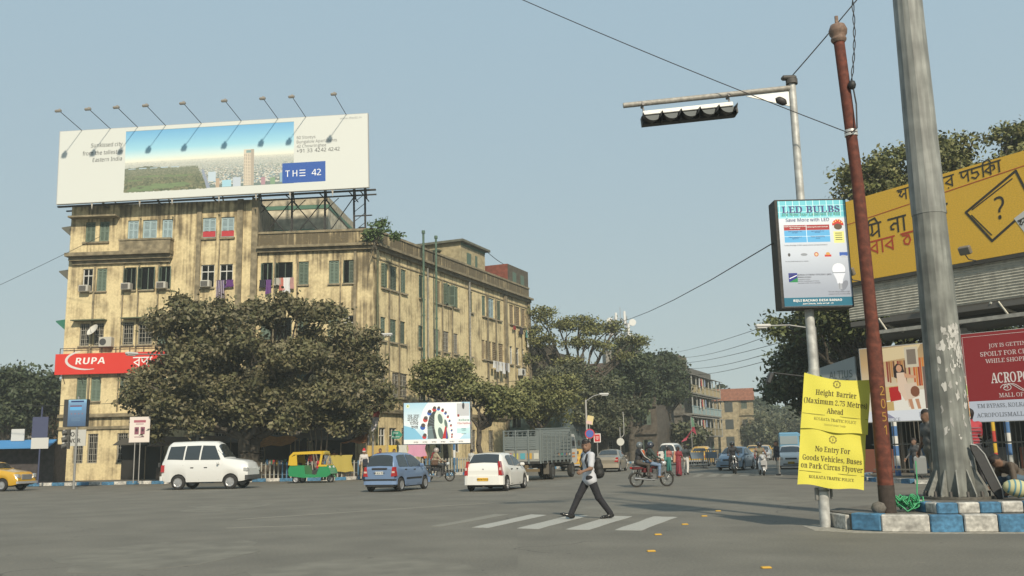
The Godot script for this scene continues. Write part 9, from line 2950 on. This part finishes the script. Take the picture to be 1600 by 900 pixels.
	tree("tree", "brown tinged tree between the left edge tree and the cream block", Vector3(-42.0, 0.16, -90.0), 3.0, 0.4, lobes(Vector3(0.5, 5.4, 0), Vector3(3.2, 2.6, 2.4), 14, 1.6), 12000, 0.42, [Color(0.06, 0.055, 0.035), Color(0.05, 0.06, 0.035), Color(0.075, 0.055, 0.035)], "trees at the left edge", 7, 0.5)
	# far clump at the end of the street
	var fc := ["far dark tree left in the clump at the street's end", "far tall tree at the top of the clump at the street's end", "far bright tree low in the clump at the street's end", "far tree right in the clump, beside the yellow notices", "far low tree in front of the clump at the street's end", "far tree behind the silver mast at the street's end"]
	for k in 6:
		var p: Vector3 = [Vector3(49, 0.1, -205), Vector3(55, 0.1, -212), Vector3(52, 0.1, -190), Vector3(61, 0.1, -205), Vector3(43.5, 0.1, -168), Vector3(64, 0.1, -190)][k]
		var h: float = [9.0, 10.6, 8.0, 9.4, 5.5, 9.0][k]
		tree("tree", fc[k], p, 3.0, 0.5, lobes(Vector3(0, h * 0.72, 0), Vector3(4.4, h * 0.36, 3.5), 18, 2.2), 11000, 0.6, dark if k % 2 else dusty, "far trees at the street's end", 7, 0.6)
	# right: trees over the hoardings
	tree("tree", "feathery green tree rising above the yellow hoarding's left end", Vector3(20.8, 0.1, -50.0), 11.0, 0.3, lobes(Vector3(0.6, 15.4, 0), Vector3(2.8, 1.5, 1.6), 17, 0.95, 0.6), 9000, 0.26, green, "trees behind the footbridge", 7, 0.3)
	tree("tree", "feathery green tree rising above the yellow hoarding right of the thick mast", Vector3(25.4, 0.1, -50.0), 11.5, 0.3, lobes(Vector3(0.4, 16.6, 0), Vector3(4.8, 1.9, 1.6), 24, 1.0, 0.6), 14000, 0.26, green, "trees behind the footbridge", 7, 0.3)
	tree("tree", "leafy bright tree hanging below the light box and the footbridge", Vector3(18.6, 0.1, -49.0), 3.6, 0.35, lobes(Vector3(-1.2, 7.5, 0), Vector3(3.0, 1.5, 1.6), 16, 1.15) + lobes(Vector3(2.6, 7.2, 0), Vector3(2.4, 1.0, 1.6), 9, 1.1), 20000, 0.26, [Color(0.09, 0.105, 0.04), Color(0.11, 0.12, 0.05), Color(0.075, 0.09, 0.035)], "trees behind the footbridge", 7, 0.3)
	tree("tree", "dark shaded tree behind the silver mast above the white hoarding", Vector3(18.8, 0.1, -53.5), 2.5, 0.35, lobes(Vector3(-1.2, 5.3, 0), Vector3(2.9, 2.1, 1.6), 18, 1.25), 17000, 0.3, dark, "trees behind the footbridge", 7, 0.34)
	tree("tree", "dark tree under the footbridge behind the red hoarding", Vector3(25.0, 0.1, -44.5), 2.5, 0.35, lobes(Vector3(0, 5.0, 0), Vector3(4.5, 1.5, 1.6), 18, 1.2), 14000, 0.28, dark, "trees behind the footbridge", 7, 0.34)

# a plain far house: walls with openings, floors marked by ledges
func house(n: String, label: String, at: Vector3, turn: float, w: float, d: float, h: float, floors: int, cols: int, c: Color, o2 := {}) -> Node3D:
	var o := thing(n, label, "building", at, turn)
	var m := mat(c.r, c.g, c.b, 0.9, 0, "blotch", 0.22, {"detail": "runs", "ds": 0.3})
	for f in 2:
		var ww := w if f == 0 else d
		var holes := []
		var nc := cols if f == 0 else maxi(2, int(cols * d / w))
		var fh := h / floors
		for k in floors:
			for i in nc:
				var u := ww * (i + 0.5) / nc
				holes.append([u - 0.5, u + 0.5, k * fh + fh * 0.3, k * fh + fh * 0.75])
		var b := MB.new()
		wall_cells(b, 0, ww, 0, h, holes, 0.2, Vector2(ww, h))
		var t := Transform3D(Basis(), Vector3(-w / 2, 0, 0)) if f == 0 else Transform3D(Basis(UP, -PI / 2), Vector3(-w / 2, 0, -d))
		var wo := put("wall", b.mesh(), m, o, t)
		for i in holes.size(): window(wo, holes[i], 0.16, ["shut", "half", "dark", "bars"][(i * 7 + f) % 4], i % 3)
		var lg := MB.new()
		for k in range(1, floors + 1): lg.bx(-0.05, k * fh - 0.15, 0, ww + 0.05, k * fh, 0.28)
		put("ledge", lg.mesh(), m, wo)
	var rf := MB.new()
	rf.bx(-w / 2, h - 0.02, -d, w / 2, h + 0.1, 0.0).bx(-w / 2, 0, -d - 0.1, w / 2, h, -d).bx(w / 2 - 0.1, 0, -d, w / 2, h, -0.01)
	rf.bx(-w / 2, h + 0.1, -0.2, w / 2, h + 0.9, 0.02).bx(-w / 2 - 0.02, h + 0.1, -d, -w / 2 + 0.2, h + 0.9, -0.21)
	var rc: Color = o2.get("roof", c * 0.6)
	fin("roof", rf, mat(rc.r, rc.g, rc.b, 0.9, 0, "blotch", 0.3), o)
	var core := MB.new()
	core.bx(-w / 2 + 2.5, 0, -d + 1, w / 2 - 1, h - 0.1, -2.5)
	fin("inner_wall", core, mat(0.05, 0.045, 0.04, 0.95), o)
	return o

func build_far():
	# the balconied house and the cream house with the terracotta roof
	var bh := house("balcony_house", "old grey house with washing filled balconies up the street", Vector3(26.0, 0.16, -134), 66.5, 20, 6, 11.3, 4, 8, Color(0.20, 0.18, 0.145), {"roof": Color(0.13, 0.12, 0.10)})
	for k in 3:
		var y := 2.75 + k * 2.8
		var b := MB.new()
		b.bx(-9.6, y, 0, 9.6, y + 0.18, 1.5)
		var bo := fin("balcony", b, mat(0.25, 0.24, 0.21, 0.9, 0, "blotch", 0.4), bh)
		var r := MB.new()
		for i in 49: r.bx(-9.5 + i * 0.39, y + 0.18, 1.4, -9.44 + i * 0.39, y + 1.1, 1.46)
		r.bx(-9.6, y + 1.1, 1.36, 9.6, y + 1.2, 1.5)
		fin("railing", r, [mat(0.22, 0.19, 0.12, 0.8), mat(0.26, 0.36, 0.38, 0.8), mat(0.35, 0.3, 0.18, 0.8)][k], bo)
		var s := MB.new()
		s.prism([Vector2(0, y + 2.9), Vector2(1.8, y + 2.45), Vector2(1.8, y + 2.52), Vector2(0, y + 3.0)], -9.6, 9.6)
		put("awning", s.mesh(), mat(0.2, 0.19, 0.17, 0.9), bo, Transform3D(Basis(Vector3(0, 0, 1), Vector3(0, 1, 0), Vector3(-1, 0, 0)), Vector3.ZERO))
		for i in 8:
			var p := MB.new()
			p.bx(-9.4 + i * 2.65, y + 0.18, 1.36, -9.22 + i * 2.65, y + 2.6, 1.5)
			fin("post", p, mat(0.3, 0.3, 0.27, 0.8), bo)
		cloth_on("washing", ["washing on the lowest balcony of the grey house", "washing on the middle balcony of the grey house", "washing on the top balcony of the grey house"][k], bh.position + Basis(UP, deg_to_rad(66.5)) * Vector3(-4.0, y + 2.2, 1.6), 66.5, [[-1.5, 0.7, 1.2, Color(0.5, 0.5, 0.5)], [-0.5, 0.7, 1.0, Color(0.4, 0.08, 0.07)], [0.4, 0.6, 1.3, Color(0.5, 0.42, 0.3)], [1.8, 0.8, 0.9, Color(0.2, 0.25, 0.35)]])
	var bd := MB.new()
	bd.bx(-9.9, 11.4, -5.9, -4.5, 13.6, -0.2)
	fin("rooftop_store", bd, mat(0.18, 0.13, 0.09, 0.9, 0, "blotch", 0.3), bh)
	var ch := house("cream_house", "cream house with a terracotta parapet beyond the grey balconied house", Vector3(37.6, 0.16, -168), -14, 9.5, 14, 10.2, 3, 3, Color(0.40, 0.33, 0.20), {"roof": Color(0.30, 0.09, 0.05)})
	var tr := MB.new()
	tr.bx(-5.0, 9.3, -0.3, 5.0, 11.4, 0.5).bx(-5.2, 9.0, -0.5, -4.0, 11.4, -13.5)
	fin("terracotta_parapet", tr, mat(0.34, 0.14, 0.085, 0.85, 0, "blotch", 0.4), ch)
	var bay := MB.new()
	bay.bx(-1.2, 0, 0.0, 2.2, 9.0, 0.8)
	fin("bay", bay, mat(0.38, 0.31, 0.19, 0.9, 0, "blotch", 0.3), ch)
	for k in 3:
		var w := MB.new()
		w.bx(-0.2, 1.3 + k * 3.0, 0.8, 1.2, 3.0 + k * 3.0, 0.85)
		fin("bay_window", w, mat(0.05, 0.055, 0.05, 0.4), ch)
	# brick houses behind the trees
	house("brick_house", "red brown house glimpsed behind the open topped tree", Vector3(8.5, 0.16, -112), -23, 12, 12, 10.5, 3, 5, Color(0.26, 0.10, 0.06), {"roof": Color(0.15, 0.11, 0.09)})
	house("low_house", "soot stained low house just beyond the corner block's far end", Vector3(0.6, 0.16, -96), -23, 8, 8, 11.0, 3, 3, Color(0.22, 0.19, 0.13), {"roof": Color(0.10, 0.09, 0.07)})
	house("shop_house", "shuttered shop house behind the tan saloon", Vector3(11.5, 0.16, -106), -23, 9, 8, 6.0, 2, 4, Color(0.17, 0.145, 0.115))
	house("teal_house", "teal painted shop house behind the truck", Vector3(1.4, 0.16, -84), -30, 6, 5, 5.2, 2, 2, Color(0.16, 0.25, 0.24), {"roof": Color(0.1, 0.13, 0.13)})
	house("low_house", "low dark house row behind the trees at the left edge", Vector3(-50, 0.16, -104), 12, 20, 8, 6, 2, 7, Color(0.12, 0.11, 0.09))
	house("far_house", "pale far house behind the far trees at the street's end", Vector3(70, 0.16, -232), -20, 26, 12, 8, 2, 7, Color(0.3, 0.29, 0.25))
	house("low_house", "dark house behind the right hand trees and hoardings", Vector3(36, 0.14, -62), -45, 30, 10, 6.0, 2, 9, Color(0.10, 0.09, 0.075))
	# radio mast
	var tw := thing("radio_mast", "telephone mast with white dishes above the open topped tree", "mast", Vector3(15.2, 12.0, -131))
	var tb := MB.new()
	tb.bx(-2.5, 0, -2.5, 2.5, 2.8, 2.5)
	fin("stair_room", tb, mat(0.28, 0.26, 0.22, 0.9, 0, "blotch", 0.4), tw)
	var t1 := MB.new()
	for s in [[-1, -1], [1, -1], [1, 1], [-1, 1]]: t1.tube(Vector3(s[0] * 0.9, 2.8, s[1] * 0.9), Vector3(s[0] * 0.7, 8.0, s[1] * 0.7), 0.07, 0.06, 5)
	for k in 5:
		for s in 4:
			var a := Vector3([-1, 1, 1, -1][s], 0, [-1, -1, 1, 1][s]) * 0.85
			var b := Vector3([1, 1, -1, -1][s], 0, [-1, 1, 1, -1][s]) * 0.85
			t1.tube(a + UP * (2.8 + k), b + UP * (3.8 + k), 0.035, 0.035, 4)
	t1.tube(Vector3(0, 2.8, 0), Vector3(0, 9.2, 0), 0.05, 0.04, 5)
	fin("lattice", t1, mat(0.35, 0.35, 0.35, 0.6, 0.2), tw)
	for q in [[-1.6, 7.2, 0.45], [1.6, 6.9, 0.5], [1.4, 4.8, 0.4], [-1.4, 5.4, 0.35]]:
		var dd := MB.new()
		dd.tube(Vector3(q[0], q[1], 0.5), Vector3(q[0], q[1], 0.8), q[2], q[2], 14).tube(Vector3(q[0], q[1], 0.5), Vector3(0, q[1] - 0.2, 0), 0.05, 0.05, 4)
		fin("dish", dd, mat(0.6, 0.6, 0.58, 0.6), tw)
	for q in [[0.5, 7.6], [-0.7, 7.4], [1.0, 5.8]]:
		var an := MB.new()
		an.bev(Vector3(q[0], q[1], 0.9), Vector3(0.3, 1.8, 0.2), 0.04)
		fin("panel_antenna", an, mat(0.6, 0.6, 0.58, 0.6), tw)
	# palm
	var pm := thing("palm_tree", "fan palm sticking up behind the terracotta roof", "palm tree", Vector3(38.8, 0.16, -178))
	var p1 := MB.new()
	p1.tube(Vector3.ZERO, Vector3(0.2, 11.2, 0), 0.25, 0.18, 8)
	fin("trunk", p1, mat(0.12, 0.1, 0.08, 0.9), pm)
	for k in 16:
		var a := TAU * k / 16 + rng.randf() * 0.3
		var el := rng.randf_range(-0.5, 1.1)
		var dr := Vector3(cos(a) * cos(el), sin(el), sin(a) * cos(el))
		var p2 := MB.new()
		var c0 := Vector3(0.2, 11.2, 0) + dr * 0.9
		p2.tube(Vector3(0.2, 11.2, 0), c0, 0.03, 0.03, 4)
		var sd := dr.cross(UP).normalized()
		var nn := sd.cross(dr)
		for j in 9:
			var t := (j - 4) * 0.24
			p2.tri(c0, c0 + (dr * cos(t) + sd * sin(t)) * 1.25 + nn * -0.2, c0 + (dr * cos(t + 0.2) + sd * sin(t + 0.2)) * 1.1)
		fin("frond", p2, mat(0.05, 0.075, 0.035, 0.7), pm)

func cable(label: String, a: Vector3, b: Vector3, sag: float, r := 0.012, group := "overhead cables") -> Node3D:
	var o := thing("cable", label, "cable", a, 0, group)
	var pts := []
	for k in 13:
		var t := k / 12.0
		pts.append((b - a) * t - UP * sag * 4 * t * (1 - t))
	var m := MB.new()
	m.path(pts, r, 5)
	fin("strand", m, mat(0.02, 0.02, 0.021, 0.6), o)
	return o

func build_wires():
	var top := Vector3(5.82, 8.98, -18.2)
	cable("black cable running from the silver mast's top up to the right past the red pole", top, Vector3(9.6, 13.4, -17.0), 0.1, 0.013)
	var sp := cable("cable slanting down from the upper left to the red pole's white band", Vector3(-3.0, 13.2, -19.5), Vector3(6.6, 7.52, -17.48), 0.12, 0.01)
	var ins := MB.new()
	ins.ball(Vector3(5.43, 8.28, -17.72) - Vector3(-3.0, 13.2, -19.5), Vector3(0.13, 0.08, 0.08), 8, Basis(Vector3.BACK, -0.5))
	fin("insulator", ins, mat(0.035, 0.03, 0.03, 0.6), sp)
	var tw := thing("cable", "twisted black cable climbing beside the red pole's upper part", "cable", Vector3(6.72, 0.28, -17.55), 0, "overhead cables")
	var t1 := MB.new()
	for s in 2:
		var pts := []
		for k in 40:
			var t := k / 39.0
			pts.append(Vector3(lerpf(0.02, 0.36, t) + 0.02 * cos(t * 40 + s * PI) + 0.05 * sin(t * 6), lerpf(8.2, 11.6, t), 0.1 + 0.02 * sin(t * 40 + s * PI)))
		t1.path(pts, 0.01, 5)
	t1.path([Vector3(0.05, 8.2, 0.1), Vector3(0.08, 7.8, 0.12), Vector3(0.04, 7.3, 0.16), Vector3(-0.08, 7.2, 0.16)], 0.016, 5).ball(Vector3(0.04, 8.2, 0.1), Vector3(0.08, 0.1, 0.08), 8)
	fin("strand", t1, mat(0.02, 0.02, 0.021, 0.6), tw)
	cable("thin cable rising from the open topped tree to the light box", Vector3(6.0, 14.5, -92), Vector3(5.2, 5.5, -18.2), 1.2, 0.012)
	for k in 5: cable(["uppermost thin cable from the grey house to the right hand tree", "second thin cable from the grey house to the right hand tree", "third thin cable from the grey house to the right hand tree", "fourth thin cable from the grey house to the right hand tree", "lowest thin cable from the grey house to the right hand tree"][k], Vector3(23.0, [14.6, 13.8, 13.0, 12.4, 11.4][k], -130), Vector3(15.4, [8.4, 7.9, 7.2, 6.9, 6.5][k], -49), [0.2, 0.5, 0.3, 0.6, 0.5][k], 0.02)
	cable("cable from the corner block's roof down to the red side room", on_side(22.2, 20.2, -2.0), on_side(26.5, 18.7, -0.5), 0.3, 0.03)
	cable("cable crossing before the long side wall above the film hoarding", Vector3(-9.4, 7.2, -61), Vector3(2.2, 8.0, -84), 0.8, 0.02)
	cable("second cable before the long side wall, below the first", Vector3(-9.4, 6.4, -61), Vector3(2.2, 6.8, -84), 0.9, 0.02)
	cable("cable strung before the red shop sign into the big tree", Vector3(-32, 5.0, -57), Vector3(-17, 5.8, -57.5), 0.5, 0.015)
	cable("faint cable rising to the upper left beyond the cream block", Vector3(-60, 10, -80), Vector3(-27, 16, -60), 0.3, 0.015)
